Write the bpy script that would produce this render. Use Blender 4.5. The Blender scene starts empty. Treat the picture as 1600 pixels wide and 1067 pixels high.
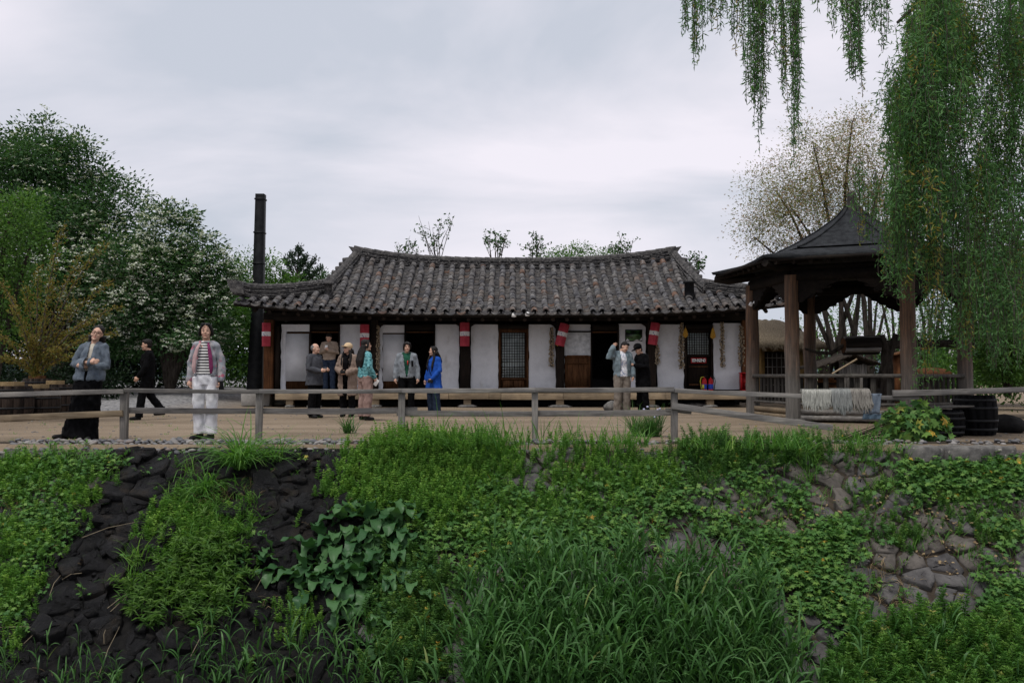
import bpy, bmesh, math, random
import numpy as np
from mathutils import Vector, Matrix, noise as mnoise

random.seed(7)
rng = np.random.default_rng(7)
R = math.radians
scene = bpy.context.scene
col = scene.collection

# ------------------------------------------------------------------ camera, sky, sun, exposure
FPX, EYE = 1400.0, 0.92                      # focal length in pixels of the 1600 px wide photograph, eye above the courtyard
TILT = math.atan(54.5 / FPX)
cam_data = bpy.data.cameras.new('camera')
cam = bpy.data.objects.new('camera', cam_data)
col.objects.link(cam)
cam_data.sensor_width = 36.0
cam_data.lens = 36.0 * FPX / 1600.0
cam_data.clip_start, cam_data.clip_end = 0.05, 2000.0
cam.location = (0, 0, EYE)
cam.rotation_euler = (R(90) + TILT, 0, 0)
scene.camera = cam

SUN_EL, SUN_AZ = 66.0, 208.0                 # behind the camera, a little to the left; degrees
SKY_STRENGTH, SUN_STRENGTH, EXPOSURE = 0.1, 1.5, 0.55
world = bpy.data.worlds.new('World')
scene.world = world
world.use_nodes = True
wt = world.node_tree
wt.nodes.clear()
def wn(t, **k):
    n = wt.nodes.new(t)
    for a, b in k.items():
        setattr(n, a, b)
    return n
w_out = wn('ShaderNodeOutputWorld'); w_bg = wn('ShaderNodeBackground')
w_sky = wn('ShaderNodeTexSky', sky_type='NISHITA', sun_disc=False)
w_sky.sun_elevation, w_sky.sun_rotation = R(SUN_EL), R(SUN_AZ)
w_tc = wn('ShaderNodeTexCoord'); w_sep = wn('ShaderNodeSeparateXYZ')
wt.links.new(w_tc.outputs['Generated'], w_sep.inputs[0])
w_abs = wn('ShaderNodeMath', operation='MAXIMUM'); w_abs.inputs[1].default_value = 0.0
wt.links.new(w_sep.outputs['Z'], w_abs.inputs[0])
w_add = wn('ShaderNodeMath', operation='ADD'); w_add.inputs[1].default_value = 0.22
wt.links.new(w_abs.outputs[0], w_add.inputs[0])
def wdiv(o):
    m = wn('ShaderNodeMath', operation='DIVIDE')
    wt.links.new(w_sep.outputs[o], m.inputs[0]); wt.links.new(w_add.outputs[0], m.inputs[1])
    return m
dx_, dy_ = wdiv('X'), wdiv('Y')
w_cmb = wn('ShaderNodeCombineXYZ')
wt.links.new(dx_.outputs[0], w_cmb.inputs[0]); wt.links.new(dy_.outputs[0], w_cmb.inputs[1])
w_map = wn('ShaderNodeMapping'); w_map.inputs['Scale'].default_value = (0.55, 0.95, 1); w_map.inputs['Rotation'].default_value = (0, 0, R(-14))
w_map.inputs['Location'].default_value = (3.1, 0.4, 0)
wt.links.new(w_cmb.outputs[0], w_map.inputs[0])
w_noi = wn('ShaderNodeTexNoise'); w_noi.inputs['Scale'].default_value = 1.25; w_noi.inputs['Detail'].default_value = 6; w_noi.inputs['Roughness'].default_value = 0.52
w_noi.inputs['Distortion'].default_value = 0.5
wt.links.new(w_map.outputs[0], w_noi.inputs['Vector'])
w_rmp = wn('ShaderNodeValToRGB')
el = w_rmp.color_ramp.elements
el[0].position = 0.36; el[0].color = (0.415, 0.44, 0.50, 1)
el[1].position = 0.62; el[1].color = (0.64, 0.612, 0.665, 1)
e = el.new(0.50); e.color = (0.545, 0.54, 0.595, 1)
wt.links.new(w_noi.outputs['Fac'], w_rmp.inputs[0])
w_mul = wn('ShaderNodeVectorMath', operation='SCALE'); w_mul.inputs['Scale'].default_value = 0.98 / SKY_STRENGTH
wt.links.new(w_rmp.outputs[0], w_mul.inputs[0])
w_mix = wn('ShaderNodeMixRGB'); w_mix.inputs[0].default_value = 0.96
wt.links.new(w_sky.outputs[0], w_mix.inputs[1]); wt.links.new(w_mul.outputs[0], w_mix.inputs[2])
wt.links.new(w_mix.outputs[0], w_bg.inputs[0]); w_bg.inputs[1].default_value = SKY_STRENGTH
wt.links.new(w_bg.outputs[0], w_out.inputs[0])

sun_d = bpy.data.lights.new('sun', 'SUN')
sun_d.energy, sun_d.angle, sun_d.color = SUN_STRENGTH, R(14), (1.0, 0.97, 0.91)
sun = bpy.data.objects.new('sun', sun_d); col.objects.link(sun)
sd = Vector((math.sin(R(SUN_AZ)) * math.cos(R(SUN_EL)), math.cos(R(SUN_AZ)) * math.cos(R(SUN_EL)), math.sin(R(SUN_EL))))
sun.rotation_euler = sd.to_track_quat('Z', 'Y').to_euler()
sun.location = sd * 40

vs = scene.view_settings
vs.view_transform, vs.look, vs.exposure, vs.gamma, vs.use_curve_mapping = 'Standard', 'None', EXPOSURE, 1.0, False
scene.cycles.max_bounces = 6
scene.cycles.transparent_max_bounces = 6

# ------------------------------------------------------------------ where things stand
def ray(px, py):
    x, y = (px - 800.0) / FPX, (533.5 - py) / FPX
    return Vector((x, math.cos(TILT) - y * math.sin(TILT), math.sin(TILT) + y * math.cos(TILT)))
def P(px, py, Y):
    d = ray(px, py); k = Y / d.y
    return Vector((d.x * k, Y, EYE + d.z * k))
def XZ(px, py, Y):
    p = P(px, py, Y); return p.x, p.z
def G(px, py, z=0.0):
    d = ray(px, py); k = (z - EYE) / d.z
    return Vector((d.x * k, d.y * k, z))
BANK_Y, BANK_A = 12.25, R(40)                # top edge of the embankment and its slope
BT = math.tan(BANK_A)
BED = -3.0
def bank_z(Y):
    return max(BED, -0.06 - max(0.0, BANK_Y - Y) * BT)
def B(px, py):
    d = ray(px, py)
    # z = -0.06 - (BANK_Y - Y) * BT
    k = (-0.06 - BANK_Y * BT - EYE) / (d.z - d.y * BT)
    p = Vector((0, 0, EYE)) + d * k
    return p
BN = Vector((0, -math.sin(BANK_A), math.cos(BANK_A)))

# ------------------------------------------------------------------ mesh helpers
ORIGIN = {}
def link(o, parent=None, origin=(0, 0, 0)):
    col.objects.link(o)
    o.location = Vector(origin) - (ORIGIN[parent.name] if parent else Vector())
    if parent:
        o.parent = parent
    ORIGIN[o.name] = Vector(origin)
    return o
def tag(o, label=None, cat=None, group=None, kind=None):
    if label: o['label'] = label
    if cat: o['category'] = cat
    if group: o['group'] = group
    if kind: o['kind'] = kind
    return o
def empty(name, loc, label, cat, group=None):
    o = bpy.data.objects.new(name, None); o.empty_display_size = 0.2
    link(o, None, loc)
    return tag(o, label, cat, group)

class MB:
    """collects primitives in world coordinates and links them as one mesh object"""
    def __init__(s):
        s.ch = []                              # chunks: V (n,3), F (m,k), rnd (m)
    def add(s, V, F, rnd=None):
        V = np.asarray(V, float); F = np.asarray(F, int)
        if len(F) == 0: return s
        if rnd is None: rnd = np.full(len(F), random.random())
        s.ch.append((V, F, np.broadcast_to(np.asarray(rnd, float), (len(F),))))
        return s
    def box(s, c, size, M=None, taper=1.0, jit=0.0):
        x, y, z = [v / 2 for v in size]
        V = np.array([(-x, -y, -z), (x, -y, -z), (x, y, -z), (-x, y, -z), (-x * taper, -y * taper, z), (x * taper, -y * taper, z), (x * taper, y * taper, z), (-x * taper, y * taper, z)])
        if jit: V = V + rng.uniform(-jit, jit, V.shape)
        if M is not None: V = V @ np.array(M.to_3x3()).T
        return s.add(V + np.array(c), [(0, 3, 2, 1), (4, 5, 6, 7), (0, 1, 5, 4), (1, 2, 6, 5), (2, 3, 7, 6), (3, 0, 4, 7)])
    def bar(s, a, b, w, h, up=(0, 0, 1), jit=0.0, bow=0.0):
        """a board from a to b, w across and h along up; split in four so it can bow a little"""
        a, b = Vector(a), Vector(b); d = (b - a).normalized(); u = Vector(up)
        side = d.cross(u).normalized(); u = side.cross(d).normalized()
        rings = []; n = 5 if bow or jit else 2
        for i in range(n):
            t = i / (n - 1); c = a.lerp(b, t) + u * (-bow * 4 * t * (1 - t))
            q = [c - side * w / 2 - u * h / 2, c + side * w / 2 - u * h / 2, c + side * w / 2 + u * h / 2, c - side * w / 2 + u * h / 2]
            rings.append([v + Vector(rng.uniform(-jit, jit, 3)) for v in q])
        return s.rings(rings)
    def rings(s, rings, caps=True):
        n = len(rings[0]); V = [tuple(v) for r in rings for v in r]; m = len(rings)
        F = [(i * n + j, i * n + (j + 1) % n, (i + 1) * n + (j + 1) % n, (i + 1) * n + j) for i in range(m - 1) for j in range(n)]
        r = random.random()
        s.add(V, F, r)
        if caps:
            for base, flip in ((0, True), ((m - 1) * n, False)):
                c = np.mean(np.array(V[base:base + n]), axis=0)
                T = [((j + 1) % n, j, n) if flip else (j, (j + 1) % n, n) for j in range(n)]
                s.add(list(V[base:base + n]) + [tuple(c)], T, r)
        return s
    def tube(s, pts, rad, n=8, caps=True, squash=None, round_=False):
        pts = [Vector(p) for p in pts]
        if not hasattr(rad, '__len__'): rad = [rad] * len(pts)
        rad = list(rad)
        if round_:                             # domed ends
            d0, d1 = (pts[0] - pts[1]).normalized(), (pts[-1] - pts[-2]).normalized(); r0, r1 = rad[0], rad[-1]
            pts = [pts[0] + d0 * r0 * .9, pts[0] + d0 * r0 * .6] + pts + [pts[-1] + d1 * r1 * .6, pts[-1] + d1 * r1 * .9]
            rad = [r0 * .4, r0 * .8] + rad + [r1 * .8, r1 * .4]
        rings = []; ref = None
        for i, p in enumerate(pts):
            d = (pts[min(i + 1, len(pts) - 1)] - pts[max(i - 1, 0)])
            d = d.normalized() if d.length > 1e-9 else Vector((0, 0, 1))
            if ref is None:
                ref = Vector((0, 1, 0)) if abs(d.y) < 0.9 else Vector((1, 0, 0))
            a = d.cross(ref).normalized(); b = a.cross(d)
            r = rad[i]; k = squash or 1.0
            rings.append([p + a * (r * math.cos(t)) + b * (r * k * math.sin(t)) for t in [2 * math.pi * j / n for j in range(n)]])
        return s.rings(rings, caps)
    def lathe(s, c, prof, n=16, M=None):
        rings = [[Vector((r * math.cos(2 * math.pi * j / n), r * math.sin(2 * math.pi * j / n), z)) for j in range(n)] for r, z in prof]
        rings = [[(M @ v if M is not None else v) + Vector(c) for v in r] for r in rings]
        return s.rings(rings)
    def ell(s, c, r, M=None, nu=12, nv=8, jit=0.0):
        if not hasattr(r, '__len__'): r = (r, r, r)
        V = [(0, 0, -1)]
        for i in range(1, nv):
            t = -math.pi / 2 + math.pi * i / nv
            V += [(math.cos(t) * math.cos(2 * math.pi * j / nu), math.cos(t) * math.sin(2 * math.pi * j / nu), math.sin(t)) for j in range(nu)]
        V.append((0, 0, 1)); V = np.array(V)
        if jit: V = V * (1 + rng.uniform(-jit, jit, (len(V), 1)))
        V = V * np.array(r)
        if M is not None: V = V @ np.array(M.to_3x3()).T
        Q = [(1 + i * nu + j, 1 + i * nu + (j + 1) % nu, 1 + (i + 1) * nu + (j + 1) % nu, 1 + (i + 1) * nu + j) for i in range(nv - 2) for j in range(nu)]
        last = len(V) - 1; b = 1 + (nv - 2) * nu
        T = [(0, 1 + (j + 1) % nu, 1 + j) for j in range(nu)] + [(b + j, b + (j + 1) % nu, last) for j in range(nu)]
        r_ = random.random(); V = V + np.array(c)
        s.add(V, Q, r_)
        # share vertices with the quads so the skin stays closed
        Vq, Fq, rq = s.ch.pop()
        s.ch.append((Vq, Fq, rq)); s.tri_share(T, r_)
        return s
    def tri_share(s, T, r):
        V, F, rr = s.ch[-1]
        F4 = np.array([(a, b, c, -1) for a, b, c in T])
        s.ch[-1] = (V, np.vstack([F, F4]), np.concatenate([rr, np.full(len(T), r)]))
    def prism(s, poly, d0, d1, plane='xz'):
        """extrude a 2-D outline; plane 'xz' along y, 'xy' along z, 'yz' along x"""
        f = {'xz': lambda u, v, d: (u, d, v), 'xy': lambda u, v, d: (u, v, d), 'yz': lambda u, v, d: (d, u, v)}[plane]
        return s.rings([[Vector(f(u, v, d0)) for u, v in poly], [Vector(f(u, v, d1)) for u, v in poly]])
    def mesh(s, name, origin=(0, 0, 0)):
        V = []; loops = []; starts = []; rnd = []; off = 0; ls = 0
        for v, f, r in s.ch:
            V.append(v)
            if f.shape[1] == 4 and (f[:, 3] < 0).any():
                q = f[f[:, 3] >= 0]; t = f[f[:, 3] < 0][:, :3]
                sets = [(q, r[f[:, 3] >= 0]), (t, r[f[:, 3] < 0])]
            else:
                sets = [(f, r)]
            for ff, rr in sets:
                if len(ff) == 0: continue
                loops.append((ff + off).ravel()); k = ff.shape[1]
                starts.append(ls + np.arange(len(ff)) * k); ls += len(ff) * k; rnd.append(rr)
            off += len(v)
        V = np.vstack(V) - np.array(origin); loops = np.concatenate(loops); starts = np.concatenate(starts); rnd = np.concatenate(rnd)
        me = bpy.data.meshes.new(name)
        me.vertices.add(len(V)); me.vertices.foreach_set('co', V.astype(np.float32).ravel())
        me.loops.add(len(loops)); me.loops.foreach_set('vertex_index', loops.astype(np.int32))
        me.polygons.add(len(starts)); me.polygons.foreach_set('loop_start', starts.astype(np.int32))
        me.update(calc_edges=True); me.validate()
        at = me.attributes.new('rnd', 'FLOAT', 'FACE')
        if len(at.data) == len(rnd): at.data.foreach_set('value', rnd.astype(np.float32))
        return me
    def build(s, name, mat, parent=None, origin=None, smooth=False, bevel=0.0):
        if origin is None:
            origin = ORIGIN[parent.name] if parent else Vector()
        me = s.mesh(name, origin)
        for m in (mat if isinstance(mat, (list, tuple)) else [mat]): me.materials.append(m)
        if smooth: me.polygons.foreach_set('use_smooth', [True] * len(me.polygons))
        o = bpy.data.objects.new(name, me)
        link(o, parent, origin)
        if bevel:
            b = o.modifiers.new('bevel', 'BEVEL'); b.width = bevel; b.segments = 2; b.limit_method = 'ANGLE'; b.angle_limit = R(40)
        return o
def thing(mb, name, mat, label, cat, origin, group=None, **k):
    return tag(mb.build(name, mat, None, origin, **k), label, cat, group)
def obj_of(name, me, parent, loc, rot=None, scale=None):
    """an object on shared mesh data, loc in world coordinates"""
    o = bpy.data.objects.new(name, me)
    link(o, parent, loc)
    if rot is not None: o.rotation_euler = rot
    if scale is not None: o.scale = scale
    return o

# ------------------------------------------------------------------ materials
def nt_new(name):
    m = bpy.data.materials.new(name); m.use_nodes = True
    t = m.node_tree; t.nodes.clear()
    out = t.nodes.new('ShaderNodeOutputMaterial'); b = t.nodes.new('ShaderNodeBsdfPrincipled')
    t.links.new(b.outputs[0], out.inputs[0])
    return m, t, b, out
def ramp(t, fac, stops):
    r = t.nodes.new('ShaderNodeValToRGB'); e = r.color_ramp.elements
    for i, (p, c) in enumerate(stops):
        x = e[i] if i < 2 else e.new(p)
        x.position = p; x.color = (*c, 1)
    t.links.new(fac, r.inputs[0]); return r.outputs[0]
def tex(t, scale, detail=4, rough=0.55, stretch=(1, 1, 1), kind='noise', coord='Object', dist=0.0):
    tc = t.nodes.new('ShaderNodeTexCoord'); mp = t.nodes.new('ShaderNodeMapping'); mp.inputs['Scale'].default_value = stretch
    t.links.new(tc.outputs[coord], mp.inputs[0])
    if kind == 'noise':
        n = t.nodes.new('ShaderNodeTexNoise'); n.inputs['Detail'].default_value = detail; n.inputs['Roughness'].default_value = rough; n.inputs['Distortion'].default_value = dist
    else:
        n = t.nodes.new('ShaderNodeTexVoronoi')
    n.inputs['Scale'].default_value = scale
    t.links.new(mp.outputs[0], n.inputs['Vector']); return n
def mixc(t, fac, a, b, mode='MIX'):
    m = t.nodes.new('ShaderNodeMixRGB'); m.blend_type = mode
    for s, v in zip(m.inputs, (fac, a, b)):
        if isinstance(v, (int, float)): s.default_value = v
        elif isinstance(v, tuple): s.default_value = (*v, 1)
        else: t.links.new(v, s)
    return m.outputs[0]
def bump(t, b, h, strength, dist=0.02):
    n = t.nodes.new('ShaderNodeBump'); n.inputs['Strength'].default_value = strength; n.inputs['Distance'].default_value = dist
    t.links.new(h, n.inputs['Height']); t.links.new(n.outputs[0], b.inputs['Normal'])
def mat(name, c1, c2=None, scale=6.0, rough=0.75, stretch=(1, 1, 1), bmp=0.3, bscale=None, spec=0.3, detail=5, metal=0.0, pos=(0.35, 0.65), speck=None):
    m, t, b, o = nt_new(name)
    n = tex(t, scale, detail, 0.6, stretch)
    c = ramp(t, n.outputs['Fac'], [(pos[0], c1), (pos[1], c2 or c1)])
    if speck:
        n3 = tex(t, speck[0], 3, 0.6); f = ramp(t, n3.outputs['Fac'], [(speck[1], (0, 0, 0)), (speck[1] + 0.08, (1, 1, 1))])
        c = mixc(t, f, c, speck[2])
    t.links.new(c, b.inputs['Base Color'])
    b.inputs['Roughness'].default_value = rough; b.inputs['Specular IOR Level'].default_value = spec * 0.4; b.inputs['Metallic'].default_value = metal
    if bmp:
        n2 = tex(t, bscale or scale * 4, 6, 0.65, stretch); bump(t, b, n2.outputs['Fac'], bmp)
    return m
def rnd_out(t):
    a = t.nodes.new('ShaderNodeAttribute'); a.attribute_name = 'rnd'
    oi = t.nodes.new('ShaderNodeObjectInfo')
    s = t.nodes.new('ShaderNodeMath'); s.operation = 'ADD'; t.links.new(a.outputs['Fac'], s.inputs[0]); t.links.new(oi.outputs['Random'], s.inputs[1])
    f = t.nodes.new('ShaderNodeMath'); f.operation = 'FRACT'; t.links.new(s.outputs[0], f.inputs[0]); return f.outputs[0]
def leaf_mat(name, stops, trans=0.35, rough=0.5, spec=0.35):
    m, t, b, out = nt_new(name)
    a = t.nodes.new('ShaderNodeAttribute'); a.attribute_name = 'rnd'
    c = ramp(t, a.outputs['Fac'], stops)
    t.links.new(c, b.inputs['Base Color']); b.inputs['Roughness'].default_value = rough; b.inputs['Specular IOR Level'].default_value = spec * 0.45
    if trans:
        tr = t.nodes.new('ShaderNodeBsdfTranslucent'); mx = t.nodes.new('ShaderNodeMixShader'); mx.inputs[0].default_value = trans
        c2 = mixc(t, 1.0, c, (1.0, 1.15, 0.5), 'MULTIPLY')
        t.links.new(c2, tr.inputs[0]); t.links.new(b.outputs[0], mx.inputs[1]); t.links.new(tr.outputs[0], mx.inputs[2]); t.links.new(mx.outputs[0], out.inputs[0])
    return m
def wood(name, c1, c2, axis='x', rough=0.8, bmp=0.5, rvar=0.25):
    """grain runs along the given axis; each board shifts a little"""
    m, t, b, o = nt_new(name)
    st = {'x': (0.6, 9, 9), 'y': (9, 0.6, 9), 'z': (9, 9, 0.6)}[axis]
    n = tex(t, 3.0, 7, 0.68, st, dist=0.4)
    c = ramp(t, n.outputs['Fac'], [(0.3, c1), (0.7, c2)])
    n2 = tex(t, 2.2, 4, 0.6); f2 = ramp(t, n2.outputs['Fac'], [(0.4, (0.62, 0.62, 0.64)), (0.65, (1.1, 1.08, 1.04))])
    c = mixc(t, 0.7, c, f2, 'MULTIPLY')
    r = rnd_out(t); rr = ramp(t, r, [(0.0, (1 - rvar,) * 3), (1.0, (1 + rvar,) * 3)])
    c = mixc(t, 1.0, c, rr, 'MULTIPLY')
    t.links.new(c, b.inputs['Base Color']); b.inputs['Roughness'].default_value = rough; b.inputs['Specular IOR Level'].default_value = 0.08
    bump(t, b, n.outputs['Fac'], bmp, 0.01)
    return m
# ------------------------------------------------------------------ materials of the place
M_wood_grey = wood('weathered_grey_wood', (0.085, 0.08, 0.074), (0.30, 0.285, 0.265), 'x')
M_wood_grey_z = wood('weathered_grey_wood_upright', (0.08, 0.076, 0.07), (0.27, 0.255, 0.235), 'z')
M_wood_tan = wood('tan_plank_wood', (0.17, 0.125, 0.08), (0.36, 0.29, 0.20), 'x')
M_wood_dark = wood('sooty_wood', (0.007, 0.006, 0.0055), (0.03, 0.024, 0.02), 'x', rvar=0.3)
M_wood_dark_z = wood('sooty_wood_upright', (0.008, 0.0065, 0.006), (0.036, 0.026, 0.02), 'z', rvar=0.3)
M_wood_brown = wood('brown_door_wood', (0.03, 0.014, 0.007), (0.15, 0.07, 0.032), 'z')
M_wood_red = wood('red_brown_post_wood', (0.04, 0.018, 0.010), (0.16, 0.07, 0.03), 'z')
def plaster_mat():
    m, t, b, o = nt_new('white_lime_plaster')
    n = tex(t, 1.3, 7, .65); c = ramp(t, n.outputs['Fac'], [(.32, (.48, .49, .515)), (.5, (.60, .61, .635)), (.68, (.66, .67, .695))])
    n2 = tex(t, 2.6, 6, .7, (1, 1, .45)); c = mixc(t, ramp(t, n2.outputs['Fac'], [(.58, (0, 0, 0)), (.72, (.55, .55, .55))]), c, (.36, .34, .31))
    n3 = tex(t, 34, 3, .6); c = mixc(t, ramp(t, n3.outputs['Fac'], [(.68, (0, 0, 0)), (.73, (.5, .5, .5))]), c, (.26, .25, .24))
    t.links.new(c, b.inputs['Base Color']); b.inputs['Roughness'].default_value = .95; b.inputs['Specular IOR Level'].default_value = .1
    nb = tex(t, 14, 8, .7); bump(t, b, nb.outputs['Fac'], .45, .02); return m
M_plaster = plaster_mat()
M_paper = mat('white_sheet', (0.52, 0.53, 0.55), (0.62, 0.63, 0.65), 2.5, 0.7, bmp=0.5, bscale=3)
M_plastic = mat('crumpled_clear_sheet', (0.36, 0.38, 0.40), (0.62, 0.64, 0.66), 7, 0.3, bmp=1.0, bscale=5, spec=0.5)
M_screen = mat('window_paper_grey_green', (0.36, 0.43, 0.43), (0.55, 0.62, 0.62), 4, 0.8, bmp=0.1)
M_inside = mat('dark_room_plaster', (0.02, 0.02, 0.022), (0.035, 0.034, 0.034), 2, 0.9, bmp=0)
M_black_metal = mat('black_painted_metal', (0.008, 0.0085, 0.010), (0.018, 0.019, 0.02), 5, 0.55, bmp=0.2, spec=0.4)
M_felt = mat('black_roofing_felt', (0.011, 0.012, 0.014), (0.030, 0.033, 0.036), 7, 0.85, bmp=0.6, bscale=60, spec=0.3)
M_red = mat('red_paper', (0.34, 0.035, 0.055), (0.46, 0.065, 0.09), 5, 0.7, bmp=0.1)
M_label = mat('white_band_print', (0.12, 0.14, 0.30), (0.72, 0.70, 0.70), 16, 0.7, bmp=0, pos=(0.36, 0.44))
M_tassel = mat('yellow_tassel', (0.50, 0.28, 0.03), (0.62, 0.38, 0.05), 10, 0.8, bmp=0)
M_garlic = mat('dried_garlic_skin', (0.10, 0.07, 0.04), (0.46, 0.38, 0.27), 26, 0.8, bmp=0.3)
M_corn = mat('dried_corn_yellow', (0.42, 0.22, 0.03), (0.58, 0.34, 0.06), 20, 0.7, bmp=0.4)
M_rope = mat('straw_rope', (0.10, 0.075, 0.045), (0.20, 0.15, 0.09), 20, 0.9, bmp=0.4)
M_redpaint = mat('red_paint', (0.36, 0.010, 0.014), (0.46, 0.018, 0.02), 4, 0.35, bmp=0.05, spec=0.5)
M_blue_label = mat('blue_label', (0.03, 0.07, 0.38), None, 5, 0.5, bmp=0)
M_yellow = mat('yellow_plastic', (0.55, 0.50, 0.05), None, 5, 0.5, bmp=0)
M_rock = mat('grey_rock', (0.07, 0.068, 0.066), (0.18, 0.172, 0.16), 5, 0.9, bmp=0.8, bscale=14, speck=(16, 0.62, (0.30, 0.29, 0.26)))
M_concrete = mat('pale_concrete', (0.22, 0.21, 0.195), (0.33, 0.315, 0.29), 4, 0.9, bmp=0.6, bscale=20)
M_bark = mat('dark_bark', (0.018, 0.015, 0.012), (0.06, 0.05, 0.042), 6, 0.95, (3, 3, 0.7), bmp=0.9)
M_twig = mat('grey_twig', (0.04, 0.034, 0.028), (0.11, 0.095, 0.08), 8, 0.9, bmp=0.2)
M_white = mat('white_enamel', (0.74, 0.74, 0.72), (0.8, 0.8, 0.78), 4, 0.4, bmp=0)
M_thatch = mat('straw_thatch', (0.085, 0.068, 0.048), (0.25, 0.205, 0.145), 5, 0.95, (6, 6, 0.8), bmp=0.9)
M_ochre = mat('ochre_wall', (0.22, 0.14, 0.05), (0.34, 0.22, 0.09), 3, 0.9, bmp=0.3)

def tile_mat(name, k):
    m, t, b, o = nt_new(name)
    r = rnd_out(t)
    base = ramp(t, r, [(0.0, (0.10, 0.10, 0.106)), (0.22, (0.15, 0.146, 0.142)), (0.40, (0.115, 0.117, 0.124)), (0.58, (0.175, 0.164, 0.152)), (0.74, (0.135, 0.131, 0.127)), (0.90, (0.165, 0.145, 0.128)), (0.965, (0.21, 0.128, 0.092)), (0.98, (0.12, 0.12, 0.124))])
    tcn = t.nodes.new('ShaderNodeNewGeometry')
    n = t.nodes.new('ShaderNodeTexNoise'); n.inputs['Scale'].default_value = 7.5; n.inputs['Detail'].default_value = 6; n.inputs['Roughness'].default_value = 0.72
    t.links.new(tcn.outputs['Position'], n.inputs['Vector'])
    f = ramp(t, n.outputs['Fac'], [(0.53, (0, 0, 0)), (0.64, (0.8, 0.8, 0.8))])
    c = mixc(t, f, base, (0.36, 0.36, 0.34))
    n2 = t.nodes.new('ShaderNodeTexNoise'); n2.inputs['Scale'].default_value = 3.1; n2.inputs['Detail'].default_value = 7; n2.inputs['Roughness'].default_value = 0.7
    t.links.new(tcn.outputs['Position'], n2.inputs['Vector'])
    f2 = ramp(t, n2.outputs['Fac'], [(0.36, (0.40, 0.395, 0.40)), (0.62, (0.95, 0.94, 0.94))])
    c = mixc(t, 1.0, c, f2, 'MULTIPLY')
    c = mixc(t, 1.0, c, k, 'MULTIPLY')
    t.links.new(c, b.inputs['Base Color']); b.inputs['Roughness'].default_value = 0.9; b.inputs['Specular IOR Level'].default_value = 0.08
    bump(t, b, n.outputs['Fac'], 0.5, 0.01)
    return m
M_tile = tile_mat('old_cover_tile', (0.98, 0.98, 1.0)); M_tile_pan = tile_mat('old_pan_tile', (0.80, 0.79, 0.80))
M_tile_dark = mat('dark_ridge_tile', (0.03, 0.03, 0.032), (0.105, 0.10, 0.096), 9, 0.9, bmp=0.6, speck=(14, 0.6, (0.19, 0.185, 0.175)))

# ------------------------------------------------------------------ the setting: sheets of ground
def ground_mat():
    m, t, b, o = nt_new('packed_sandy_earth')
    g = t.nodes.new('ShaderNodeNewGeometry')
    def nz(s, d=5, r=0.6, st=None):
        n = t.nodes.new('ShaderNodeTexNoise'); n.inputs['Scale'].default_value = s; n.inputs['Detail'].default_value = d; n.inputs['Roughness'].default_value = r
        if st:
            mp = t.nodes.new('ShaderNodeMapping'); mp.inputs['Scale'].default_value = st
            t.links.new(g.outputs['Position'], mp.inputs[0]); t.links.new(mp.outputs[0], n.inputs['Vector'])
        else: t.links.new(g.outputs['Position'], n.inputs['Vector'])
        return n.outputs['Fac']
    c = ramp(t, nz(0.5, 6, 0.65, (0.5, 1.6, 1)), [(0.34, (0.135, 0.104, 0.072)), (0.52, (0.20, 0.155, 0.108)), (0.68, (0.25, 0.196, 0.14))])
    c = mixc(t, ramp(t, nz(26, 3), [(0.60, (0, 0, 0)), (0.68, (0.7, 0.7, 0.7))]), c, (0.13, 0.10, 0.075))
    c = mixc(t, ramp(t, nz(40, 2), [(0.64, (0, 0, 0)), (0.70, (0.8, 0.8, 0.8))]), c, (0.42, 0.36, 0.29))
    # the grey gravel of the path on the far left
    sp = t.nodes.new('ShaderNodeSeparateXYZ'); t.links.new(g.outputs['Position'], sp.inputs[0])
    mx = t.nodes.new('ShaderNodeMath'); mx.operation = 'MULTIPLY_ADD'; t.links.new(sp.outputs['X'], mx.inputs[0]); mx.inputs[1].default_value = -0.5; mx.inputs[2].default_value = -4.0
    my = t.nodes.new('ShaderNodeMath'); my.operation = 'MULTIPLY_ADD'; t.links.new(sp.outputs['Y'], my.inputs[0]); my.inputs[1].default_value = 0.8; my.inputs[2].default_value = -17.6
    for q in (mx, my): q.use_clamp = True
    pr = t.nodes.new('ShaderNodeMath'); pr.operation = 'MULTIPLY'; t.links.new(mx.outputs[0], pr.inputs[0]); t.links.new(my.outputs[0], pr.inputs[1])
    v = t.nodes.new('ShaderNodeTexVoronoi'); v.inputs['Scale'].default_value = 14; t.links.new(g.outputs['Position'], v.inputs['Vector'])
    gc = ramp(t, v.outputs['Color'], [(0.1, (0.10, 0.10, 0.105)), (0.9, (0.30, 0.295, 0.29))])
    c = mixc(t, pr.outputs[0], c, gc)
    t.links.new(c, b.inputs['Base Color']); b.inputs['Roughness'].default_value = 0.95; b.inputs['Specular IOR Level'].default_value = 0.15
    bump(t, b, nz(18, 6, 0.7), 0.6, 0.02)
    return m
def grid_sheet(name, xs, ys, zf, material, kind='structure', smooth=True):
    xs, ys = np.asarray(xs, float), np.asarray(ys, float)
    X, Y = np.meshgrid(xs, ys); Z = np.vectorize(zf)(X, Y)
    V = np.stack([X.ravel(), Y.ravel(), Z.ravel()], 1); n = len(xs)
    i, j = np.meshgrid(np.arange(len(ys) - 1), np.arange(n - 1), indexing='ij'); a = (i * n + j).ravel()
    mb = MB(); mb.add(V, np.stack([a, a + 1, a + n + 1, a + n], 1))
    return tag(mb.build(name, material, smooth=smooth), kind=kind)
def ground_z(x, y):
    if y < BANK_Y: return -0.4
    rise = 0.0
    if x < -8.6 and y > 22: rise = min(0.5, (y - 22) * 0.045) * min(1, (-8.6 - x) / 2)
    return rise + 0.012 * mnoise.noise((x * 0.7, y * 0.7, 0)) - 0.012
M_ground = ground_mat()
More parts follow.
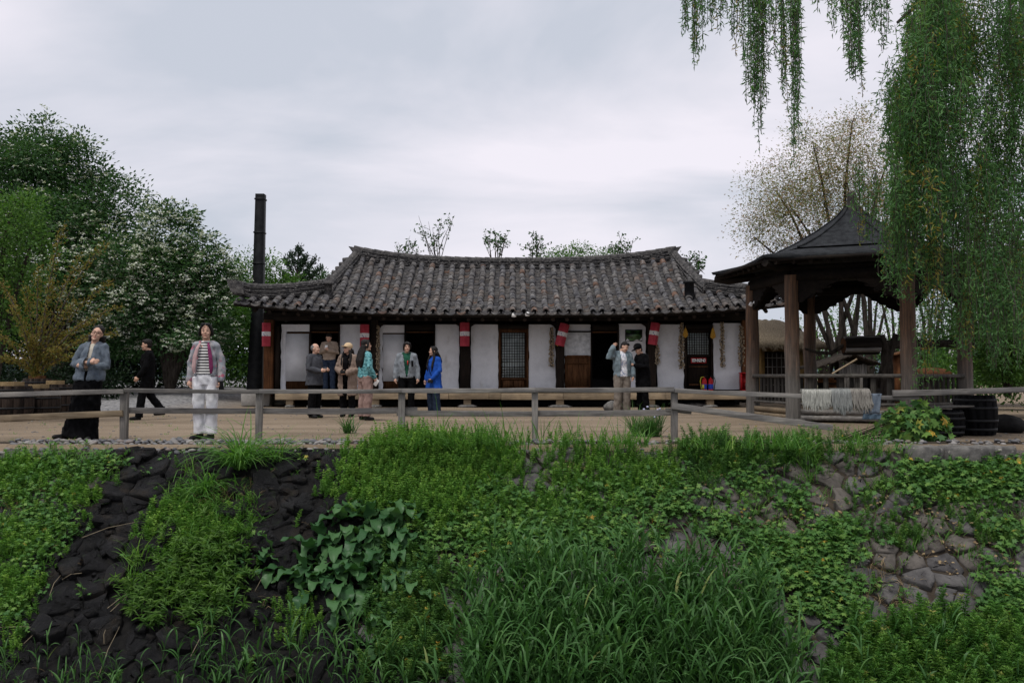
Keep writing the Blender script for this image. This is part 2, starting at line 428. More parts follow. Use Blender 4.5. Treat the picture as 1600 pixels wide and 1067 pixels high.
gx = np.concatenate([[-300, -120, -50, -30], np.arange(-20, 20.1, 0.5), [30, 50, 120, 300]])
gy = np.concatenate([[BANK_Y - 0.004], np.arange(BANK_Y, 40, 0.5), [45, 60, 90, 150, 400]])
grid_sheet('ground', gx, gy, ground_z, M_ground)
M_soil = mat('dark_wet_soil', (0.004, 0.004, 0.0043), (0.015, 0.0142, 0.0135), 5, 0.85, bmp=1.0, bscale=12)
M_soil_r = mat('brown_bank_soil', (0.025, 0.020, 0.015), (0.07, 0.056, 0.042), 4, 0.95, bmp=1.0, bscale=12)
by = np.append(np.arange(BANK_Y - 3.7, BANK_Y - 0.02, 0.12), [BANK_Y, BANK_Y + 0.15])
def soil_z(x, y):
    return bank_z(y) - 0.05 + 0.04 * mnoise.noise((x * 2, y * 2, 3)) - (0.0 if y < BANK_Y - 0.05 else -0.02)
bank = grid_sheet('embankment', np.arange(-60, 60.1, 0.5), by, soil_z, M_soil_r)
bankl = grid_sheet('embankment_seep', np.arange(-5.9, -1.55, 0.1), by, lambda x, y: soil_z(x, y) + 0.028 + 0.05 * mnoise.noise((x * 5, y * 5, 9)) - 0.09 * max(0, abs(x + 3.7) - 1.7), M_soil)
grid_sheet('stream_bed', np.arange(-60, 61, 4), np.arange(2.0, 9.2, 0.6), lambda x, y: -3.02 + 0.02 * mnoise.noise((x, y, 1)), M_soil)
grid_sheet('near_bank', np.arange(-60, 61, 3), [-12, -4, -1, 0.2, 0.9, 1.6, 2.3, 3.0], lambda x, y: -0.72 if y < 0.5 else -0.72 - (y - 0.5) * 0.95, M_soil_r)
def water():
    m, t, b, o = nt_new('dark_stream_water')
    b.inputs['Base Color'].default_value = (0.012, 0.016, 0.014, 1); b.inputs['Roughness'].default_value = 0.06
    n = tex(t, 1.5, 3); bump(t, b, n.outputs['Fac'], 0.15)
    return m
grid_sheet('water', [-60, 60], [2.2, 9.0], lambda x, y: -2.95, water())

# ------------------------------------------------------------------ the tiled house
HX = 0.1
house = empty('tiled_house', (HX, 28.0, 0), 'long white walled house with an upswept grey tiled roof and a plank porch', 'house')
HO = ORIGIN[house.name]
WY = 28.0                                   # front wall plane
def hx(px, Y=WY): return P(px, 588, Y).x
def hz(py, Y=WY): return P(800, py, Y).z
WZ0, WZ1 = 0.50, hz(505)
YE, YR = 26.55, 30.0
def ze(x): return 2.80 + 0.34 * (abs(x - HX) / 8.4) ** 3
def ye(x): return YE - 0.28 * (abs(x - HX) / 8.4) ** 3
def zr(x): return 4.60 + 0.30 * min(1.0, abs(x - HX) / 5.4) ** 2.4
def surf(x, t, up=0.0):
    y0 = ye(x); y = y0 + (YR - y0) * t
    z0 = ze(x); z = z0 + (zr(x) - z0) * t * (0.74 + 0.26 * t) + up
    return Vector((x, y, z))
def tmax(x):
    a = abs(x - HX)
    if a <= 5.3: return 1.0
    if a <= 5.9: return 1.0 - (a - 5.3) / 0.6 * 0.64
    Yh = 27.75 + (26.42 - 27.75) * (a - 5.9) / 2.4
    return max(0.06, (Yh - ye(x)) / (YR - ye(x)))
# roof base: front slope, side slopes, back slope, soffit
mb = MB()
xs = np.arange(-8.2, 8.41, 0.2); ts = np.linspace(0, 1, 9)
V = []; F = []
for x in xs:
    for t in ts: V.append(tuple(surf(x, t * tmax(x), -0.03)))
for i in range(len(xs) - 1):
    for j in range(8): a = i * 9 + j; F.append((a, a + 9, a + 10, a + 1))
mb.add(V, F)
V = []                                       # back slope mirrors the front one
for x in xs:
    for t in ts:
        p = surf(x, t * tmax(x), -0.03); V.append((p.x, 2 * YR - p.y, p.z))
mb.add(V, [(f[0], f[3], f[2], f[1]) for f in F])
for s in (-1, 1):                            # hipped ends and the gable triangles above them
    def hip(a, front):
        p = surf(HX + s * a, tmax(HX + s * a), 0.0); return Vector((p.x, p.y if front else 2 * YR - p.y, p.z))
    As = np.linspace(5.85, 8.25, 8); V = []; F = []
    for a in As:
        f_, b_ = hip(a, True), hip(a, False)
        V += [tuple(f_.lerp(b_, u) - Vector((0, 0, 0.02))) for u in np.linspace(0, 1, 6)]
    for i in range(7):
        for j in range(5): q = i * 6 + j; F.append((q, q + 1, q + 7, q + 6))
    mb.add(V, F)
    g = 5.45
    top = Vector((HX + s * g, YR, zr(HX + s * g))); fl = hip(5.85, True); bl = hip(5.85, False)
    fl.x = bl.x = top.x
    mb.add([tuple(fl), tuple(bl), tuple(top)], [(0, 1, 2)])
roof = mb.build('roof', M_tile_dark, house, smooth=True)
roof.modifiers.new('solid', 'SOLIDIFY').thickness = 0.05
# covers and pans
def cover_mesh(L=0.36, r0=0.098, r1=0.082):
    n = 6; V = []
    for (y, r) in ((0, r0), (L, r1)):
        V += [(r * math.cos(math.pi * k / n), y, r * 0.92 * math.sin(math.pi * k / n)) for k in range(n + 1)]
    V += [(0.7 * v[0], 0.0, 0.7 * v[2]) for v in V[:n + 1]]
    F = [(k, k + 1, n + 2 + k, n + 1 + k) for k in range(n)] + [(k + 1, k, 2 * (n + 1) + k, 2 * (n + 1) + k + 1) for k in range(n)]
    return np.array(V), np.array(F)
def pan_mesh(w=0.20, L=0.40):
    n = 5; V = []
    for (y, z) in ((0, 0.0), (L, 0.0), (0, -0.045)):
        for k in range(n + 1):
            u = k / n * 2 - 1; V.append((u * w / 2, y, 0.05 * u * u + z))
    F = [(k, k + 1, n + 2 + k, n + 1 + k) for k in range(n)] + [(k + 1, k, 2 * (n + 1) + k, 2 * (n + 1) + k + 1) for k in range(n)]
    return np.array(V), np.array(F)
CV, CF = cover_mesh(); PV, PF = pan_mesh(0.27)
def mesh_of(name, V, F, m):
    q = MB(); q.add(V, F, 0.0); me = q.mesh(name); me.materials.append(m)
    me.polygons.foreach_set('use_smooth', [True] * len(me.polygons)); return me
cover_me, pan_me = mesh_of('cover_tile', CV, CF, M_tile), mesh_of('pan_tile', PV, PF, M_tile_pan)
def frame_at(x, t, lean):
    a, b = surf(x, t), surf(x, min(1.05, t + 0.03))
    y = (b - a); y.x += lean; y.normalize(); z = Vector((0, 0, 1)); xx = y.cross(z).normalized(); z = xx.cross(y)
    return Matrix((xx, y, z)).transposed()
SP = 0.335
cols = [HX + SP * (i - 25.25) for i in range(52)]
placed = {'c': [], 'p': []}
for ci, x in enumerate(cols):
    a = abs(x - HX)
    if a > 8.2: continue
    tm = tmax(x); slope = 4.05; step = 0.285 / slope
    wob = rng.normal(0, 0.012)
    t = -0.012; k = 0
    while t < tm - 0.01:
        fr = frame_at(x, max(0, t), rng.normal(0, 0.003))
        p = surf(x + wob + rng.normal(0, 0.009), t, 0.062 + rng.normal(0, 0.006))
        placed['c'].append((k, a, p, fr @ Matrix.Rotation(R(rng.normal(0.0, 2.0)), 3, 'Y') @ Matrix.Rotation(R(-3.0 + rng.normal(0, 1.0)), 3, 'X')))
        t += step * rng.uniform(0.94, 1.05); k += 1
    xm = x + SP / 2
    if abs(xm - HX) > 8.15: continue
    tm = tmax(xm); t = -0.02; k = 0
    step = 0.225 / slope
    while t < tm - 0.01:
        fr = frame_at(xm, max(0, t), 0)
        p = surf(xm + rng.normal(0, 0.008), t, -0.006 + rng.normal(0, 0.004))
        placed['p'].append((k, a, p, fr @ Matrix.Rotation(R(-8.0 + rng.normal(0, 1.5)), 3, 'X') @ Matrix.Rotation(R(rng.normal(0, 2.5)), 3, 'Y')))
        t += step * rng.uniform(0.93, 1.06); k += 1
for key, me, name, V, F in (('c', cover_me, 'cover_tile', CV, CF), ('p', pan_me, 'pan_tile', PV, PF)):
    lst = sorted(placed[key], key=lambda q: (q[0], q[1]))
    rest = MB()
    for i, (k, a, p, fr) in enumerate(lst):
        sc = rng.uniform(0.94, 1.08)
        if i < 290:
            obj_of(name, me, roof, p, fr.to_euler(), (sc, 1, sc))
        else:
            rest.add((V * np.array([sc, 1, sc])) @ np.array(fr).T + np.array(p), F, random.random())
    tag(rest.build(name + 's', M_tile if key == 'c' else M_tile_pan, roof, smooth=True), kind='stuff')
# ridges built of stacked thin tiles
def ridge(parent, path, w, layers, h, name='ridge'):
    """path(u) -> point of the ridge base, u in 0..1"""
    L = sum((path((i + 1) / 40) - path(i / 40)).length for i in range(40)); n = max(4, int(L / 0.33))
    for ly in range(layers):
        q = MB(); off = rng.uniform(0, 1)
        ww = w * (1.0 if ly % 2 else 0.84) * (1 - 0.05 * ly); hh = h / layers
        for i in range(n + 1):
            u0, u1 = max(0, (i - off) / n), min(1, (i + 1 - off) / n - 0.004)
            if u1 - u0 < 0.2 / n: continue
            up = Vector((0, 0, hh * (ly + 0.5)))
            q.bar(path(u0) + up + Vector(rng.normal(0, 0.006, 3)), path(u1) + up + Vector(rng.normal(0, 0.006, 3)), ww * rng.uniform(0.93, 1.06), hh * 0.72)
        q.build(name + '_course', M_tile_dark, parent)
    q = MB()
    for i in range(n): q.bar(path(i / n) + Vector((0, 0, h * .48)), path((i + 1) / n) + Vector((0, 0, h * .48)), w * .55, h * .94)
    q.build(name + '_core', M_tile_dark, parent)
    q = MB()
    for i in range(n):
        a, b = path(i / n), path(min(1, (i + 1.12) / n)); up = Vector((0, 0, h + 0.01))
        q.tube([a + up + Vector((0, 0, 0.012)), b + up], [w * 0.30, w * 0.27], 8, squash=0.8)
    q.build(name + '_cap', M_tile_dark, parent, smooth=False)
def main_path(u):
    x = HX + (u - 0.5) * 2 * 5.42; a = abs(x - HX) / 5.42
    return Vector((x, YR, zr(x) - 0.13 + 0.10 * a ** 4))
ridge(roof, main_path, 0.34, 6, 0.33, 'ridge')
for s in (-1, 1):
    dp = lambda u, s=s: Vector((HX + s * (5.33 + 0.60 * u), YR - 0.05 - 2.18 * u, 0)) + Vector((0, 0, surf(HX + s * 5.3, 1 - 0.63 * u).z - 0.16))
    ridge(roof, dp, 0.34, 6, 0.36, 'gable_ridge')
    def hp(u, s=s):
        a = 5.9 + 2.42 * u; x = HX + s * a
        return Vector((x, 27.75 - 1.36 * u, surf(x, tmax(x)).z + 0.02 * (1 - u) + 0.16 * u ** 4 - 0.02))
    ridge(roof, hp, 0.30, 6, 0.33, 'hip_ridge')
    for i in range(9):                       # round ends of the gable wing outside the descending ridge
        u = 0.04 + i * 0.115; p = dp(u) + Vector((s * 0.12, 0.08, 0.18))
        q = MB(); q.tube([p, p + Vector((s * 0.30, 0.05, -0.04))], [0.085, 0.095], 10); q.build('gable_tile', M_tile_dark, roof, smooth=False)
    fx, fz = XZ(513 if s < 0 else 1077, 460, 27.35)
    q = MB(); q.lathe((fx, 27.35, fz - 0.12), [(0.12, 0), (0.12, 0.42), (0.19, 0.42), (0.19, 0.46), (0.14, 0.52), (0.05, 0.64), (0.012, 0.72)] if s < 0 else [(0.15, 0), (0.15, 0.46), (0.19, 0.46), (0.19, 0.52), (0.02, 0.55)], 14)
    q.build('vent_pipe', M_tile_dark if s < 0 else M_black_metal, roof, smooth=False)
    p0 = hp(1.0); q = MB()                   # the upturned end plate of the hip
    q.prism([(p0.x - s * 0.35, p0.z - 0.02), (p0.x + s * 0.06, p0.z + 0.06), (p0.x + s * 0.20, p0.z + 0.44), (p0.x - s * 0.25, p0.z + 0.36)], p0.y - 0.10, p0.y + 0.10, 'xz'); q.build('end_plate', M_tile_dark, roof)
    p0 = main_path(0.5 + s * 0.5); q = MB()
    q.prism([(p0.x - s * 0.30, p0.z + 0.20), (p0.x - s * 0.02, p0.z - 0.30), (p0.x + s * 0.05, p0.z - 0.28), (p0.x + s * 0.02, p0.z + 0.20), (p0.x + s * 0.16, p0.z + 0.40), (p0.x - s * 0.30, p0.z + 0.32)], YR - 0.15, YR + 0.15, 'xz'); q.build('end_plate', M_tile_dark, roof)
# soffit: fascia board, rafters, beams
mb = MB()
fx = np.linspace(-8.2, 8.4, 34)
rings_ = [[Vector((x, ye(x) + 0.06, ze(x) - 0.13)), Vector((x, ye(x) + 0.10, ze(x) - 0.13)), Vector((x, ye(x) + 0.10, ze(x) - 0.05)), Vector((x, ye(x) + 0.06, ze(x) - 0.05))] for x in fx]
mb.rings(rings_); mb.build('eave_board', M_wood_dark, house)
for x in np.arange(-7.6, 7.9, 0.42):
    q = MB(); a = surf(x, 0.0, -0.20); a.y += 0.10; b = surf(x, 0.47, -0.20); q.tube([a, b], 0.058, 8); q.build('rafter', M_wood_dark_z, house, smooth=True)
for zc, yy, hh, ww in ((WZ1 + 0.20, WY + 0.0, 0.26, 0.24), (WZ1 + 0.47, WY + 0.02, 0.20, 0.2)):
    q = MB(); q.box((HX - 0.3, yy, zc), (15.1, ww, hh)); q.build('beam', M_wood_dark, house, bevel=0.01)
# shell behind the openings
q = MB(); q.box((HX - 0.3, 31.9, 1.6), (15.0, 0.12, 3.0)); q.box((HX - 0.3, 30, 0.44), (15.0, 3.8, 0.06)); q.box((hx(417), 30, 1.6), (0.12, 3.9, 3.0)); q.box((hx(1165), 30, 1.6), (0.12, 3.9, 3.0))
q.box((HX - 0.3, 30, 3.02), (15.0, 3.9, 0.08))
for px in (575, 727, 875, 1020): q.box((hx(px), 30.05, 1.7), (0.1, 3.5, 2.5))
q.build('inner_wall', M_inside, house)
# posts and wall panels across the front
for px, w, m in ((421, 0.30, M_wood_red), (586, 0.22, M_wood_dark_z), (727, 0.30, M_wood_dark_z), (875, 0.26, M_wood_dark_z), (1018, 0.24, M_wood_dark_z), (1164, 0.22, M_wood_red)):
    q = MB(); q.box((hx(px), WY - 0.04, (0.30 + WZ1) / 2 + 0.05), (w, 0.22, WZ1 - 0.2), jit=0.008); q.build('post', m, house, bevel=0.02)
q = MB(); q.box((hx(434), WY - 0.02, 1.45), (0.13, 0.16, WZ1 - WZ0)); q.build('jamb', M_wood_dark_z, house)
def panel(x0, x1, y0, y1, name='wall', m=None, dy=0.0, th=0.10, sub=None):
    a, b = hx(x0), hx(x1); z1, z0 = hz(y0), hz(y1)
    q = MB()
    if name == 'wall':                       # plaster with slightly ragged edges
        n = 14; jl = lambda: rng.normal(0, 0.010)
        poly = [(a + (b - a) * k / 5, z0) for k in range(6)] + [(b + jl(), z0 + (z1 - z0) * k / n) for k in range(1, n)] + [(b, z1), (a, z1)] + [(a + jl(), z1 - (z1 - z0) * k / n) for k in range(1, n)]
        q.prism(poly, WY - 0.02 + dy, WY + 0.1 + dy, 'xz')
    else:
        q.box(((a + b) / 2, WY + dy, (z0 + z1) / 2), (b - a, th, z1 - z0))
    return q.build(name, m or M_plaster, sub or house)
BT0 = 608.5
for x0, x1, y0, y1 in ((439, 447, 507, BT0), (447, 484, 507, 518), (531, 564, 507, BT0), (592, 598, 508, BT0), (598, 632, 508, 520), (679, 717, 507, BT0), (736, 778, 507, BT0), (826, 868, 507, BT0), (879.5, 882, 507, BT0), (882, 923, 507, 517),
                       (967, 1009, 506, BT0), (1027, 1068.5, 507, BT0), (1115, 1158, 505, BT0)):
    panel(x0, x1, y0, y1)
# low walls of white panels leaning over the doors
for x0, x1, y0, y1, yb in ((446.5, 482.5, 521.5, 595.5, 608), (598.5, 631.5, 522.5, 595.5, 608)):
    d = panel(x0 - 1.5, x1 + 1.5, y0 - 2, yb, 'door', M_wood_brown, 0.03, 0.06)
    panel(x0, x1, y0, y1, 'white_sheet', M_paper, -0.04, 0.02, d)
# door frames of the dark openings
for x0, x1 in ((485, 530), (633, 679), (924, 966)):
    for x in (x0, x1): panel(x - 1, x + 1, 507, BT0, 'door_frame', M_wood_dark_z, -0.02, 0.14)
    panel(x0 + 1, x1 - 1, 507, 516, 'door_lintel', M_wood_dark, -0.01, 0.12)
    panel(x0 + 1, x1 - 1, 518, 520, 'door_rail', M_wood_brown, -0.02, 0.08)
def lattice_door(x0, x1, y0, y1, lx0, lx1, ly0, ly1, nv, nh, m_frame, skips=()):
    d = panel(x0, x1, y0, y1, 'door', m_frame, 0.06, 0.04)
    w = 2.2
    panel(x0, x0 + w * 1.4, y0, y1, 'door_stile', m_frame, 0.0, 0.09, d); panel(x1 - w * 1.4, x1, y0, y1, 'door_stile', m_frame, 0.0, 0.09, d)
    panel(x0 + w * 1.4, x1 - w * 1.4, y0, ly0 - 0.6, 'door_rail', m_frame, 0.002, 0.085, d); panel(x0 + w * 1.4, x1 - w * 1.4, ly1 + 0.6, ly1 + 3.4, 'door_rail', m_frame, 0.002, 0.085, d)
    panel(lx0, lx1, ly0, ly1, 'window_paper', M_screen, 0.03, 0.01, d)
    q = MB(); za, zb = hz(ly1), hz(ly0); xa, xb = hx(lx0), hx(lx1)
    for k in range(nv + 1):
        x = xa + (xb - xa) * k / nv; q.box((x, WY - 0.002, (za + zb) / 2), (0.016, 0.03, zb - za))
    for k in range(nh + 1):
        if k in skips: continue
        z = za + (zb - za) * k / nh; q.box(((xa + xb) / 2, WY - 0.008, z), (xb - xa, 0.03, 0.015))
    tag(q.build('lattice', M_wood_dark_z, d), kind='stuff')
    return d
d = lattice_door(779, 826, 514, BT0, 784, 820, 520, 590, 9, 17, M_wood_brown, (5, 14))
panel(786, 801, 594, 606, 'door_panel', M_wood_brown, 0.02, 0.05, d); panel(803, 818, 594, 606, 'door_panel', M_wood_brown, 0.02, 0.05, d)
panel(779, 826, 507, 514, 'door_lintel', M_wood_dark, -0.01, 0.12)
d = lattice_door(1069.5, 1114, 514, BT0, 1074, 1108, 520, 554, 9, 9, M_wood_dark_z)
panel(1069.5, 1114, 507, 514, 'door_lintel', M_wood_dark, -0.01, 0.12)
panel(1077, 1106, 572, 573.5, 'door_rail', M_wood_brown, 0.02, 0.06, d); panel(1077, 1106, 600, 602, 'door_rail', M_wood_brown, 0.02, 0.06, d)
# half door: crumpled sheet above, brown boards below
d = panel(883, 922, 556, 608, 'door', M_wood_brown, 0.0, 0.05)
for x0, x1, y0, y1 in ((882.6, 885.5, 556, 608), (919.5, 922.4, 556, 608), (885.6, 919.4, 555, 558.5), (885.6, 919.4, 566, 569), (885.6, 919.4, 604, 608)): panel(x0, x1, y0, y1, 'door_rail', M_wood_brown, -0.02, 0.07, d)
for k in range(4): panel(886 + k * 8.4, 894 + k * 8.4, 570, 603.5, 'door_board', M_wood_brown, -0.012, 0.05, d)
q = MB(); n = 12; xa, xb, za, zb = hx(882), hx(923), hz(555.5), hz(519)
V = [(xa + (xb - xa) * i / n, WY - 0.02 + rng.normal(0, 0.012), za + (zb - za) * j / n) for j in range(n + 1) for i in range(n + 1)]
q.add(V, [(j * (n + 1) + i, j * (n + 1) + i + 1, (j + 1) * (n + 1) + i + 1, (j + 1) * (n + 1) + i) for j in range(n) for i in range(n)])
q.build('clear_sheet', M_plastic, house)
panel(882, 923, 517, 519.5, 'door_rail', M_wood_dark, -0.03, 0.08)
q = MB()                                     # cloth bundle under the eave handled as brackets at the posts
for px in (586, 727, 875, 1018):
    for s in (-1, 1):
        x = hx(px); q = MB(); q.prism([(x + s * 0.10, WZ1), (x + s * 0.36, WZ1), (x + s * 0.28, WZ1 - 0.05), (x + s * 0.20, WZ1 - 0.10), (x + s * 0.10, WZ1 - 0.24)], WY - 0.09, WY - 0.03, 'xz'); q.build('bracket', M_wood_dark, house)
# framed picture on the white wall
pw = panel(977, 1003.5, 515, 533.5, 'window', M_black_metal, -0.03, 0.03)
def leafy_print():
    m, t, b, o = nt_new('green_picture_print')
    n = tex(t, 3.2, 5, 0.6, (1, 1, 2.6)); c = ramp(t, n.outputs['Fac'], [(0.45, (0.004, 0.008, 0.006)), (0.53, (0.03, 0.075, 0.025)), (0.66, (0.11, 0.22, 0.09)), (0.80, (0.28, 0.4, 0.25))])
    t.links.new(c, b.inputs['Base Color']); b.inputs['Roughness'].default_value = 0.35; return m
panel(978, 1002.5, 516, 532.5, 'picture_print', leafy_print(), -0.048, 0.004, pw)
for (ax, ay, bx, by_, cx_, cy_) in ((977.5, 533, 984, 532.6, 980, 529), (990, 533, 1001, 533, 995, 530.5), (999, 532, 1003, 532, 1003, 527)):
    q = MB(); q.prism([(hx(ax), hz(ay)), (hx(bx), hz(by_)), (hx(cx_), hz(cy_))], WY - 0.056, WY - 0.052, 'xz'); q.build('torn_paper', M_paper, pw)
# porch
PF_Y = 26.95
for k in range(9):
    q = MB(); y = PF_Y + 0.06 + k * 0.118; q.bar((-7.9, y, 0.462), (HX + 7.4, y, 0.462), 0.112, 0.035, jit=0.003); q.build('porch_plank', M_wood_grey, house)
segs = [430, 490, 560, 628, 701, 764, 783, 880, 960, 1040, 1180]
for a, b in zip(segs[:-1], segs[1:]):
    q = MB(); q.box((P((a + b) / 2, 600, PF_Y).x, PF_Y + rng.normal(0, 0.008), 0.325 + rng.normal(0, 0.006)), (P(b, 600, PF_Y).x - P(a, 600, PF_Y).x - 0.008, 0.06, 0.20)); q.build('porch_beam', M_wood_tan, house, bevel=0.006)
q = MB(); q.box((HX - 0.3, WY + 0.0, 0.38), (15.0, 0.2, 0.16)); q.build('sill_beam', M_wood_dark, house)
for px, w in ((452, .3), (490, .5), (586, .4), (730, .62), (875, .72), (1018, .5), (1110, .5)):
    x = P(px, 600, PF_Y).x
    q = MB(); q.box((x, PF_Y + 0.12, 0.16), (0.22, 0.2, 0.20), jit=0.01); q.build('porch_leg', M_wood_tan, house, bevel=0.01)
    q = MB(); q.ell((x, PF_Y + 0.12, 0.01), (w / 2, 0.2, 0.075), jit=0.08); q.build('footing_stone', M_rock, house)
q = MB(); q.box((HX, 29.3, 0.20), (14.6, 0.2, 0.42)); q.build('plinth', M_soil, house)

# ------------------------------------------------------------------ square wooden chimney beside the house
cY = 31.2
cx0, cz0 = XZ(400, 600, cY); cx1, cz1 = XZ(407.5, 304, cY)
ch = empty('chimney', (cx0, cY, 0.3), 'tall square black chimney rising beside the left end of the tiled house', 'chimney')
q = MB(); q.rings([[Vector((x + i * w, cY + j * w, z)) for i, j in ((-1, -1), (1, -1), (1, 1), (-1, 1))] for x, z, w in ((cx0 - 0.02, 0.2, 0.25), (cx0 + (cx1 - cx0) * .4, 2.6, 0.205), (cx0 + (cx1 - cx0) * .55, 4.0, 0.17), (cx1, cz1, 0.15))])
q.build('shaft', M_black_metal, ch)
for py in (312, 364, 412):
    x, z = XZ(400 + (600 - py) / 296 * 7.5, py, cY); q = MB(); w = 0.375 + (z - 4) * -0.008; q.box((x, cY, z), (w, w, 0.05)); q.build('flange', M_black_metal, ch)
for k, (px, py, w, h) in enumerate(((352, 617, 0.9, 0.42), (372, 612, 0.7, 0.50), (340, 628, 1.2, 0.14))):
    p = G(px, 640 if k < 2 else 641); q = MB(); q.box((p.x, p.y + 3.2 + k, h / 2 + 0.02), (w, 0.6, h), jit=0.03)
    thing(q, 'stone_block', M_concrete, ['squared pale stone block, left one behind the porch end', 'taller pale stone block close against the chimney foot', 'low flat stone slab lying left of the porch'][k], 'stone block', (p.x, p.y + 3.2 + k, 0), bevel=0.03)

# ------------------------------------------------------------------ things on and before the house front
lan_lab = ['red paper lantern with white band on the leftmost brown corner post', 'red paper lantern with white band behind the woman in the turquoise jacket', 'red paper lantern with white band on the bare post right of the blue coat', 'red paper lantern tilted over the crumpled clear sheet door', 'red paper lantern tilted above the man in the black cap']
for k, (px, y0, y1, rot, w) in enumerate(((416, 504.5, 541, 0, 14.5), (569.5, 507, 543, 0, 14), (726, 504, 541, 0, 14), (878.5, 504, 542, 15, 14.5), (1022, 503, 540, 9, 15))):
    Y = WY - 0.35; c = P(px, (y0 + y1) / 2, Y); h = (y1 - y0) / FPX * Y * (0.93 if rot else 1); s = w / FPX * Y
    ln = empty('red_lantern', c, lan_lab[k], 'lantern', 'red lanterns along the house front')
    s2 = s / 1.32; Mr = Matrix.Rotation(R(rot), 3, 'Y') @ Matrix.Rotation(R(28 + 8 * k), 3, 'Z')
    def bx(zc, hh, ss, nm, m):
        q = MB(); q.box(c + Mr @ Vector((0, 0, zc)), (ss, ss, hh), Mr); return q.build(nm, m, ln, bevel=0.004)
    bx(h * .27, h * .46, s2, 'upper_shade', M_red); bx(-h * .27, h * .46, s2, 'lower_shade', M_red); bx(0.02, h * .19, s2 * 1.03, 'printed_band', M_label)
    q = MB(); q.tube([c + Mr @ Vector((0, 0, h * .5)), Vector((c.x + (0.0 if not rot else -0.1), Y + 0.2, c.z + h * .5 + 0.12))], 0.006, 5); q.build('hook', M_black_metal, ln)
def garlic(px, y0, y1, w, label, Y=WY - 0.13, name='garlic_string', group='garlic strings on the white walls'):
    a, b = P(px, y0, Y), P(px, y1, Y)
    g = empty(name, b, label, 'garlic string', group)
    q = MB(); q.tube([a, b], 0.04, 6); q.build('cord', M_twig, g)
    q = MB(); n = int((a.z - b.z) / 0.021)
    for i in range(n):
        z = a.z + (b.z - a.z) * (i / n); f = 0.55 + 0.45 * min(1, i / n * 2.2)
        for _ in range(2):
            ww = w / FPX * Y / 2 * f
            q.ell((a.x + rng.uniform(-ww, ww), Y + rng.uniform(-0.06, 0.0), z + rng.normal(0, .012)), (0.024 * rng.uniform(.8, 1.25), 0.024, 0.027), None, 6, 4)
    tag(q.build('bulbs', M_garlic, g, smooth=True), kind='stuff')
garlic(591, 510, 579, 5.5, 'narrow dark string of garlic beside the second white door panel')
garlic(861.5, 512, 573, 8, 'string of garlic right of the lattice door, ending at door middle')
garlic(1027, 540, 570, 7, 'short string of garlic hanging below a tilted lantern')
garlic(1064, 506, 576, 9.5, 'thick string of garlic on the left edge of the sign door')
garlic(1128, 505, 574, 8, 'slim string of garlic alone on the white wall right of the sign door')
garlic(1158, 510, 572, 10, 'thick string of garlic on the last brown corner post')
for k, (px, y0, y1, lab) in enumerate(((1071, 512, 528, 'yellow corn bundle at the upper left corner of the sign door'), (1114, 512, 530, 'yellow corn bundle at the upper right corner of the sign door'), (871, 528, 541, 'yellow corn bundle behind a tilted red lantern'))):
    Y = WY - 0.16; g = empty('corn_bundle', P(px, y1, Y), lab, 'corn bundle', 'corn bundles on the house front')
    a = P(px, y0, Y)
    q = MB(); q.tube([a + Vector((0, 0, 0.06)), a], 0.012, 5); q.build('cord', M_rope, g)
    for j in range(5):
        b = P(px + (j - 2) * 1.7, y1 - abs(j - 2) * 1.2, Y - 0.02 * (j % 2)); q = MB(); q.tube([a, a.lerp(b, .3), a.lerp(b, .8), b], [0.012, 0.03, 0.03, 0.012], 7); q.build('cob', M_corn, g, smooth=True)
# sign with its white characters
Y = WY - 0.06; a, b = P(1079.5, 559, Y), P(1103.5, 567.5, Y)
sg = empty('door_sign', (a.x, Y, b.z), 'small red edged sign with white characters on the dark lattice door', 'sign')
q = MB(); q.box(((a.x + b.x) / 2, Y, (a.z + b.z) / 2), (b.x - a.x, 0.02, a.z - b.z)); q.build('board', M_redpaint, sg)
q = MB(); q.box(((a.x + b.x) / 2, Y - 0.012, (a.z + b.z) / 2), ((b.x - a.x) * .88, 0.006, (a.z - b.z) * .74)); q.build('face', M_black_metal, sg)
fc = bpy.data.curves.new('lettering', 'FONT'); fc.body = 'E0N%EN0'; fc.size = (a.z - b.z) * 0.82; fc.align_x = 'CENTER'; fc.align_y = 'CENTER'; fc.extrude = 0.002; fc.space_character = 0.78; fc.offset = 0.002
fo = bpy.data.objects.new('lettering', fc); fo.data.materials.append(M_white); link(fo, sg, ((a.x + b.x) / 2, Y - 0.018, (a.z + b.z) / 2)); fo.rotation_euler = (R(90), 0, 0); fo.scale = (0.86, 1, 1)
bpy.context.view_layer.update()
fm = bpy.data.meshes.new_from_object(fo.evaluated_get(bpy.context.evaluated_depsgraph_get())); fl_, fs_, fr_ = fo.location.copy(), fo.scale.copy(), fo.rotation_euler.copy()
bpy.data.objects.remove(fo); bpy.data.curves.remove(fc)
fo = bpy.data.objects.new('lettering', fm); link(fo, sg, ((a.x + b.x) / 2, Y - 0.018, (a.z + b.z) / 2)); fo.rotation_euler = fr_; fo.scale = fs_
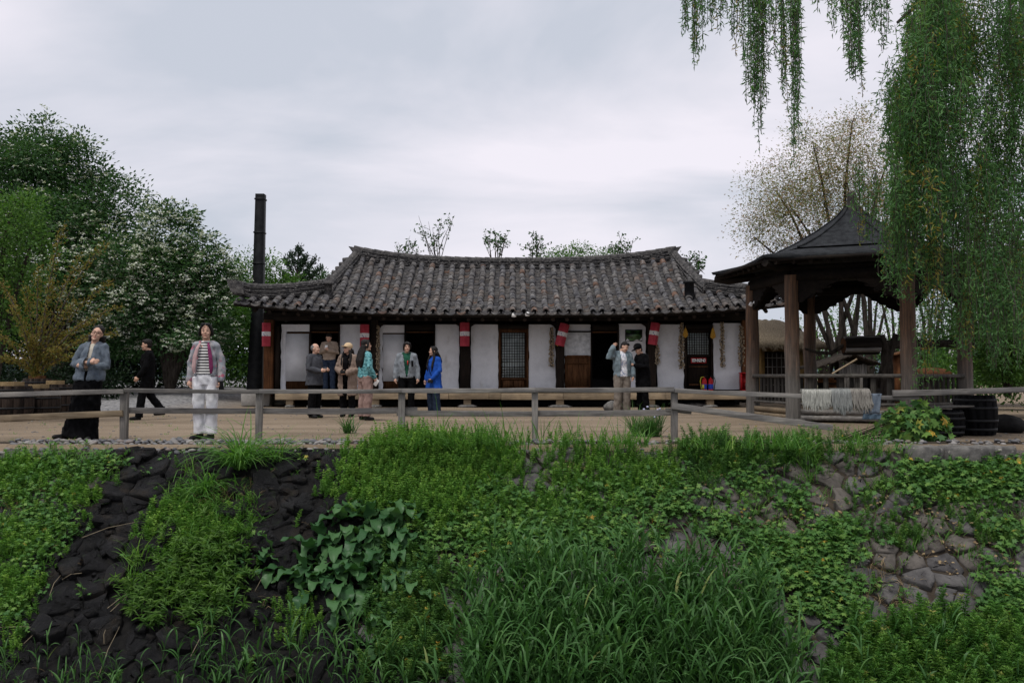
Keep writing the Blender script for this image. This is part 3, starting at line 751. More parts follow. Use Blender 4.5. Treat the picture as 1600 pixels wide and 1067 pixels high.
# fire extinguishers and their cabinet
for k, (px, lab) in enumerate(((1100.5, 'red fire extinguisher with yellow hose, left of the pair at the sign door'), (1110.5, 'red fire extinguisher with blue label, right of the pair at the sign door'))):
    Y = WY - 0.30; p = P(px, 600, Y); p.z = 0.482
    fe = empty('fire_extinguisher', p, lab, 'fire extinguisher', 'fire extinguishers on the porch')
    q = MB(); q.lathe(p, [(0.075, 0), (0.08, 0.02), (0.08, 0.30), (0.055, 0.36), (0.02, 0.385), (0.02, 0.41)], 14); q.build('cylinder', M_redpaint, fe, smooth=True)
    q = MB(); q.lathe(p, [(0.0815, 0.05), (0.0815, 0.20)], 14); q.build('label_band', M_blue_label, fe, smooth=True)
    q = MB(); q.box(p + Vector((0, 0, 0.425)), (0.05, 0.03, 0.03)); q.box(p + Vector((0.05, 0, 0.455)), (0.12, 0.02, 0.015)); q.build('valve', M_black_metal, fe)
    s = -1 if k == 0 else 1
    q = MB(); q.tube([p + Vector((s * .02, -0.02, .42)), p + Vector((s * .10, -0.03, .41)), p + Vector((s * .135, -0.04, .3)), p + Vector((s * .10, -0.05, .05))], 0.012, 6); q.build('hose', M_yellow if k == 0 else M_black_metal, fe, smooth=True)
    if k == 0:
        q = MB(); q.box(p + Vector((-0.05, -0.07, 0.12)), (0.06, 0.03, 0.13)); q.build('tag_card', M_yellow, fe)
Y = WY - 0.3; p = P(1167, 600, Y); p.z = 0.482
rb = empty('red_cabinet', p, 'open fronted red metal cabinet at the right end of the porch', 'cabinet')
q = MB(); 
for c, sz in (((-.19, 0, .28), (.03, .25, .56)), ((.19, 0, .28), (.03, .25, .56)), ((0, .115, .28), (.35, .02, .56)), ((0, 0, .545), (.44, .29, .03)), ((0, 0, .015), (.35, .25, .03))): q.box(p + Vector(c), sz)
q.build('case', M_redpaint, rb); q = MB(); q.box(p + Vector((.06, -.03, .13)), (.2, .18, .2)); q.build('white_box', M_white, rb)
for k, (px, py) in enumerate(((803, 491.5), (824, 490))):
    p = P(px, py, 26.55); sp = empty('spotlight', p, ['white spotlight under the eave, left one of the centre pair', 'white spotlight under the eave, right one of the centre pair'][k], 'spotlight', 'spotlights under the eave')
    q = MB(); q.lathe(p, [(0.045, -0.07), (0.075, -0.06), (0.06, 0.03), (0.02, 0.05)], 12, Matrix.Rotation(R(20), 3, 'X')); q.build('housing', M_white, sp, smooth=True)
    q = MB(); q.tube([p + Vector((0, 0, .03)), p + Vector((0, 0.05, .13))], 0.012, 6); q.build('arm', M_black_metal, sp)
for k, (px, py, w, h, lab) in enumerate(((965, 643, .62, .28, 'rounded dark stepping stone left of the man with his hand raised'), (1108, 638, .85, .12, 'flat grey stone slab on the ground before the sign door'))):
    p = G(px, py + 1); p.y += 2.0 if k else 0.6; q = MB(); q.ell((p.x, p.y, h * .4), (w / 2, .25, h * .62), None, 14, 9, jit=0.07); thing(q, 'stepping_stone', M_rock, lab, 'stone', (p.x, p.y, 0), smooth=True)
# ------------------------------------------------------------------ six posted gazebo
def post_mat():
    m, t, b, o = nt_new('two_tone_post_wood')
    n = tex(t, 3.0, 7, 0.68, (9, 9, 0.5), dist=0.3)
    g = t.nodes.new('ShaderNodeNewGeometry'); sp = t.nodes.new('ShaderNodeSeparateXYZ'); t.links.new(g.outputs['Position'], sp.inputs[0])
    n2 = tex(t, 1.3, 4, 0.6); ad = t.nodes.new('ShaderNodeMath'); ad.operation = 'MULTIPLY_ADD'; t.links.new(n2.outputs['Fac'], ad.inputs[0]); ad.inputs[1].default_value = 1.5; t.links.new(sp.outputs['Z'], ad.inputs[2])
    f = ramp(t, ad.outputs[0], [(0.0, (0, 0, 0)), (1.0, (1, 1, 1))])
    mr = t.nodes.new('ShaderNodeMapRange'); mr.inputs[1].default_value = 1.3; mr.inputs[2].default_value = 2.5; t.links.new(ad.outputs[0], mr.inputs[0])
    grey = ramp(t, n.outputs['Fac'], [(0.3, (0.045, 0.042, 0.038)), (0.7, (0.17, 0.158, 0.142))])
    brown = ramp(t, n.outputs['Fac'], [(0.3, (0.02, 0.014, 0.010)), (0.52, (0.09, 0.048, 0.026)), (0.72, (0.21, 0.105, 0.048))])
    t.links.new(mixc(t, mr.outputs[0], grey, brown), b.inputs['Base Color']); b.inputs['Roughness'].default_value = 0.8
    bump(t, b, n.outputs['Fac'], 0.6, 0.015)
    return m
M_post = post_mat()
M_wood_old = wood('old_rail_wood', (0.035, 0.033, 0.03), (0.13, 0.122, 0.11), 'x')
M_wood_old_z = wood('old_baluster_wood', (0.02, 0.019, 0.017), (0.075, 0.07, 0.063), 'z')
GC = Vector((7.512, 19.686, 0)); GR, GA = 2.178, 2.728
gz = empty('gazebo', GC, 'six posted open wooden gazebo with black felt roof beside the house', 'gazebo')
def gv(k, r=GR, z=0.0):
    a = GA + k * math.pi / 3; return Vector((GC.x + r * math.cos(a), GC.y + r * math.sin(a), z))
GB = 3.0
for k in range(6):
    b = gv(k); n = 9
    pts = [b + Vector((rng.normal(0, .006), rng.normal(0, .006), z)) for z in np.linspace(-0.02, GB, n)]
    rad = [0.155 - 0.018 * i / n for i in range(n)]
    q = MB(); q.tube(pts, rad, 14); q.build('post', M_post, gz, smooth=True)
    q = MB(); q.ell((b.x, b.y, -0.02), (0.30, 0.30, 0.09), jit=0.06); q.build('footing_stone', M_rock, gz)
for k in range(6):
    a, b = gv(k), gv(k + 1); d = (b - a).normalized(); nrm = Vector((-d.y, d.x, 0))
    for z, h, w in ((2.98, 0.20, 0.18), (3.14, 0.12, 0.12)):
        q = MB(); q.bar(a + Vector((0, 0, z)), b + Vector((0, 0, z + 0.003 * k)), w, h); q.build('beam', M_wood_dark, gz)
    L = (b - a).length                       # scalloped brackets hanging in the corners
    prof = [(0.12, 2.88), (0.95, 2.88), (0.90, 2.83), (0.80, 2.80), (0.76, 2.72), (0.64, 2.70), (0.60, 2.62), (0.46, 2.60), (0.40, 2.52), (0.28, 2.50), (0.22, 2.44), (0.12, 2.44)]
    for e, s in ((a, 1), (b, -1)):
        rings_ = [[e + d * (s * u) + nrm * w + Vector((0, 0, z)) for u, z in prof] for w in (-0.035, 0.035)]
        q = MB(); q.rings(rings_); q.build('bracket', M_wood_dark, gz)
    # deck edge boards, rails, balusters
    for z, h in ((0.20, 0.10), (0.08, 0.10)):
        q = MB(); q.bar(a + d * 0.14 + Vector((0, 0, z)), b - d * 0.14 + Vector((0, 0, z)), 0.06, h, jit=0.004); q.build('deck_edge', M_wood_tan if k in (0, 5) else M_wood_grey, gz)
    if k in (0, 1, 2, 4, 5):
        q = MB(); q.bar(a + d * 0.13 + Vector((0, 0, 0.93)), b - d * 0.13 + Vector((0, 0, 0.93)), 0.12, 0.075, jit=0.003); q.build('hand_rail', M_wood_old, gz)
        q = MB(); q.bar(a + d * 0.13 + Vector((0, 0, 0.36)), b - d * 0.13 + Vector((0, 0, 0.36)), 0.06, 0.06, jit=0.003); q.build('lower_rail', M_wood_old, gz)
        nb = 9 if k in (0, 2) else 6
        for j in range(nb):
            u = 0.2 + (L - 0.4) * (j + 0.5) / nb; c = a + d * u
            q = MB(); q.bar(c + Vector((0, 0, 0.39)), c + Vector((0, 0, 0.895)), 0.075 if k in (0, 2) else 0.10, 0.03, up=(nrm.x, nrm.y, 0)); q.build('baluster', M_wood_old_z, gz)
for i in range(19):                          # floor planks
    y = -1.80 + i * 0.2; 
    ang = GA + math.pi / 6; ux = Vector((math.cos(ang + math.pi / 2), math.sin(ang + math.pi / 2), 0)); uy = Vector((math.cos(ang), math.sin(ang), 0))
    half = min(GR - abs(y) * 0.577 - 0.1, 2.0) if abs(y) < 1.83 else 0
    if half > 0.3:
        q = MB(); c = GC + uy * y + Vector((0, 0, 0.235)); q.bar(c - ux * half, c + ux * half, 0.19, 0.035, jit=0.003); q.build('floor_plank', M_wood_tan, gz)
# roof: concave felt cone above a flatter skirt, rafters, board edge, finial
prof = [(0.13, 4.66), (0.35, 4.42), (0.75, 4.15), (1.2, 3.90), (1.7, 3.68), (1.95, 3.60)]
def roof_ring(r, z, lift=0.0, n=5):
    out = []
    for k in range(6):
        a, b = gv(k, r, z + lift), gv(k + 1, r, z + lift)
        for j in range(n):
            t = j / n; p = a.lerp(b, t); sag = 4 * t * (1 - t)
            p.z -= lift * sag; p += (Vector((GC.x, GC.y, p.z)) - p) * (0.035 * sag if r > 2 else 0); out.append(p)
    return out
rings_ = [roof_ring(r, z + rng.normal(0, 0.004)) for r, z in reversed(prof)]
q = MB(); q.rings(rings_); q.build('upper_roof', M_felt, gz)
rings_ = [roof_ring(r, z, l) for r, z, l in ((3.07, 3.245, 0.05), (3.10, 3.30, 0.05), (2.5, 3.435, 0.02), (1.9, 3.575, 0), (0.2, 3.62, 0))]
q = MB(); q.rings(rings_); q.build('lower_roof', M_felt, gz)
for k in range(6):
    q = MB(); q.tube([gv(k, r, z + 0.012) for r, z in prof[::-1]], 0.022, 6); q.build('roof_seam', M_felt, gz)
    a, b = gv(k, 3.09, 3.30), gv(k + 1, 3.09, 3.30)
    for j in range(9):
        t = (j + 0.5) / 9; e = a.lerp(b, t); e += (Vector((GC.x, GC.y, e.z)) - e) * (0.035 * 4 * t * (1 - t) + 0.03); e.z = 3.20
        i_ = gv(k, 1.9, 3.38).lerp(gv(k + 1, 1.9, 3.38), 0.15 + 0.7 * t); i_.z = 3.40
        q = MB(); q.tube([e, i_], 0.05, 8); q.build('rafter', M_wood_dark, gz, smooth=True)
    q = MB(); q.tube([gv(k, 3.02, 3.19), gv(k, 2.7, 3.14), gv(k, 2.1, 3.20)], [0.075, 0.09, 0.09], 8); q.build('hip_rafter', M_wood_dark, gz, smooth=True)
    q = MB(); q.bar(gv(k, 2.99, 3.255), gv(k + 1, 2.99, 3.256), 0.03, 0.07); q.build('eave_board', M_wood_dark, gz)
q = MB(); q.lathe((GC.x, GC.y, 4.55), [(0.20, 0), (0.17, 0.08), (0.11, 0.12), (0.095, 0.25), (0.10, 0.40), (0.06, 0.44)], 12); q.build('finial', M_wood_old_z, gz, smooth=True)
p = gv(0, GR, 2.62) + Vector((0.02, -0.16, 0))
fl = empty('floodlight_cluster', p, 'three small white floodlights clamped to the leftmost gazebo post', 'floodlight')
q = MB(); q.tube([p + Vector((-0.15, 0, -.06)), p + Vector((0.15, 0, .08))], 0.012, 6); q.build('arm', M_black_metal, fl)
for j in range(3):
    q = MB(); q.box(p + Vector((-0.1 + j * 0.1, -0.05, -0.06 + j * 0.045)), (0.075, 0.06, 0.09), Matrix.Rotation(R(25), 3, 'Y')); q.build('lamp', M_white, fl, bevel=0.01)
# the old drum mill inside
dY = 19.75
a, b = P(1318, 540, dY), P(1372, 539, dY)
ml = empty('drum_mill', (a.x, dY, 0.25), 'dark wooden drum mill on a forked post inside the gazebo', 'mill')
q = MB(); n = 10
for j in range(n):
    t = 2 * math.pi * j / n; r = 0.175; c0 = Vector((0, r * math.cos(t), r * math.sin(t)))
    st = MB(); st.bar(a + c0, b + c0, 0.112, 0.05, up=c0, jit=0.004); st.build('drum_stave', M_wood_dark if j % 3 else M_wood_grey, ml)
q.tube([a - Vector((.01, 0, 0)), a + Vector((.03, 0, 0))], 0.165, 12); q.tube([b - Vector((.03, 0, 0)), b + Vector((.01, 0, 0))], 0.165, 12); q.build('drum_end', M_wood_brown, ml)
e = P(1527, 537, dY + 0.2); q = MB(); q.tube([b, b.lerp(e, .5) + Vector((0, 0, .02)), e], [0.10, 0.085, 0.08], 10); q.build('axle_pole', M_bark, ml, smooth=True)
q = MB(); q.tube([a, P(1298, 552, dY), P(1278, 551, dY - .1), P(1258, 545, dY - .2)], [0.05, 0.04, 0.035, 0.025], 8); q.build('crooked_handle', M_bark, ml, smooth=True)
f0 = P(1386, 606, dY); f0.z = 0.25
q = MB(); q.tube([f0, P(1386, 575, dY), P(1384, 548, dY), P(1377, 524, dY - .05)], [0.15, 0.13, 0.11, 0.07], 9); q.tube([P(1386, 560, dY), P(1394, 540, dY), P(1400, 522, dY)], [0.11, 0.08, 0.06], 9); q.build('forked_post', M_bark, ml, smooth=True)
q = MB(); q.tube([P(1370, 604, dY + .3), P(1380, 570, dY)], [0.07, 0.05], 8); q.build('prop', M_bark, ml, smooth=True)

# ------------------------------------------------------------------ buildings seen through the gazebo
tY = 33.0
th = empty('thatched_hut', (P(1215, 600, tY).x, tY, 0), 'low ochre walled hut with a shaggy straw thatch behind the gazebo', 'hut')
xl, xr = P(1150, 560, tY).x, P(1274, 560, tY).x
q = MB(); V = []; nn = 26; mm = 12
for j in range(mm + 1):
    for i in range(nn + 1):
        u, v = i / nn, j / mm; x = xl + (xr - xl) * u; y = tY - 1.6 + 3.4 * v
        h = 2.02 + 0.98 * (1 - abs(2 * v - 1) ** 1.6) * min(1, (1 - u) * 1.9 + 0.18) ** 0.8 + rng.normal(0, 0.02)
        V.append((x + rng.normal(0, .02), y, h))
q.add(V, [(j * (nn + 1) + i, j * (nn + 1) + i + 1, (j + 1) * (nn + 1) + i + 1, (j + 1) * (nn + 1) + i) for j in range(mm) for i in range(nn)])
tr = q.build('thatch_roof', M_thatch, th, smooth=True); tr.modifiers.new('s', 'SOLIDIFY').thickness = 0.16
sV = []; q = MB()                            # loose straw at the eave
for i in range(420):
    x = rng.uniform(xl, xr + .05); p = Vector((x, tY - 1.62 + rng.uniform(-.05, .1), 2.03 + rng.uniform(-.08, .12)))
    q.tube([p, p + Vector((rng.normal(0, .03), -rng.uniform(.05, .16), -rng.uniform(.06, .18)))], 0.006, 3, caps=False)
tag(q.build('straw_fringe', M_thatch, th), kind='stuff')
wx0, wx1 = P(1170, 560, tY).x, P(1262, 560, tY).x
q = MB(); q.box(((wx0 + wx1) / 2, tY + 0.2, 0.98), (wx1 - wx0, 2.2, 1.96)); q.build('wall', M_ochre, th)
dx0, dx1 = P(1196, 560, tY - 1).x, P(1232, 560, tY - 1).x
q = MB(); q.box(((dx0 + dx1) / 2, tY - 0.93, 0.95), (dx1 - dx0, 0.06, 1.7)); dd = q.build('door', M_wood_dark_z, th)
for k in range(5):
    q = MB(); q.box((dx0 + (dx1 - dx0) * (k + .5) / 5, tY - 0.975, 0.95), (0.025, 0.03, 1.6)); q.build('door_bar', M_wood_grey_z, dd)
    q = MB(); q.box(((dx0 + dx1) / 2, tY - 0.98, 0.3 + k * 0.32), (dx1 - dx0, 0.03, 0.025)); q.build('door_bar', M_wood_grey, dd)
for px in (1186, 1240, 1262):
    q = MB(); x = P(px, 560, tY - 1).x; q.tube([(x, tY - 0.98, 0), (x, tY - 0.98, 2.0)], 0.09, 8); q.build('post', M_ochre if px == 1186 else M_wood_dark_z, th, smooth=True)
sY = 29.0
sh = empty('plank_shed', (P(1332, 600, sY).x, sY, 0), 'small low plank shed with a bark covered gable roof behind the gazebo rail', 'shed')
for k in range(11):
    x0 = P(1311 + k * 4.0, 590, sY).x; x1 = P(1314.7 + k * 4.0, 590, sY).x; z1 = hz(569 + rng.uniform(-1, 1), sY)
    q = MB(); q.box(((x0 + x1) / 2, sY + rng.normal(0, .01), z1 / 2), (x1 - x0, 0.05, z1), jit=0.004); q.build('plank', M_wood_grey_z, sh)
ap = P(1338, 557, sY - .3); el_, er = P(1278, 575, sY - .3), P(1378, 570, sY - .3)
for s, e in (('l', el_), ('r', er)):
    for k in range(6):
        u0, u1 = k / 6, (k + 1.15) / 6; a = ap.lerp(e, u0); b = ap.lerp(e, u1)
        a.z += 0.012 * (6 - k); q = MB(); rings_ = [[a, a + Vector((0, 1.9, 0)), a + Vector((0, 1.9, .05)), a + Vector((0, 0, .05))], [b, b + Vector((0, 1.9, 0)), b + Vector((0, 1.9, .05)), b + Vector((0, 0, .05))]]
        q.rings([[v + Vector(rng.normal(0, .012, 3)) for v in r] for r in rings_]); q.build('roof_slab', M_bark, sh)
q = MB(); q.bar(P(1300, 584, sY - .4), P(1339, 561, sY - .4), 0.05, 0.05); q.build('rake_pole', M_wood_tan, sh)
q = MB(); q.box((P(1366, 590, sY + .8).x, sY + .9, 0.45), (0.9, 1.0, 0.9)); q.box((P(1322, 590, sY + 1).x, sY + 1.1, 0.5), (1.8, .1, 1.0)); q.build('back_wall', M_wood_dark, sh)
q = MB()
for k in range(14):
    p = Vector((P(1290, 590, sY).x + rng.uniform(-.5, .35), sY + 0.4, 0.06 + 0.07 * k)); 
    log = MB(); log.tube([p, p + Vector((rng.uniform(.25, .5), -0.4, 0))], 0.05, 7); log.build('stacked_log', M_wood_brown if k % 3 else M_bark, sh, smooth=True)
cY2 = 27.0
cb = empty('wooden_cupboard', (P(1414, 600, cY2).x, cY2, 0), 'tall narrow orange brown wooden cupboard behind the gazebo post', 'cupboard')
x0, x1 = P(1398, 560, cY2).x, P(1438, 560, cY2).x; zt = hz(553, cY2)
for xa in (x0, x1):
    q = MB(); q.box((xa, cY2, zt / 2), (0.07, 0.6, zt)); q.build('side', M_wood_red, cb)
q = MB(); q.box(((x0 + x1) / 2, cY2 + .25, zt / 2), (x1 - x0, .05, zt)); q.build('back', M_wood_dark, cb)
for z in (0.3, 0.9, zt - 0.1):
    q = MB(); q.box(((x0 + x1) / 2, cY2 - .01, z), (x1 - x0 - .08, .5, .04)); q.build('shelf', M_wood_red, cb)
q = MB(); q.bar((x0 - .25, cY2 - .1, zt - 0.05), (x1 + .1, cY2 - .1, zt + .20), .7, .05); q.build('lid', M_wood_brown, cb)
p = P(1455, 600, 24); q = MB(); q.lathe((p.x, 24, 0.60), [(0.05, 0.56), (0.36, 0.52), (0.52, 0.42), (0.5, 0.32)], 18); 
bs = empty('upturned_basket', (p.x, 24, 0), 'red brown upturned basket on a stump behind the gazebo rail', 'basket'); q.build('basket_shell', M_wood_red, bs, smooth=True)
q = MB(); q.tube([(p.x, 24, 0), (p.x, 24, 0.93)], [0.38, 0.34], 12); q.build('stump', M_bark, bs)
p = P(1488, 600, 26); p.z = 0
q = MB(); q.tube([p, P(1486, 545, 26)], 0.07, 10); thing(q, 'white_pipe', M_white, 'thin white upright pipe behind the right of the gazebo', 'pipe', p, smooth=True)

# ------------------------------------------------------------------ barrels and rocks on the right
M_barrel = mat('black_barrel_wood', (0.002, 0.002, 0.0025), (0.008, 0.008, 0.009), 3, 0.7, (6, 6, 0.6), bmp=0.4, spec=0.12)
def barrel(c, r, h, name, label, group, m=M_barrel, lid=None, n=16, bulge=1.13):
    c = Vector(c); o = empty(name, c, label, 'barrel', group)
    for k in range(n):
        st = MB(); t0, t1 = 2 * math.pi * k / n, 2 * math.pi * (k + .96) / n; rings_ = []
        for i in range(6):
            u = i / 5; rr = r * (1 + (bulge - 1) * 4 * u * (1 - u)); z = c.z + h * u
            rings_.append([Vector((c.x + q_ * math.cos(t), c.y + q_ * math.sin(t), z)) for q_, t in ((rr, t0), (rr, t1), (rr - .03, t1), (rr - .03, t0))])
        st.rings(rings_); st.build('stave', m, o)
    for u in (0.14, 0.36, 0.68, 0.88):
        rr = r * (1 + (bulge - 1) * 4 * u * (1 - u)) + 0.006; q = MB()
        q.rings([[Vector((c.x + q_ * math.cos(2 * math.pi * j / 24), c.y + q_ * math.sin(2 * math.pi * j / 24), c.z + h * u + z)) for j in range(24)] for q_, z in ((rr - .01, -.02), (rr, -.02), (rr, .02), (rr - .01, .02))], caps=False); q.build('hoop', M_black_metal, o, smooth=True)
    q = MB(); q.tube([c + Vector((0, 0, h - .06)), c + Vector((0, 0, h - .03))], r * .97, 18); q.build('head', lid or m, o)
    return o
bp = G(1487, 682); barrel((bp.x, bp.y + .25, 0), 0.27, 0.40, 'barrel', 'low dark barrel under a grey board at the right of the gazebo', 'dark barrels by the gazebo')
bp = G(1537, 680); barrel((bp.x, bp.y + .25, 0), 0.29, 0.62, 'barrel', 'taller dark barrel, rightmost beside the black rock', 'dark barrels by the gazebo')
bp2 = G(1450, 674); barrel((bp2.x, bp2.y + .5, 0), 0.26, 0.38, 'barrel', 'low dark barrel half hidden by the vine bush', 'dark barrels by the gazebo')
q = MB(); q.bar(P(1462, 636, bp.y + .1), P(1514, 634, bp.y + .15), 0.35, 0.03, jit=.003); thing(q, 'grey_board', M_wood_grey, 'weathered grey board laid over the low dark barrel', 'board', (7, 14.3, .4))
for k, (px, py, w, d_, h, lab) in enumerate(((1575, 674, .50, .4, .26, 'black rounded rock right of the tall barrel'), (1508, 713, .78, .30, .09, 'pale flat stone slab at the edge of the bank below the barrels'), (1440, 716, .5, .28, .06, 'thin grey flat stone left of the pale slab on the bank edge'), (1560, 716, .4, .25, .08, 'small pale stone at the right end of the slab on the bank edge'))):
    p = G(px, py); q = MB()
    if k: p.x *= (BANK_Y - .08) / p.y; p.y = BANK_Y - .08
    if k == 0: q.ell((p.x, p.y + .1, h * .3), (w / 2 * 1.2, d_, h * .75), None, 14, 8, jit=.09)
    else:
        n = 13; ot = [(math.cos(t) * rng.uniform(.82, 1.05), math.sin(t) * rng.uniform(.82, 1.05)) for t in np.linspace(0, 2 * math.pi, n + 1)[:-1]]
        q.rings([[Vector((p.x + w * .55 * u * f, p.y + d_ * v * f, z + rng.normal(0, .008))) for u, v in ot] for f, z in ((.96, -.2), (1.0, -.05), (.94, -.025), (.5, -.015))])
    thing(q, 'black_rock' if k == 0 else 'flat_stone', M_soil if k == 0 else M_rock, lab, 'stone', (p.x, p.y, 0), smooth=False)

# ------------------------------------------------------------------ tub barrels with stone lids on the left
M_lid = mat('tan_cut_stone', (0.20, 0.135, 0.065), (0.34, 0.25, 0.135), 6, 0.85, bmp=0.5)
tb = [(-4, 658, 0.42, .72, 'barrel at the far left edge under a wide tan slab', (10, 609, 46)), (44, 655, .40, .66, 'front barrel of the left cluster with two tan slabs', (48, 612, 26)), (72, 652, .36, .74, 'rightmost barrel of the left cluster under a thick tan slab', (74, 602, 26)), (47, 640, .36, .86, 'back barrel of the left cluster carrying the highest brown slab', (47, 598, 25))]
M_tub = mat('old_tub_wood', (0.010, 0.008, 0.007), (0.05, 0.036, 0.028), 3, 0.7, (6, 6, .6), bmp=.5)
for k, (px, py, r, h, lab, (lx, ly, lw)) in enumerate(tb):
    p = G(px, py); c = Vector((p.x, p.y + r, 0)); barrel(c, r, h, 'barrel', 'dark wooden ' + lab, 'slab topped barrels on the left', M_tub, n=14)
    q = MB(); wl = lw / FPX * c.y / 2
    q.prism([(c.x + wl * math.cos(t) * rng.uniform(.85, 1.05), c.y + r * .75 * math.sin(t) * rng.uniform(.85, 1.05)) for t in np.linspace(0, 2 * math.pi, 9)[:-1]], c.z + h, c.z + h + .085, 'xy')
    thing(q, 'stone_slab', M_lid if k != 3 else M_wood_brown, ['wide tan stone slab lying on the leftmost barrel', 'flat tan slab lying on the front barrel of the left cluster', 'thick tan slab lying on the rightmost barrel of the left cluster', 'brown slab lying on the back barrel, highest of the left cluster'][k], 'slab', c + Vector((0, 0, h)), 'slabs on the left barrels', bevel=.01)
for k, (px, py) in enumerate(((30, 604), (46, 606))):
    p = P(px, py, 19.9); q = MB(); q.ell(p, (.2, .15, .045), None, 12, 7); thing(q, 'dark_bowl', M_black_metal, ['dark blue round lid between the left slabs, left one', 'dark blue round lid between the left slabs, right one'][k], 'lid', p, smooth=True)

# ------------------------------------------------------------------ rail fence along the bank
FY = 12.85
fn = empty('rail_fence', (0, FY, 0), 'weathered grey two rail wooden fence along the top of the bank', 'fence')
for px, y0, y1, w in ((195, 612, 690, 11), (405, 611, 690, 10), (628, 612, 684, 10), (836, 613, 686, 9.5), (1053, 611, 692, 10), (1640, 606, 690, 10)):
    x, zt = XZ(px, y0, FY); ww = w / FPX * FY
    q = MB(); q.bar((x, FY, -0.05), (x + rng.normal(0, .008), FY, zt), ww, ww * .8, up=(0, 1, 0), jit=0.003); q.build('post', M_wood_grey_z, fn, bevel=.004)
rails = [(-60, 619, 194, 611.5, 7.5, -.06), (194, 609.5, 405, 611.8, 6.5, -.062), (405, 611.5, 627, 610.5, 6.5, -.06), (627, 610, 836, 609.2, 7.0, -.062), (836, 609.2, 1053, 608.2, 7.0, -.06), (1054, 610, 1262, 618.8, 7, -.062),
         (-60, 655.5, 192, 645.5, 9.5, -.05), (200, 641, 403, 642, 8.5, .05), (398, 641.6, 652, 640.8, 9, .06), (620, 645.5, 836, 646.5, 8, .05), (836, 646, 1052, 644.5, 9, .055), (1050, 634, 1300, 668, 9.5, -.055), (1040, 640, 1080, 644, 6, .05),
         (1246, 619, 1435, 621, 6.5, -.01), (1395, 614.5, 1660, 606, 9, -.06)]
for k, (xa, ya, xb, yb, h, dy) in enumerate(rails):
    Y = FY + dy
    q = MB(); q.bar(P(xa, ya, Y), P(xb, yb, Y), 0.045, h / FPX * FY, jit=0.0045, bow=rng.uniform(-.006, .012)); q.build('rail', M_wood_tan if k == 6 else M_wood_grey, fn, bevel=.004)
# cloths drying on the rail
M_mop = [mat('pale_rag', (0.30, 0.30, 0.27), (0.50, 0.50, 0.45), 12, .95, (3, 3, .6), bmp=.8), mat('grey_rag', (0.19, 0.20, 0.195), (0.34, 0.35, 0.33), 12, .95, (3, 3, .6), bmp=.8), mat('brown_grey_rag', (0.19, 0.175, 0.155), (0.36, 0.34, 0.30), 12, .95, (3, 3, .6), bmp=.8)]
for k, (xa, xb, yt, yb, slant, lab) in enumerate(((1252, 1297, 609, 643, 0, 'pale fringed mop cloth, leftmost on the fence rail'), (1297, 1327, 608, 648, .05, 'grey fringed mop cloth, in the middle of the rail cloths'), (1326, 1356, 608, 646, .10, 'brownish ragged mop cloth next to the blue towel'))):
    Y = FY - 0.07; g = empty('mop_cloth', P((xa + xb) / 2, yt, Y), lab, 'cloth', 'mop cloths drying on the rail')
    A_, B_ = P(xa, yt + 2, Y).x, P(xb, yt + 2, Y).x; zt = P(xa, yt, Y).z; zb = P(xa, yb, Y).z
    q = MB(); n = 44
    for i in range(n):
        for lay in range(2):
            u = (i + rng.uniform(0, 1)) / n; x = A_ + (B_ - A_) * u; ln = (zt - zb) * rng.uniform(.74, 1.06) * (1 - .15 * abs(2 * u - 1)); y0 = Y - .02 - .015 * lay
            pts = [(x, Y + .055, zt - .03), (x, Y + .03, zt + .012), (x, y0, zt)] + [(x + slant * v * .6 + .006 * math.sin(v * 9 + i), y0 - .01 + rng.normal(0, .004), zt - ln * v) for v in (.2, .45, .7, .9, 1.0)]
            q.tube(pts, [.009, .010, .011, .011, .010, .010, .008, .003], 5, squash=.6)
    tag(q.build('strands', M_mop[k], g, smooth=True), kind='stuff')
    q = MB(); V = []
    for j, (yy, zz) in enumerate(((Y + .06, zt - .05), (Y + .035, zt + .004), (Y - .012, zt - .004), (Y - .016, zb + .35 * (zt - zb)))): V += [(A_ + (B_ - A_) * i / 8, yy, zz + rng.normal(0, .008 if j == 3 else 0)) for i in range(9)]
    q.add(V, [(j * 9 + i, j * 9 + i + 1, (j + 1) * 9 + i + 1, (j + 1) * 9 + i) for j in range(3) for i in range(8)]); q.build('backing', M_mop[k], g, smooth=True)
M_towel = mat('blue_grey_towel', (0.115, 0.145, 0.18), (0.165, 0.195, 0.235), 14, .95, bmp=.6); M_towel2 = mat('dark_blue_towel_border', (0.05, 0.085, 0.12), (0.10, 0.14, 0.18), 20, .95, (1, 1, 4), bmp=.6)
Y = FY - .07; tw = empty('towel', P(1362, 615, Y), 'blue grey towel with a dark border, rightmost on the fence rail', 'towel')
def tgrid(xa, xb, ya, yb, m, name, skew=0.0):
    q = MB(); V = []; n, k = 12, 8
    for j in range(k + 1):
        for i in range(n + 1):
            v = j / k; p = P(xa + (xb - xa) * i / n - skew * v, ya + (yb - ya) * v, Y - .012 - .012 * math.sin(i * 1.1 + v)); V.append(tuple(p))
    q.add(V, [(j * (n + 1) + i, j * (n + 1) + i + 1, (j + 1) * (n + 1) + i + 1, (j + 1) * (n + 1) + i) for j in range(k) for i in range(n)])
    o = q.build(name, m, tw, smooth=True); o.modifiers.new('s', 'SOLIDIFY').thickness = .008
tgrid(1352, 1377.5, 615, 646, M_towel, 'towel_body', 3); tgrid(1349, 1377.5, 646.5, 655, M_towel2, 'towel_border', 2)
q = MB(); q.bar((P(1352, 615, Y).x, Y + .03, P(1352, 616, Y).z + .004), (P(1377, 615, Y).x, Y + .03, P(1377, 616, Y).z + .004), .1, .012); q.build('towel_fold', M_towel, tw)
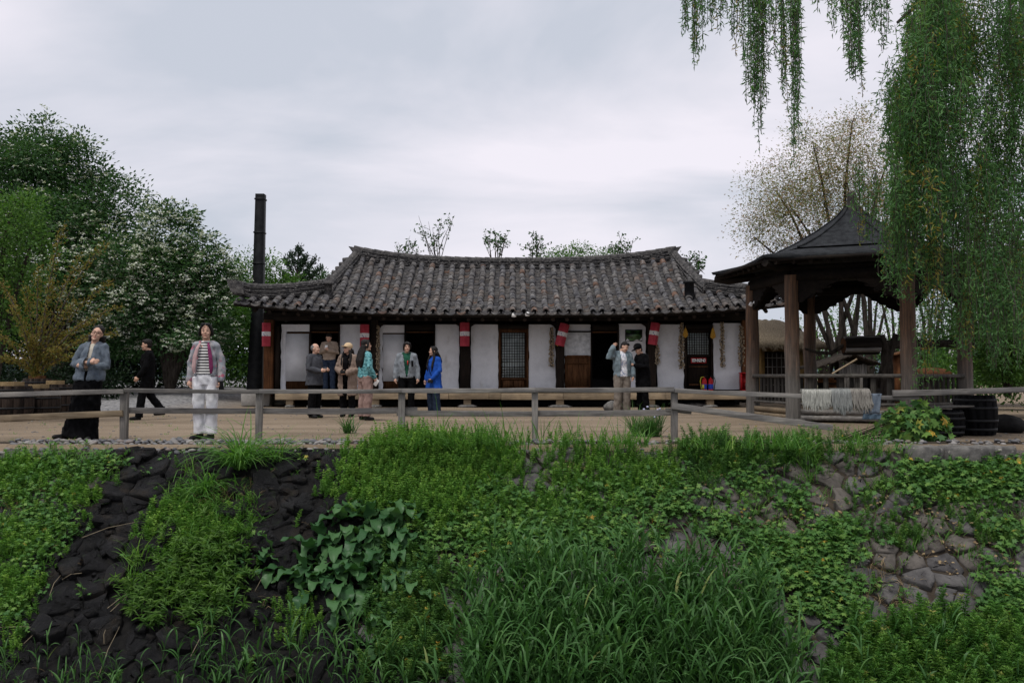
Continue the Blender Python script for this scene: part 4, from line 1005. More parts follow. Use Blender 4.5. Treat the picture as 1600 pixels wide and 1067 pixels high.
# ------------------------------------------------------------------ people
def cloth(name, c1, c2=None, scale=14, bmp=0.35, rough=0.9):
    return mat(name, c1, c2, scale, rough, bmp=bmp, bscale=60, spec=0.15)
M_skin = mat('skin', (0.50, 0.30, 0.215), (0.58, 0.365, 0.27), 9, 0.55, bmp=0.08, spec=0.35)
M_hair = mat('black_hair', (0.006, 0.005, 0.005), (0.018, 0.015, 0.013), 30, 0.5, (4, 4, .6), bmp=0.5, spec=0.4)
M_hair_grey = mat('grey_hair', (0.07, 0.07, 0.07), (0.20, 0.20, 0.20), 30, 0.6, bmp=0.4)
M_eye = mat('dark_eye', (0.01, 0.008, 0.007), None, 5, 0.25, bmp=0)
M_lip = mat('lip', (0.30, 0.10, 0.085), None, 5, 0.5, bmp=0)
M_frame = mat('brown_frame', (0.05, 0.02, 0.015), None, 5, .4, bmp=0)
M_shoe = mat('black_shoe', (0.008, 0.008, 0.008), (0.02, 0.02, 0.02), 8, 0.5, bmp=0.1)
def remesh(prims, voxel, smooth=2, decim=None):
    me = prims.mesh('tmp'); o = bpy.data.objects.new('tmp', me); col.objects.link(o)
    m = o.modifiers.new('r', 'REMESH'); m.mode = 'VOXEL'; m.voxel_size = voxel; m.use_smooth_shade = True
    if smooth:
        s = o.modifiers.new('s', 'SMOOTH'); s.factor = 0.5; s.iterations = smooth
    if decim:
        d_ = o.modifiers.new('d', 'DECIMATE'); d_.ratio = decim
    dg = bpy.context.evaluated_depsgraph_get()
    out = bpy.data.meshes.new_from_object(o.evaluated_get(dg))
    bpy.data.objects.remove(o); bpy.data.meshes.remove(me)
    return out
def get_co(me):
    a = np.empty(len(me.vertices) * 3, np.float32); me.vertices.foreach_get('co', a); return a.reshape(-1, 3).astype(float)
def set_co(me, V):
    me.vertices.foreach_set('co', V.astype(np.float32).ravel()); me.update()
def folds(me, amp, sc=(16, 16, 9), seed=0.0):
    V = get_co(me); N = np.empty(len(V) * 3, np.float32); me.vertices.foreach_get('normal', N); N = N.reshape(-1, 3)
    d_ = np.array([mnoise.noise((v[0] * sc[0] + seed, v[1] * sc[1], v[2] * sc[2] + v[0] * 9)) for v in V])
    d_ = np.where(d_ > 0, d_, d_ * 0.6)
    set_co(me, V + N * (amp * d_)[:, None])
def cut(me, test):
    bm = bmesh.new(); bm.from_mesh(me)
    bmesh.ops.delete(bm, geom=[f for f in bm.faces if test(f.calc_center_median())], context='FACES'); bm.to_mesh(me); bm.free()
def stripes_mat():
    m, t, b, o = nt_new('striped_knit')
    tc = t.nodes.new('ShaderNodeTexCoord'); w = t.nodes.new('ShaderNodeTexWave'); w.bands_direction = 'Z'; w.inputs['Scale'].default_value = 7.6; w.inputs['Distortion'].default_value = 0.25; w.inputs['Detail'].default_value = 1
    t.links.new(tc.outputs['Object'], w.inputs['Vector'])
    t.links.new(ramp(t, w.outputs['Fac'], [(0.50, (0.012, 0.012, 0.014)), (0.56, (0.70, 0.69, 0.67))]), b.inputs['Base Color']); b.inputs['Roughness'].default_value = 0.9; return m
def patch_mat(name, stops, scale, stretch=(1, 1, 1), kind='noise'):
    m, t, b, o = nt_new(name)
    n = tex(t, scale, 3, 0.6, stretch, kind); c = ramp(t, n.outputs['Color' if kind != 'noise' else 'Fac'], stops)
    t.links.new(c, b.inputs['Base Color']); b.inputs['Roughness'].default_value = 0.9; return m
LEG0 = {'l': ((-.095, 0, .90), (-.105, -.02, .49), (-.105, .02, .075)), 'r': ((.095, 0, .90), (.105, -.02, .49), (.105, .02, .075))}
ARM0 = {'l': ((-.235, .03, 1.11), (-.25, -.03, .87)), 'r': ((.235, .03, 1.11), (.25, -.03, .87))}
def hand_prims(q, wrist, d, side, curl=0.5, palm=None, s=1.0):
    """palm and five bent fingers running along d from the wrist; side is the direction from little finger to thumb"""
    d = Vector(d).normalized(); side = Vector(side); side = (side - d * side.dot(d)).normalized(); n = d.cross(side)   # n: towards the palm when curling
    if palm is not None and n.dot(Vector(palm)) < 0: n = -n
    w = Vector(wrist)
    q.tube([w - d * .01, w + d * .03, w + d * .075, w + d * .088], [.024, .034, .038, .030], 10)
    for k, (off, ln) in enumerate(((.030, .072), (.011, .082), (-.009, .076), (-.028, .060))):
        b = w + d * .075 + side * off; a1 = curl * .7; a2 = curl * 1.7; a3 = curl * 2.5
        p1 = b + (d * math.cos(a1) + n * math.sin(a1)) * ln * .45; p2 = p1 + (d * math.cos(a2) + n * math.sin(a2)) * ln * .32; p3 = p2 + (d * math.cos(a3) + n * math.sin(a3)) * ln * .25
        q.tube([b - d * .02, p1, p2, p3], [.0105, .0100, .0092, .0075], 7)
    b = w + d * .025 + side * .022
    q.tube([b, b + d * .03 + side * .028 + n * .01, b + d * .058 + side * .032 + n * .022], [.014, .0115, .009], 7)
def person(label, X, Y, Z, H, yaw, arms=None, legs=None, head=(0, 0, 0), hands=None, build=1.0, top=None, bottom=None, shoes=M_shoe, hair=None, extras=None, bend=None, face=True, hi=False, cat='person', shoulder=0.0):
    s = H / 1.70; arms = {**ARM0, **(arms or {})}; legs = {**LEG0, **(legs or {})}
    Rz = Matrix.Rotation(R(yaw), 3, 'Z')
    def world(V):
        V = np.array(V, float)
        if bend: V = np.array([bend(v) for v in V])
        return (V * s) @ np.array(Rz).T
    hc = Vector((0, -.025, 1.575)); hr = Matrix.Rotation(R(head[0]), 3, 'Z') @ Matrix.Rotation(R(head[1]), 3, 'X') @ Matrix.Rotation(R(head[2]), 3, 'Y')
    hpv = Vector((0, .005, 1.47))
    hp = lambda x, y, z: hpv + hr @ (hc + Vector((x, y, z)) - hpv)
    vox = .0085 if hi else .0105
    SH = {'l': Vector((-.158 * build, .01, 1.375 - shoulder)), 'r': Vector((.158 * build, .01, 1.375 - shoulder))}
    # --- body, one skin
    q = MB()
    q.tube([(0, .005, .84), (0, .005, .93), (0, 0, 1.08), (0, -.005, 1.25), (0, .005, 1.36), (0, .01, 1.43)], [.142, .150, .128, .142, .128, .055], 14, squash=.68)
    q.tube([SH['l'], (0, .01, 1.395), SH['r']], [.046, .070, .046], 10)
    q.tube([(0, .015, 1.38), hpv, hp(0, .012, -.06)], [.062, .05, .052], 10)
    q.ell(hp(0, .008, .018), (.076, .094, .100), hr, 18, 12); q.ell(hp(0, -.022, -.052), (.056, .066, .062), hr, 14, 10)
    q.ell(hp(0, -.094, -.018), (.013, .016, .022), hr, 8, 6); q.ell(hp(0, -.078, -.09), (.024, .016, .018), hr, 8, 6)
    for e in (-1, 1): q.ell(hp(.077 * e, .008, -.005), (.010, .020, .031), hr, 8, 6); q.ell(hp(.036 * e, -.070, -.03), (.024, .018, .020), hr, 8, 6)
    for k, e in (('l', -1), ('r', 1)):
        el_, wr = Vector(arms[k][0]), Vector(arms[k][1])
        q.tube([SH[k], SH[k].lerp(el_, .5), el_, el_.lerp(wr, .35), wr], [.048, .043, .036, .037, .025], 10, round_=True)
        hd = (hands or {}).get(k, {}); dd = Vector(hd.get('d', (wr - el_))); sd_ = hd.get('side', (0, -1, 0) if abs(dd.normalized().y) < .9 else (-e, 0, 0))
        hand_prims(q, wr, dd, sd_, hd.get('curl', .45), hd.get('palm', (-e, 0, 0)))
        hp_, kn, an = [Vector(v) for v in legs[k]]
        q.tube([hp_, hp_.lerp(kn, .5), kn, kn.lerp(an, .35), an], [.085, .072, .052, .052, .036], 10)
        td_ = Vector(legs.get('toe_' + k, (0, -1, 0))); q.tube([an, an + td_ * .03 + Vector((0, 0, -.042)), an + td_ * .11 + Vector((0, 0, -.050))], [.036, .032, .024], 8)
    me = remesh(q, vox, 1, .5); set_co(me, world(get_co(me))); me.materials.append(M_skin)
    o = bpy.data.objects.new('person', me); link(o, None, (X, Y, Z)); tag(o, label, cat)
    def child(name, src, material, voxel=.012, fold=0.0, smooth=2, test=None, thick=0.0, decim=None, raw=False, seed=0):
        if raw:
            m = src.mesh(name)
            m.polygons.foreach_set('use_smooth', [True] * len(m.polygons))
        else:
            m = remesh(src, voxel, smooth, decim); m.name = name
            if fold: folds(m, fold * 1.3, (20, 20, 11), seed)
            if test: cut(m, test)
        set_co(m, world(get_co(m))); m.materials.append(material)
        c = bpy.data.objects.new(name, m); link(c, o, (X, Y, Z))
        if thick: mm = c.modifiers.new('s', 'SOLIDIFY'); mm.thickness = thick; mm.offset = 1
        return c
    if face:
        for e in (-1, 1):
            q = MB(); q.ell(hp(.030 * e, -.0885, .010), (.0135, .006, .0055), hr, 8, 6); child('eye', q, M_eye, raw=True)
            q = MB(); q.ell(hp(.031 * e, -.0890, .030), (.018, .005, .0035), hr, 8, 6); child('eyebrow', q, M_hair, raw=True)
        q = MB(); q.ell(hp(0, -.0865, -.062), (.023, .007, .0065), hr, 10, 6); child('mouth', q, M_lip, raw=True)
    # --- clothes
    def torso(q, hem, grow, hemgrow=None, waist=0.0, hi_=1.42):
        g = grow; hg = hemgrow if hemgrow is not None else g
        zs = [(hem, .150 + hg, 0), (min(.98, hem + .12) if hem < .93 else .99, .148 + hg * .85, 0), (1.08, .134 + g * .9 + waist, 0), (1.25, (.144 * build) + g * .9, -.005), (1.355, .130 * build + g * .7, .005), (hi_, .066 + g * .35, .01)]
        q.tube([(0, y, z) for z, r, y in zs], [r for z, r, y in zs], 18, squash=.74)
        q.tube([SH['l'] + Vector((.01, 0, -.01)), (0, .012, 1.385), SH['r'] + Vector((-.01, 0, -.01))], [.050 + g * .55, .078 + g * .3, .050 + g * .55], 12, round_=True)
    def sleeves(q, r0, r1, end=1.0, keys='lr'):
        for k in keys:
            el_, wr = Vector(arms[k][0]), Vector(arms[k][1]); w2 = el_.lerp(wr, end)
            q.tube([SH[k], SH[k].lerp(el_, .5), el_, el_.lerp(w2, .5), el_.lerp(w2, .93), w2], [r0 * .86, r0 * .84, (r0 * .55 + r1 * .40), (r0 + r1) * .45, r1 * 1.0, r1 * .86], 12, round_=True)
    def trousers(q, r0, rk, ra, cuff=.0):
        q.tube([(0, .005, .80), (0, .005, .92), (0, 0, 1.04)], [.150, .170, .150], 16, squash=.74)
        for k in 'lr':
            h_, kn, an = [Vector(v) for v in legs[k]]; a2 = kn.lerp(an, 1 - cuff)
            q.tube([h_ + Vector((0, 0, .02)), h_.lerp(kn, .5), kn, kn.lerp(a2, .5), a2.lerp(kn, .03), a2 + Vector((0, 0, -.02))], [r0, (r0 + rk) / 2 + .004, rk, (rk + ra) / 2, ra, ra], 14)
    for g in (bottom or []):
        q = MB(); kd = g['kind']
        if kd == 'trousers': trousers(q, *g['r'], cuff=g.get('cuff', 0.0))
        if kd == 'skirt': q.tube([(0, 0, 1.04), (0, 0, .92), (-.0, .0, .55), (g.get('dx', 0) * .7, .02, .2), (g.get('dx', 0), .02, .035)], [.145, .188, .212, .235, .26], 24, squash=.75)
        child(kd, q, g['m'], fold=g.get('fold', .012), seed=X)
    for g in (top or []):
        q = MB(); torso(q, g['hem'], g['grow'], g.get('hemgrow'), g.get('waist', 0), g.get('neck', 1.42))
        if g.get('sleeve'): sleeves(q, *g['sleeve'])
        if g.get('hood'): q.tube([(-.10, .07, 1.42), (0, .125, 1.40), (.10, .07, 1.42)], [.045, .065, .045], 10)
        if g.get('collar'): q.tube([(0, .01, 1.39), (0, .008, 1.455)], [.078, .068], 14)
        test = None
        if g.get('open'):
            w0, w1, z0, z1 = g['open']
            test = lambda c, a=(w0, w1, z0, z1): c.y < -.02 + max(0, c.z - 1.34) * .9 and a[2] < c.z < a[3] and abs(c.x) < a[0] + (a[1] - a[0]) * (c.z - a[2]) / (a[3] - a[2])
        child(g['name'], q, g['m'], g.get('vox', .012), g.get('fold', .013), 2, test, .010 if test else 0, seed=X * 3)
    for k in 'lr':
        an = Vector(legs[k][2]); td = Vector(legs.get('toe_' + k, (0, -1, 0)))
        q = MB(); q.tube([an + Vector((0, .0, .11)), an + Vector((0, .005, -.01))], [.046, .050], 10); q.tube([an - td * .05 + Vector((0, 0, -.04)), an + td * .05 + Vector((0, 0, -.038)), an + td * .16 + Vector((0, 0, -.05)), an + td * .185 + Vector((0, 0, -.054))], [.036, .042, .036, .02], 10)
        child('shoe', q, shoes, .01)
    # --- hair and headgear
    if hair:
        kind, mh = hair[0], hair[1]
        q = MB(); q.ell(hp(0, .026, .042), (.086, .094, .092), hr, 20, 12)
        if kind == 'back': q = MB(); q.ell(hp(0, .027, .047), (.087, .094, .092), hr, 20, 12); q.ell(hp(0, .05, -.03), (.080, .06, .09), hr, 14, 10)
        if kind == 'lowlong': q = MB(); q.ell(hp(0, .03, -.005), (.086, .084, .09), hr, 20, 12)
        if kind == 'short': q.ell(hp(0, .045, -.01), (.078, .065, .07), hr, 14, 10); q.ell(hp(0, -.045, .088), (.068, .045, .03), hr, 12, 8)
        if kind == 'thin': q = MB(); q.ell(hp(0, .034, .020), (.084, .080, .085), hr, 20, 12)
        if kind == 'shaggy':
            q.ell(hp(0, .045, -.02), (.084, .07, .085), hr, 14, 10)
            for e in (-1, 1): q.tube([hp(.05 * e, -.075, .095), hp(.078 * e, -.05, .02), hp(.080 * e, -.02, -.06)], [.025, .024, .014], 8)
            q.tube([hp(-.04, -.07, .09), hp(.03, -.085, .07)], [.022, .016], 8)
        if kind in ('bob', 'long'):
            for e in (-1, 1):
                q.tube([hp(.02 * e, -.045, .118), hp(.070 * e, -.044, .06), hp(.090 * e, -.022, -.01), hp(.088 * e, -.006, -.065)], [.020, .018, .024, .020], 8)
            q.ell(hp(0, .045, -.01), (.086, .068, .09), hr, 14, 10)
        if kind in ('long', 'back', 'lowlong'):
            ln = hair[2]; fx = hair[3] if len(hair) > 3 else 0
            for e in (-1.2, -.7, -.2, .2, .7, 1.2):
                q.tube([hp(.06 * e, .06, -.02), Vector((.075 * e, .085, 1.44)), Vector((.085 * e, .135, 1.40 - ln * .5)), Vector((.075 * e, .135, 1.40 - ln))], [.05, .045, .04, .015], 8)
            if fx:
                for e in (-1, 1): q.tube([hp(.08 * e, 0, -.05), Vector((.10 * e, -.07, 1.42)), Vector((.10 * e, -.135, 1.34 - fx * .5)), Vector((.085 * e, -.14, 1.36 - fx))], [.032, .034, .03, .012], 8)
        child('hair', q, mh, .010, .006, 1)
    for f in (extras or []): f(child, hp, hr, o, world)
    return o, (lambda v: Vector(world([v])[0]) + Vector((X, Y, Z)))
def cap(m, back=False):
    def f(child, hp, hr, o, w):
        q = MB(); q.ell(hp(0, .022, .066), (.099, .110, .088), hr, 18, 12); q.ell(hp(0, -.115, .046), (.072, .082, .011), hr, 16, 8); child('cap', q, m, .008, 0, 1)
    return f
def glasses(m, up=False):
    def f(child, hp, hr, o, w):
        z = .095 if up else .012; y = -.098 if not up else -.065; q = MB()
        for e in (-1, 1):
            if up: q.ell(hp(.036 * e, y - .020, z + .004), (.033, .014, .024), hr, 10, 6)
            else: q.tube([hp(.032 * e + .026 * math.cos(t), y, z + .020 * math.sin(t)) for t in np.linspace(0, 2 * math.pi, 13)], .0032, 5)
            q.tube([hp(.058 * e, y, z), hp(.080 * e, .0, z)], .003, 5)
        q.tube([hp(-.008, y, z), hp(.008, y, z)], .003, 5); child('sunglasses' if up else 'glasses', q, m, raw=True)
    return f
def phone(at, label, name='phone', size=(.075, .010, .15), rot=(R(20), 0, 0), m=M_black_metal):
    q = MB(); q.box((0, 0, 0), size); o = q.build(name, m, None, (0, 0, 0), bevel=.004); ORIGIN[o.name] = Vector(at); o.location = at; o.rotation_euler = rot
    return tag(o, label, name)
K = lambda n, *a, **k: cloth(n, *a, **k)
M_blackcloth = K('black_cloth', (0.0025, 0.0026, 0.003), (0.006, 0.006, 0.007))
M_navy = K('navy_denim', (0.014, 0.022, 0.042), (0.03, 0.042, 0.068))
M_slate = K('slate_blue_fleece', (0.075, 0.095, 0.12), (0.145, 0.17, 0.20), 9)
M_white_denim = K('white_denim', (0.58, 0.58, 0.60), (0.72, 0.72, 0.74), 6)
M_charcoal = K('charcoal_shell', (0.038, 0.040, 0.047), (0.07, 0.073, 0.082), 5)
M_beige = K('beige_jacket_cloth', (0.23, 0.18, 0.14), (0.33, 0.265, 0.21), 6)
M_taupe = K('taupe_coat_cloth', (0.19, 0.14, 0.112), (0.27, 0.205, 0.165), 6)
M_capbeige = K('beige_cap_cloth', (0.50, 0.37, 0.22), (0.58, 0.44, 0.28))
M_rose = K('rose_taupe_trousers', (0.22, 0.145, 0.125), (0.29, 0.20, 0.175), 5)
M_lgrey = K('light_grey_marl', (0.155, 0.175, 0.195), (0.225, 0.245, 0.265), 20)
M_green = K('dark_green_sweat', (0.012, 0.06, 0.038), (0.022, 0.09, 0.055))
M_blue = K('cobalt_blue_coat', (0.010, 0.055, 0.28), (0.02, 0.085, 0.38), 5)
M_greyblue = K('grey_blue_jacket', (0.115, 0.155, 0.175), (0.19, 0.235, 0.26), 7)
M_khaki = K('grey_khaki_trousers', (0.15, 0.128, 0.108), (0.225, 0.195, 0.165), 5)
M_shirt = patch_mat('white_figured_shirt', [(0.42, (0.30, 0.34, 0.45)), (0.52, (0.72, 0.72, 0.75))], 26)
M_turq = patch_mat('turquoise_patterned_cloth', [(0.36, (0.01, 0.055, 0.065)), (0.44, (0.07, 0.26, 0.29)), (0.54, (0.20, 0.46, 0.48)), (0.60, (0.03, 0.14, 0.16))], 9, (1, 1, 2.2))
M_floral = patch_mat('grey_floral_quilt', [(0.15, (0.30, 0.30, 0.31)), (0.40, (0.17, 0.19, 0.22)), (0.58, (0.36, 0.33, 0.33)), (0.76, (0.20, 0.23, 0.26)), (0.84, (0.40, 0.06, 0.11)), (0.92, (0.34, 0.32, 0.32))], 26, (1, 1, 1), 'voronoi')
M_pinktrim = K('pink_lining', (0.42, 0.27, 0.27), (0.5, 0.34, 0.33)); M_plum = K('plum_lining', (0.14, 0.025, 0.075), (0.19, 0.04, 0.10))
M_cream = K('cream_shirt_cloth', (0.45, 0.41, 0.34), (0.52, 0.48, 0.40))

# 1 the man leaning with folded arms, left
X, Y = P(131, 688, 13.0).x, 13.0
person('person with glasses and folded arms in slate fleece jacket and long black skirt', X, Y, 0, 1.655, 6,
       arms={'l': ((-.225, -.01, 1.13), (.03, -.215, 1.15)), 'r': ((.225, -.02, 1.10), (-.06, -.165, 1.085))},
       hands={'l': {'d': (1, -.1, .1), 'side': (0, 0, 1), 'curl': .25, 'palm': (0, 1, 0)}, 'r': {'d': (-1, .3, .45), 'side': (0, 0, 1), 'curl': .3, 'palm': (0, 1, 0)}},
       legs={'l': ((-.10, 0, .90), (-.14, .0, .49), (-.26, -.02, .09)), 'r': ((.10, 0, .90), (.11, -.01, .49), (.10, .02, .075)), 'toe_l': (-.75, -.65, .1)},
       head=(8, -7, 8), build=.88, hi=True,
       top=[{'name': 'shirt', 'm': M_cream, 'hem': .93, 'grow': .012, 'fold': .006}, {'name': 'jacket', 'm': M_slate, 'hem': .89, 'grow': .032, 'hemgrow': .062, 'waist': .03, 'sleeve': (.072, .054), 'open': (.014, .040, .80, 1.46), 'collar': True, 'fold': .020}],
       bottom=[{'kind': 'skirt', 'm': M_blackcloth, 'fold': .022, 'dx': -.06}], hair=('back', M_hair, .17), extras=[glasses(M_frame)],
       bend=lambda v: (v[0] + .10 * max(0, v[2] - .3) ** 1.2, v[1] + .05 * max(0, v[2] - .8), v[2]))
# 2 the walker in black
X, Y = P(230, 655, 19.2).x, 19.2
person('person in black walking away to the left behind the fence, dark cap of hair', X, Y, 0, 1.72, -72,
       legs={'l': ((-.09, -.02, .90), (-.09, .05, .50), (-.08, .30, .16)), 'r': ((.09, 0, .90), (.09, -.10, .50), (.09, -.16, .075))}, arms={'l': ((-.23, .10, 1.12), (-.22, .05, .88)), 'r': ((.23, -.02, 1.11), (.22, -.16, .91))},
       head=(-6, 6, 0), build=1.12, top=[{'name': 'jacket', 'm': M_blackcloth, 'hem': .84, 'grow': .045, 'sleeve': (.075, .055), 'collar': True}], bottom=[{'kind': 'trousers', 'm': M_blackcloth, 'r': (.11, .085, .078)}], hair=('short', M_hair))
# 3 the woman in white trousers
X, Y = P(320, 688, 13.0).x, 13.0
def lapels(child, hp, hr, o, w):
    for e, m, nm in ((-1, M_pinktrim, 'lapel'), (1, M_plum, 'lapel')):
        q = MB(); pts = [(.055 * e, -.08, 1.415), (.085 * e, -.138, 1.33), (.112 * e, -.155, 1.20), (.125 * e, -.158, 1.05), (.12 * e, -.145, .965)]
        q.tube(pts, [.018, .026, .032, .032, .02], 10, squash=.4); child(nm, q, m, .008, 0, 1)
_, w3 = person('person in striped shirt, floral jacket and white trousers, sunglasses on the black bob', X, Y, 0, 1.69, 2,
       arms={'l': ((-.215, .03, 1.12), (-.22, -.02, .875)), 'r': ((.22, .03, 1.12), (.23, -.03, .875))}, head=(10, -2, 0), hi=True, build=.84,
       hands={'r': {'curl': .8}, 'l': {'curl': .6}},
       top=[{'name': 'striped_shirt', 'm': stripes_mat(), 'hem': .955, 'grow': .020, 'hemgrow': .028, 'fold': .006, 'sleeve': (.05, .045, .5)}, {'name': 'jacket', 'm': M_floral, 'hem': .93, 'grow': .022, 'hemgrow': .018, 'sleeve': (.060, .044), 'open': (.112, .066, .80, 1.50), 'fold': .016, 'neck': 1.40}],
       bottom=[{'kind': 'trousers', 'm': M_white_denim, 'r': (.098, .080, .092), 'cuff': .08, 'fold': .010}], hair=('bob', M_hair), extras=[glasses(M_black_metal, True), lapels],
       legs={'l': ((-.09, 0, .90), (-.095, -.01, .49), (-.075, .02, .085)), 'r': ((.09, 0, .90), (.10, -.02, .49), (.085, .0, .085)), 'toe_l': (-.55, -.83, 0), 'toe_r': (-.35, -.93, 0)})
phone(w3((.245, -.075, .79)), 'black phone held low by the person in white trousers')
# 4 old man in charcoal jacket
X, Y = P(491, 652, 20.1).x, 20.1
person('person with short grey hair in a charcoal hooded jacket facing right beside the doorway', X, Y, 0, 1.66, 66,
       arms={'r': ((.235, .0, 1.12), (.16, -.22, 1.08)), 'l': ((-.235, .0, 1.12), (-.12, -.23, 1.06))}, hands={'r': {'d': (-.5, -1, .2), 'side': (0, 0, 1)}, 'l': {'d': (.5, -1, .2), 'side': (0, 0, 1)}},
       head=(4, -4, 0), build=1.12, top=[{'name': 'jacket', 'm': M_charcoal, 'hem': .74, 'grow': .055, 'hemgrow': .095, 'waist': .03, 'sleeve': (.082, .062), 'hood': True, 'collar': True}],
       bottom=[{'kind': 'trousers', 'm': M_blackcloth, 'r': (.11, .088, .08)}], hair=('thin', M_hair_grey))
# 5 on the porch, in the doorway
X, Y = P(514, 609, 27.35).x, 27.35
_, w5 = person('person in beige jacket and jeans standing in the doorway looking at a phone', X, Y, 0.485, 1.76, -4,
       arms={'l': ((-.25, -.03, 1.12), (-.05, -.25, 1.20)), 'r': ((.25, -.03, 1.12), (.05, -.26, 1.18))}, hands={'l': {'d': (.4, -.5, .6), 'side': (0, -1, .3), 'curl': .6}, 'r': {'d': (-.4, -.5, .5), 'side': (0, -1, .3), 'curl': .6}},
       head=(0, 26, 0), build=1.12, top=[{'name': 'jacket', 'm': M_beige, 'hem': .90, 'grow': .055, 'hemgrow': .04, 'waist': .03, 'sleeve': (.082, .06), 'collar': True}], bottom=[{'kind': 'trousers', 'm': M_navy, 'r': (.11, .085, .08)}], hair=('short', M_hair))
phone(w5((-.01, -.30, 1.27)), 'pale phone held up by the person in the doorway', rot=(R(-35), 0, 0), m=M_white)
# 6 woman with beige cap
X, Y = P(543, 652, 20.6).x, 20.6
_, w6 = person('person in beige cap, black scarf and long taupe coat by the first doorway', X, Y, 0, 1.67, -12,
       arms={'l': ((-.25, .0, 1.11), (-.06, -.23, 1.03)), 'r': ((.26, .0, 1.10), (.06, -.24, 1.02))}, hands={'l': {'d': (.8, -.6, -.1), 'side': (0, 0, 1), 'curl': .6}, 'r': {'d': (-.8, -.6, -.1), 'side': (0, 0, 1), 'curl': .6}}, head=(-22, -6, 0),
       top=[{'name': 'black_sweater', 'm': M_blackcloth, 'hem': .80, 'grow': .02, 'fold': .006}, {'name': 'coat', 'm': M_taupe, 'hem': .50, 'grow': .055, 'hemgrow': .085, 'waist': .03, 'sleeve': (.085, .065), 'open': (.05, .075, .40, 1.47), 'fold': .018}],
       bottom=[{'kind': 'trousers', 'm': M_blackcloth, 'r': (.10, .085, .08)}], hair=('lowlong', M_hair, .2, .22), extras=[cap(M_capbeige), glasses(M_black_metal), lambda child, hp, hr, o, w: child('scarf', MB().tube([(-.07, .04, 1.44), (-.075, -.07, 1.42), (0, -.125, 1.39), (.075, -.07, 1.42), (.07, .04, 1.44)], .045, 10).tube([(.0, -.12, 1.38), (.02, -.175, 1.25), (.02, -.18, 1.08)], [.06, .07, .055], 10), M_blackcloth, .011, .008)])
phone(w6((0, -.30, 1.04)), 'small black camera in the hands of the person in the beige cap', 'camera', (.11, .05, .07), (0, 0, 0))
# 7 turquoise jacket, seen from behind
X, Y = P(570, 656, 19.0).x, 19.0
_, w7 = person('person in turquoise patterned jacket and taupe trousers with the back turned', X, Y, 0, 1.70, 128,
       arms={'l': ((-.24, .03, 1.12), (-.22, -.10, .90)), 'r': ((.22, -.02, 1.12), (.10, -.20, 1.0))}, head=(-22, -2, 0),
       top=[{'name': 'jacket', 'm': M_turq, 'hem': .90, 'grow': .045, 'hemgrow': .04, 'waist': .02, 'sleeve': (.08, .055), 'collar': True}], bottom=[{'kind': 'trousers', 'm': M_rose, 'r': (.115, .095, .085), 'cuff': .06}], hair=('long', M_hair, .30))
phone(w7((-.23, -.14, .79)), 'white card in the hand of the person in the turquoise jacket', 'card', (.08, .006, .15), (R(15), R(35), 0), M_white)
# 8 grey hoodie
X, Y = P(635, 650, 20.8).x, 20.8
person('person in light grey zip jacket over a dark green top before a doorway', X, Y, 0, 1.72, 8, head=(6, 0, 0), build=1.05,
       top=[{'name': 'green_top', 'm': M_green, 'hem': .92, 'grow': .022, 'fold': .005}, {'name': 'jacket', 'm': M_lgrey, 'hem': .88, 'grow': .045, 'hemgrow': .035, 'waist': .02, 'sleeve': (.076, .05), 'open': (.015, .095, .90, 1.46)}],
       bottom=[{'kind': 'trousers', 'm': M_blackcloth, 'r': (.10, .08, .075)}], hair=('shaggy', M_hair),
       extras=[lambda child, hp, hr, o, w: child('hood', MB().tube([(-.085, -.06, 1.41), (-.10, .04, 1.43), (0, .10, 1.42), (.10, .04, 1.43), (.085, -.06, 1.41)], [.03, .045, .055, .045, .03], 10), M_green, .011, .004),
               lambda child, hp, hr, o, w: child('pocket', MB().box((.125, -.150, 1.20), (.045, .012, .14)), M_blackcloth, raw=True), lambda child, hp, hr, o, w: child('red_print', MB().box((.02, -.1545, 1.22), (.022, .006, .10)), M_redpaint, raw=True)])
# 9 blue coat
X, Y = P(678, 648, 21.2).x, 21.2
_, w9 = person('person in a long cobalt blue coat with long black hair facing left', X, Y, 0, 1.63, -48, head=(-22, 0, 0), arms={'l': ((-.24, .02, 1.11), (-.25, -.06, .88)), 'r': ((.24, -.01, 1.10), (.14, -.16, .90))},
       top=[{'name': 'coat', 'm': M_blue, 'hem': .66, 'grow': .045, 'hemgrow': .095, 'waist': .02, 'sleeve': (.078, .055), 'collar': True}], bottom=[{'kind': 'trousers', 'm': M_navy, 'r': (.11, .095, .10)}], hair=('long', M_hair, .16, .28),
       extras=[lambda child, hp, hr, o, w: child('strap', MB().tube([(-.11, .02, 1.43), (-.06, -.155, 1.30), (.04, -.17, 1.10), (.12, -.15, .92)], .008, 6), M_blackcloth, raw=True)])
phone(w9((.14, -.22, .84)), 'black camera held low by the person in the blue coat', 'camera', (.11, .07, .08), (0, 0, R(-40)))
# 10 hand on head
X, Y = P(972, 643, 22.2).x, 22.2
person('person in grey blue jacket and white shirt with one hand raised to the head', X, Y, 0, 1.80, 14, arms={'l': ((-.34, -.04, 1.30), (-.235, -.08, 1.545)), 'r': ((.27, .0, 1.11), (.25, -.06, .88))}, hands={'l': {'d': (.55, .0, .75), 'side': (0, 0, 1), 'curl': .7, 'palm': (1, 0, -.4)}},
       head=(30, 22, 16), build=1.08, top=[{'name': 'shirt', 'm': M_shirt, 'hem': .86, 'grow': .022, 'hemgrow': .03, 'fold': .007, 'collar': True}, {'name': 'jacket', 'm': M_greyblue, 'hem': .87, 'grow': .05, 'hemgrow': .045, 'waist': .03, 'sleeve': (.084, .06), 'open': (.10, .06, .78, 1.48), 'fold': .017}],
       bottom=[{'kind': 'trousers', 'm': M_khaki, 'r': (.112, .095, .098), 'cuff': -.04}], hair=('short', M_hair))
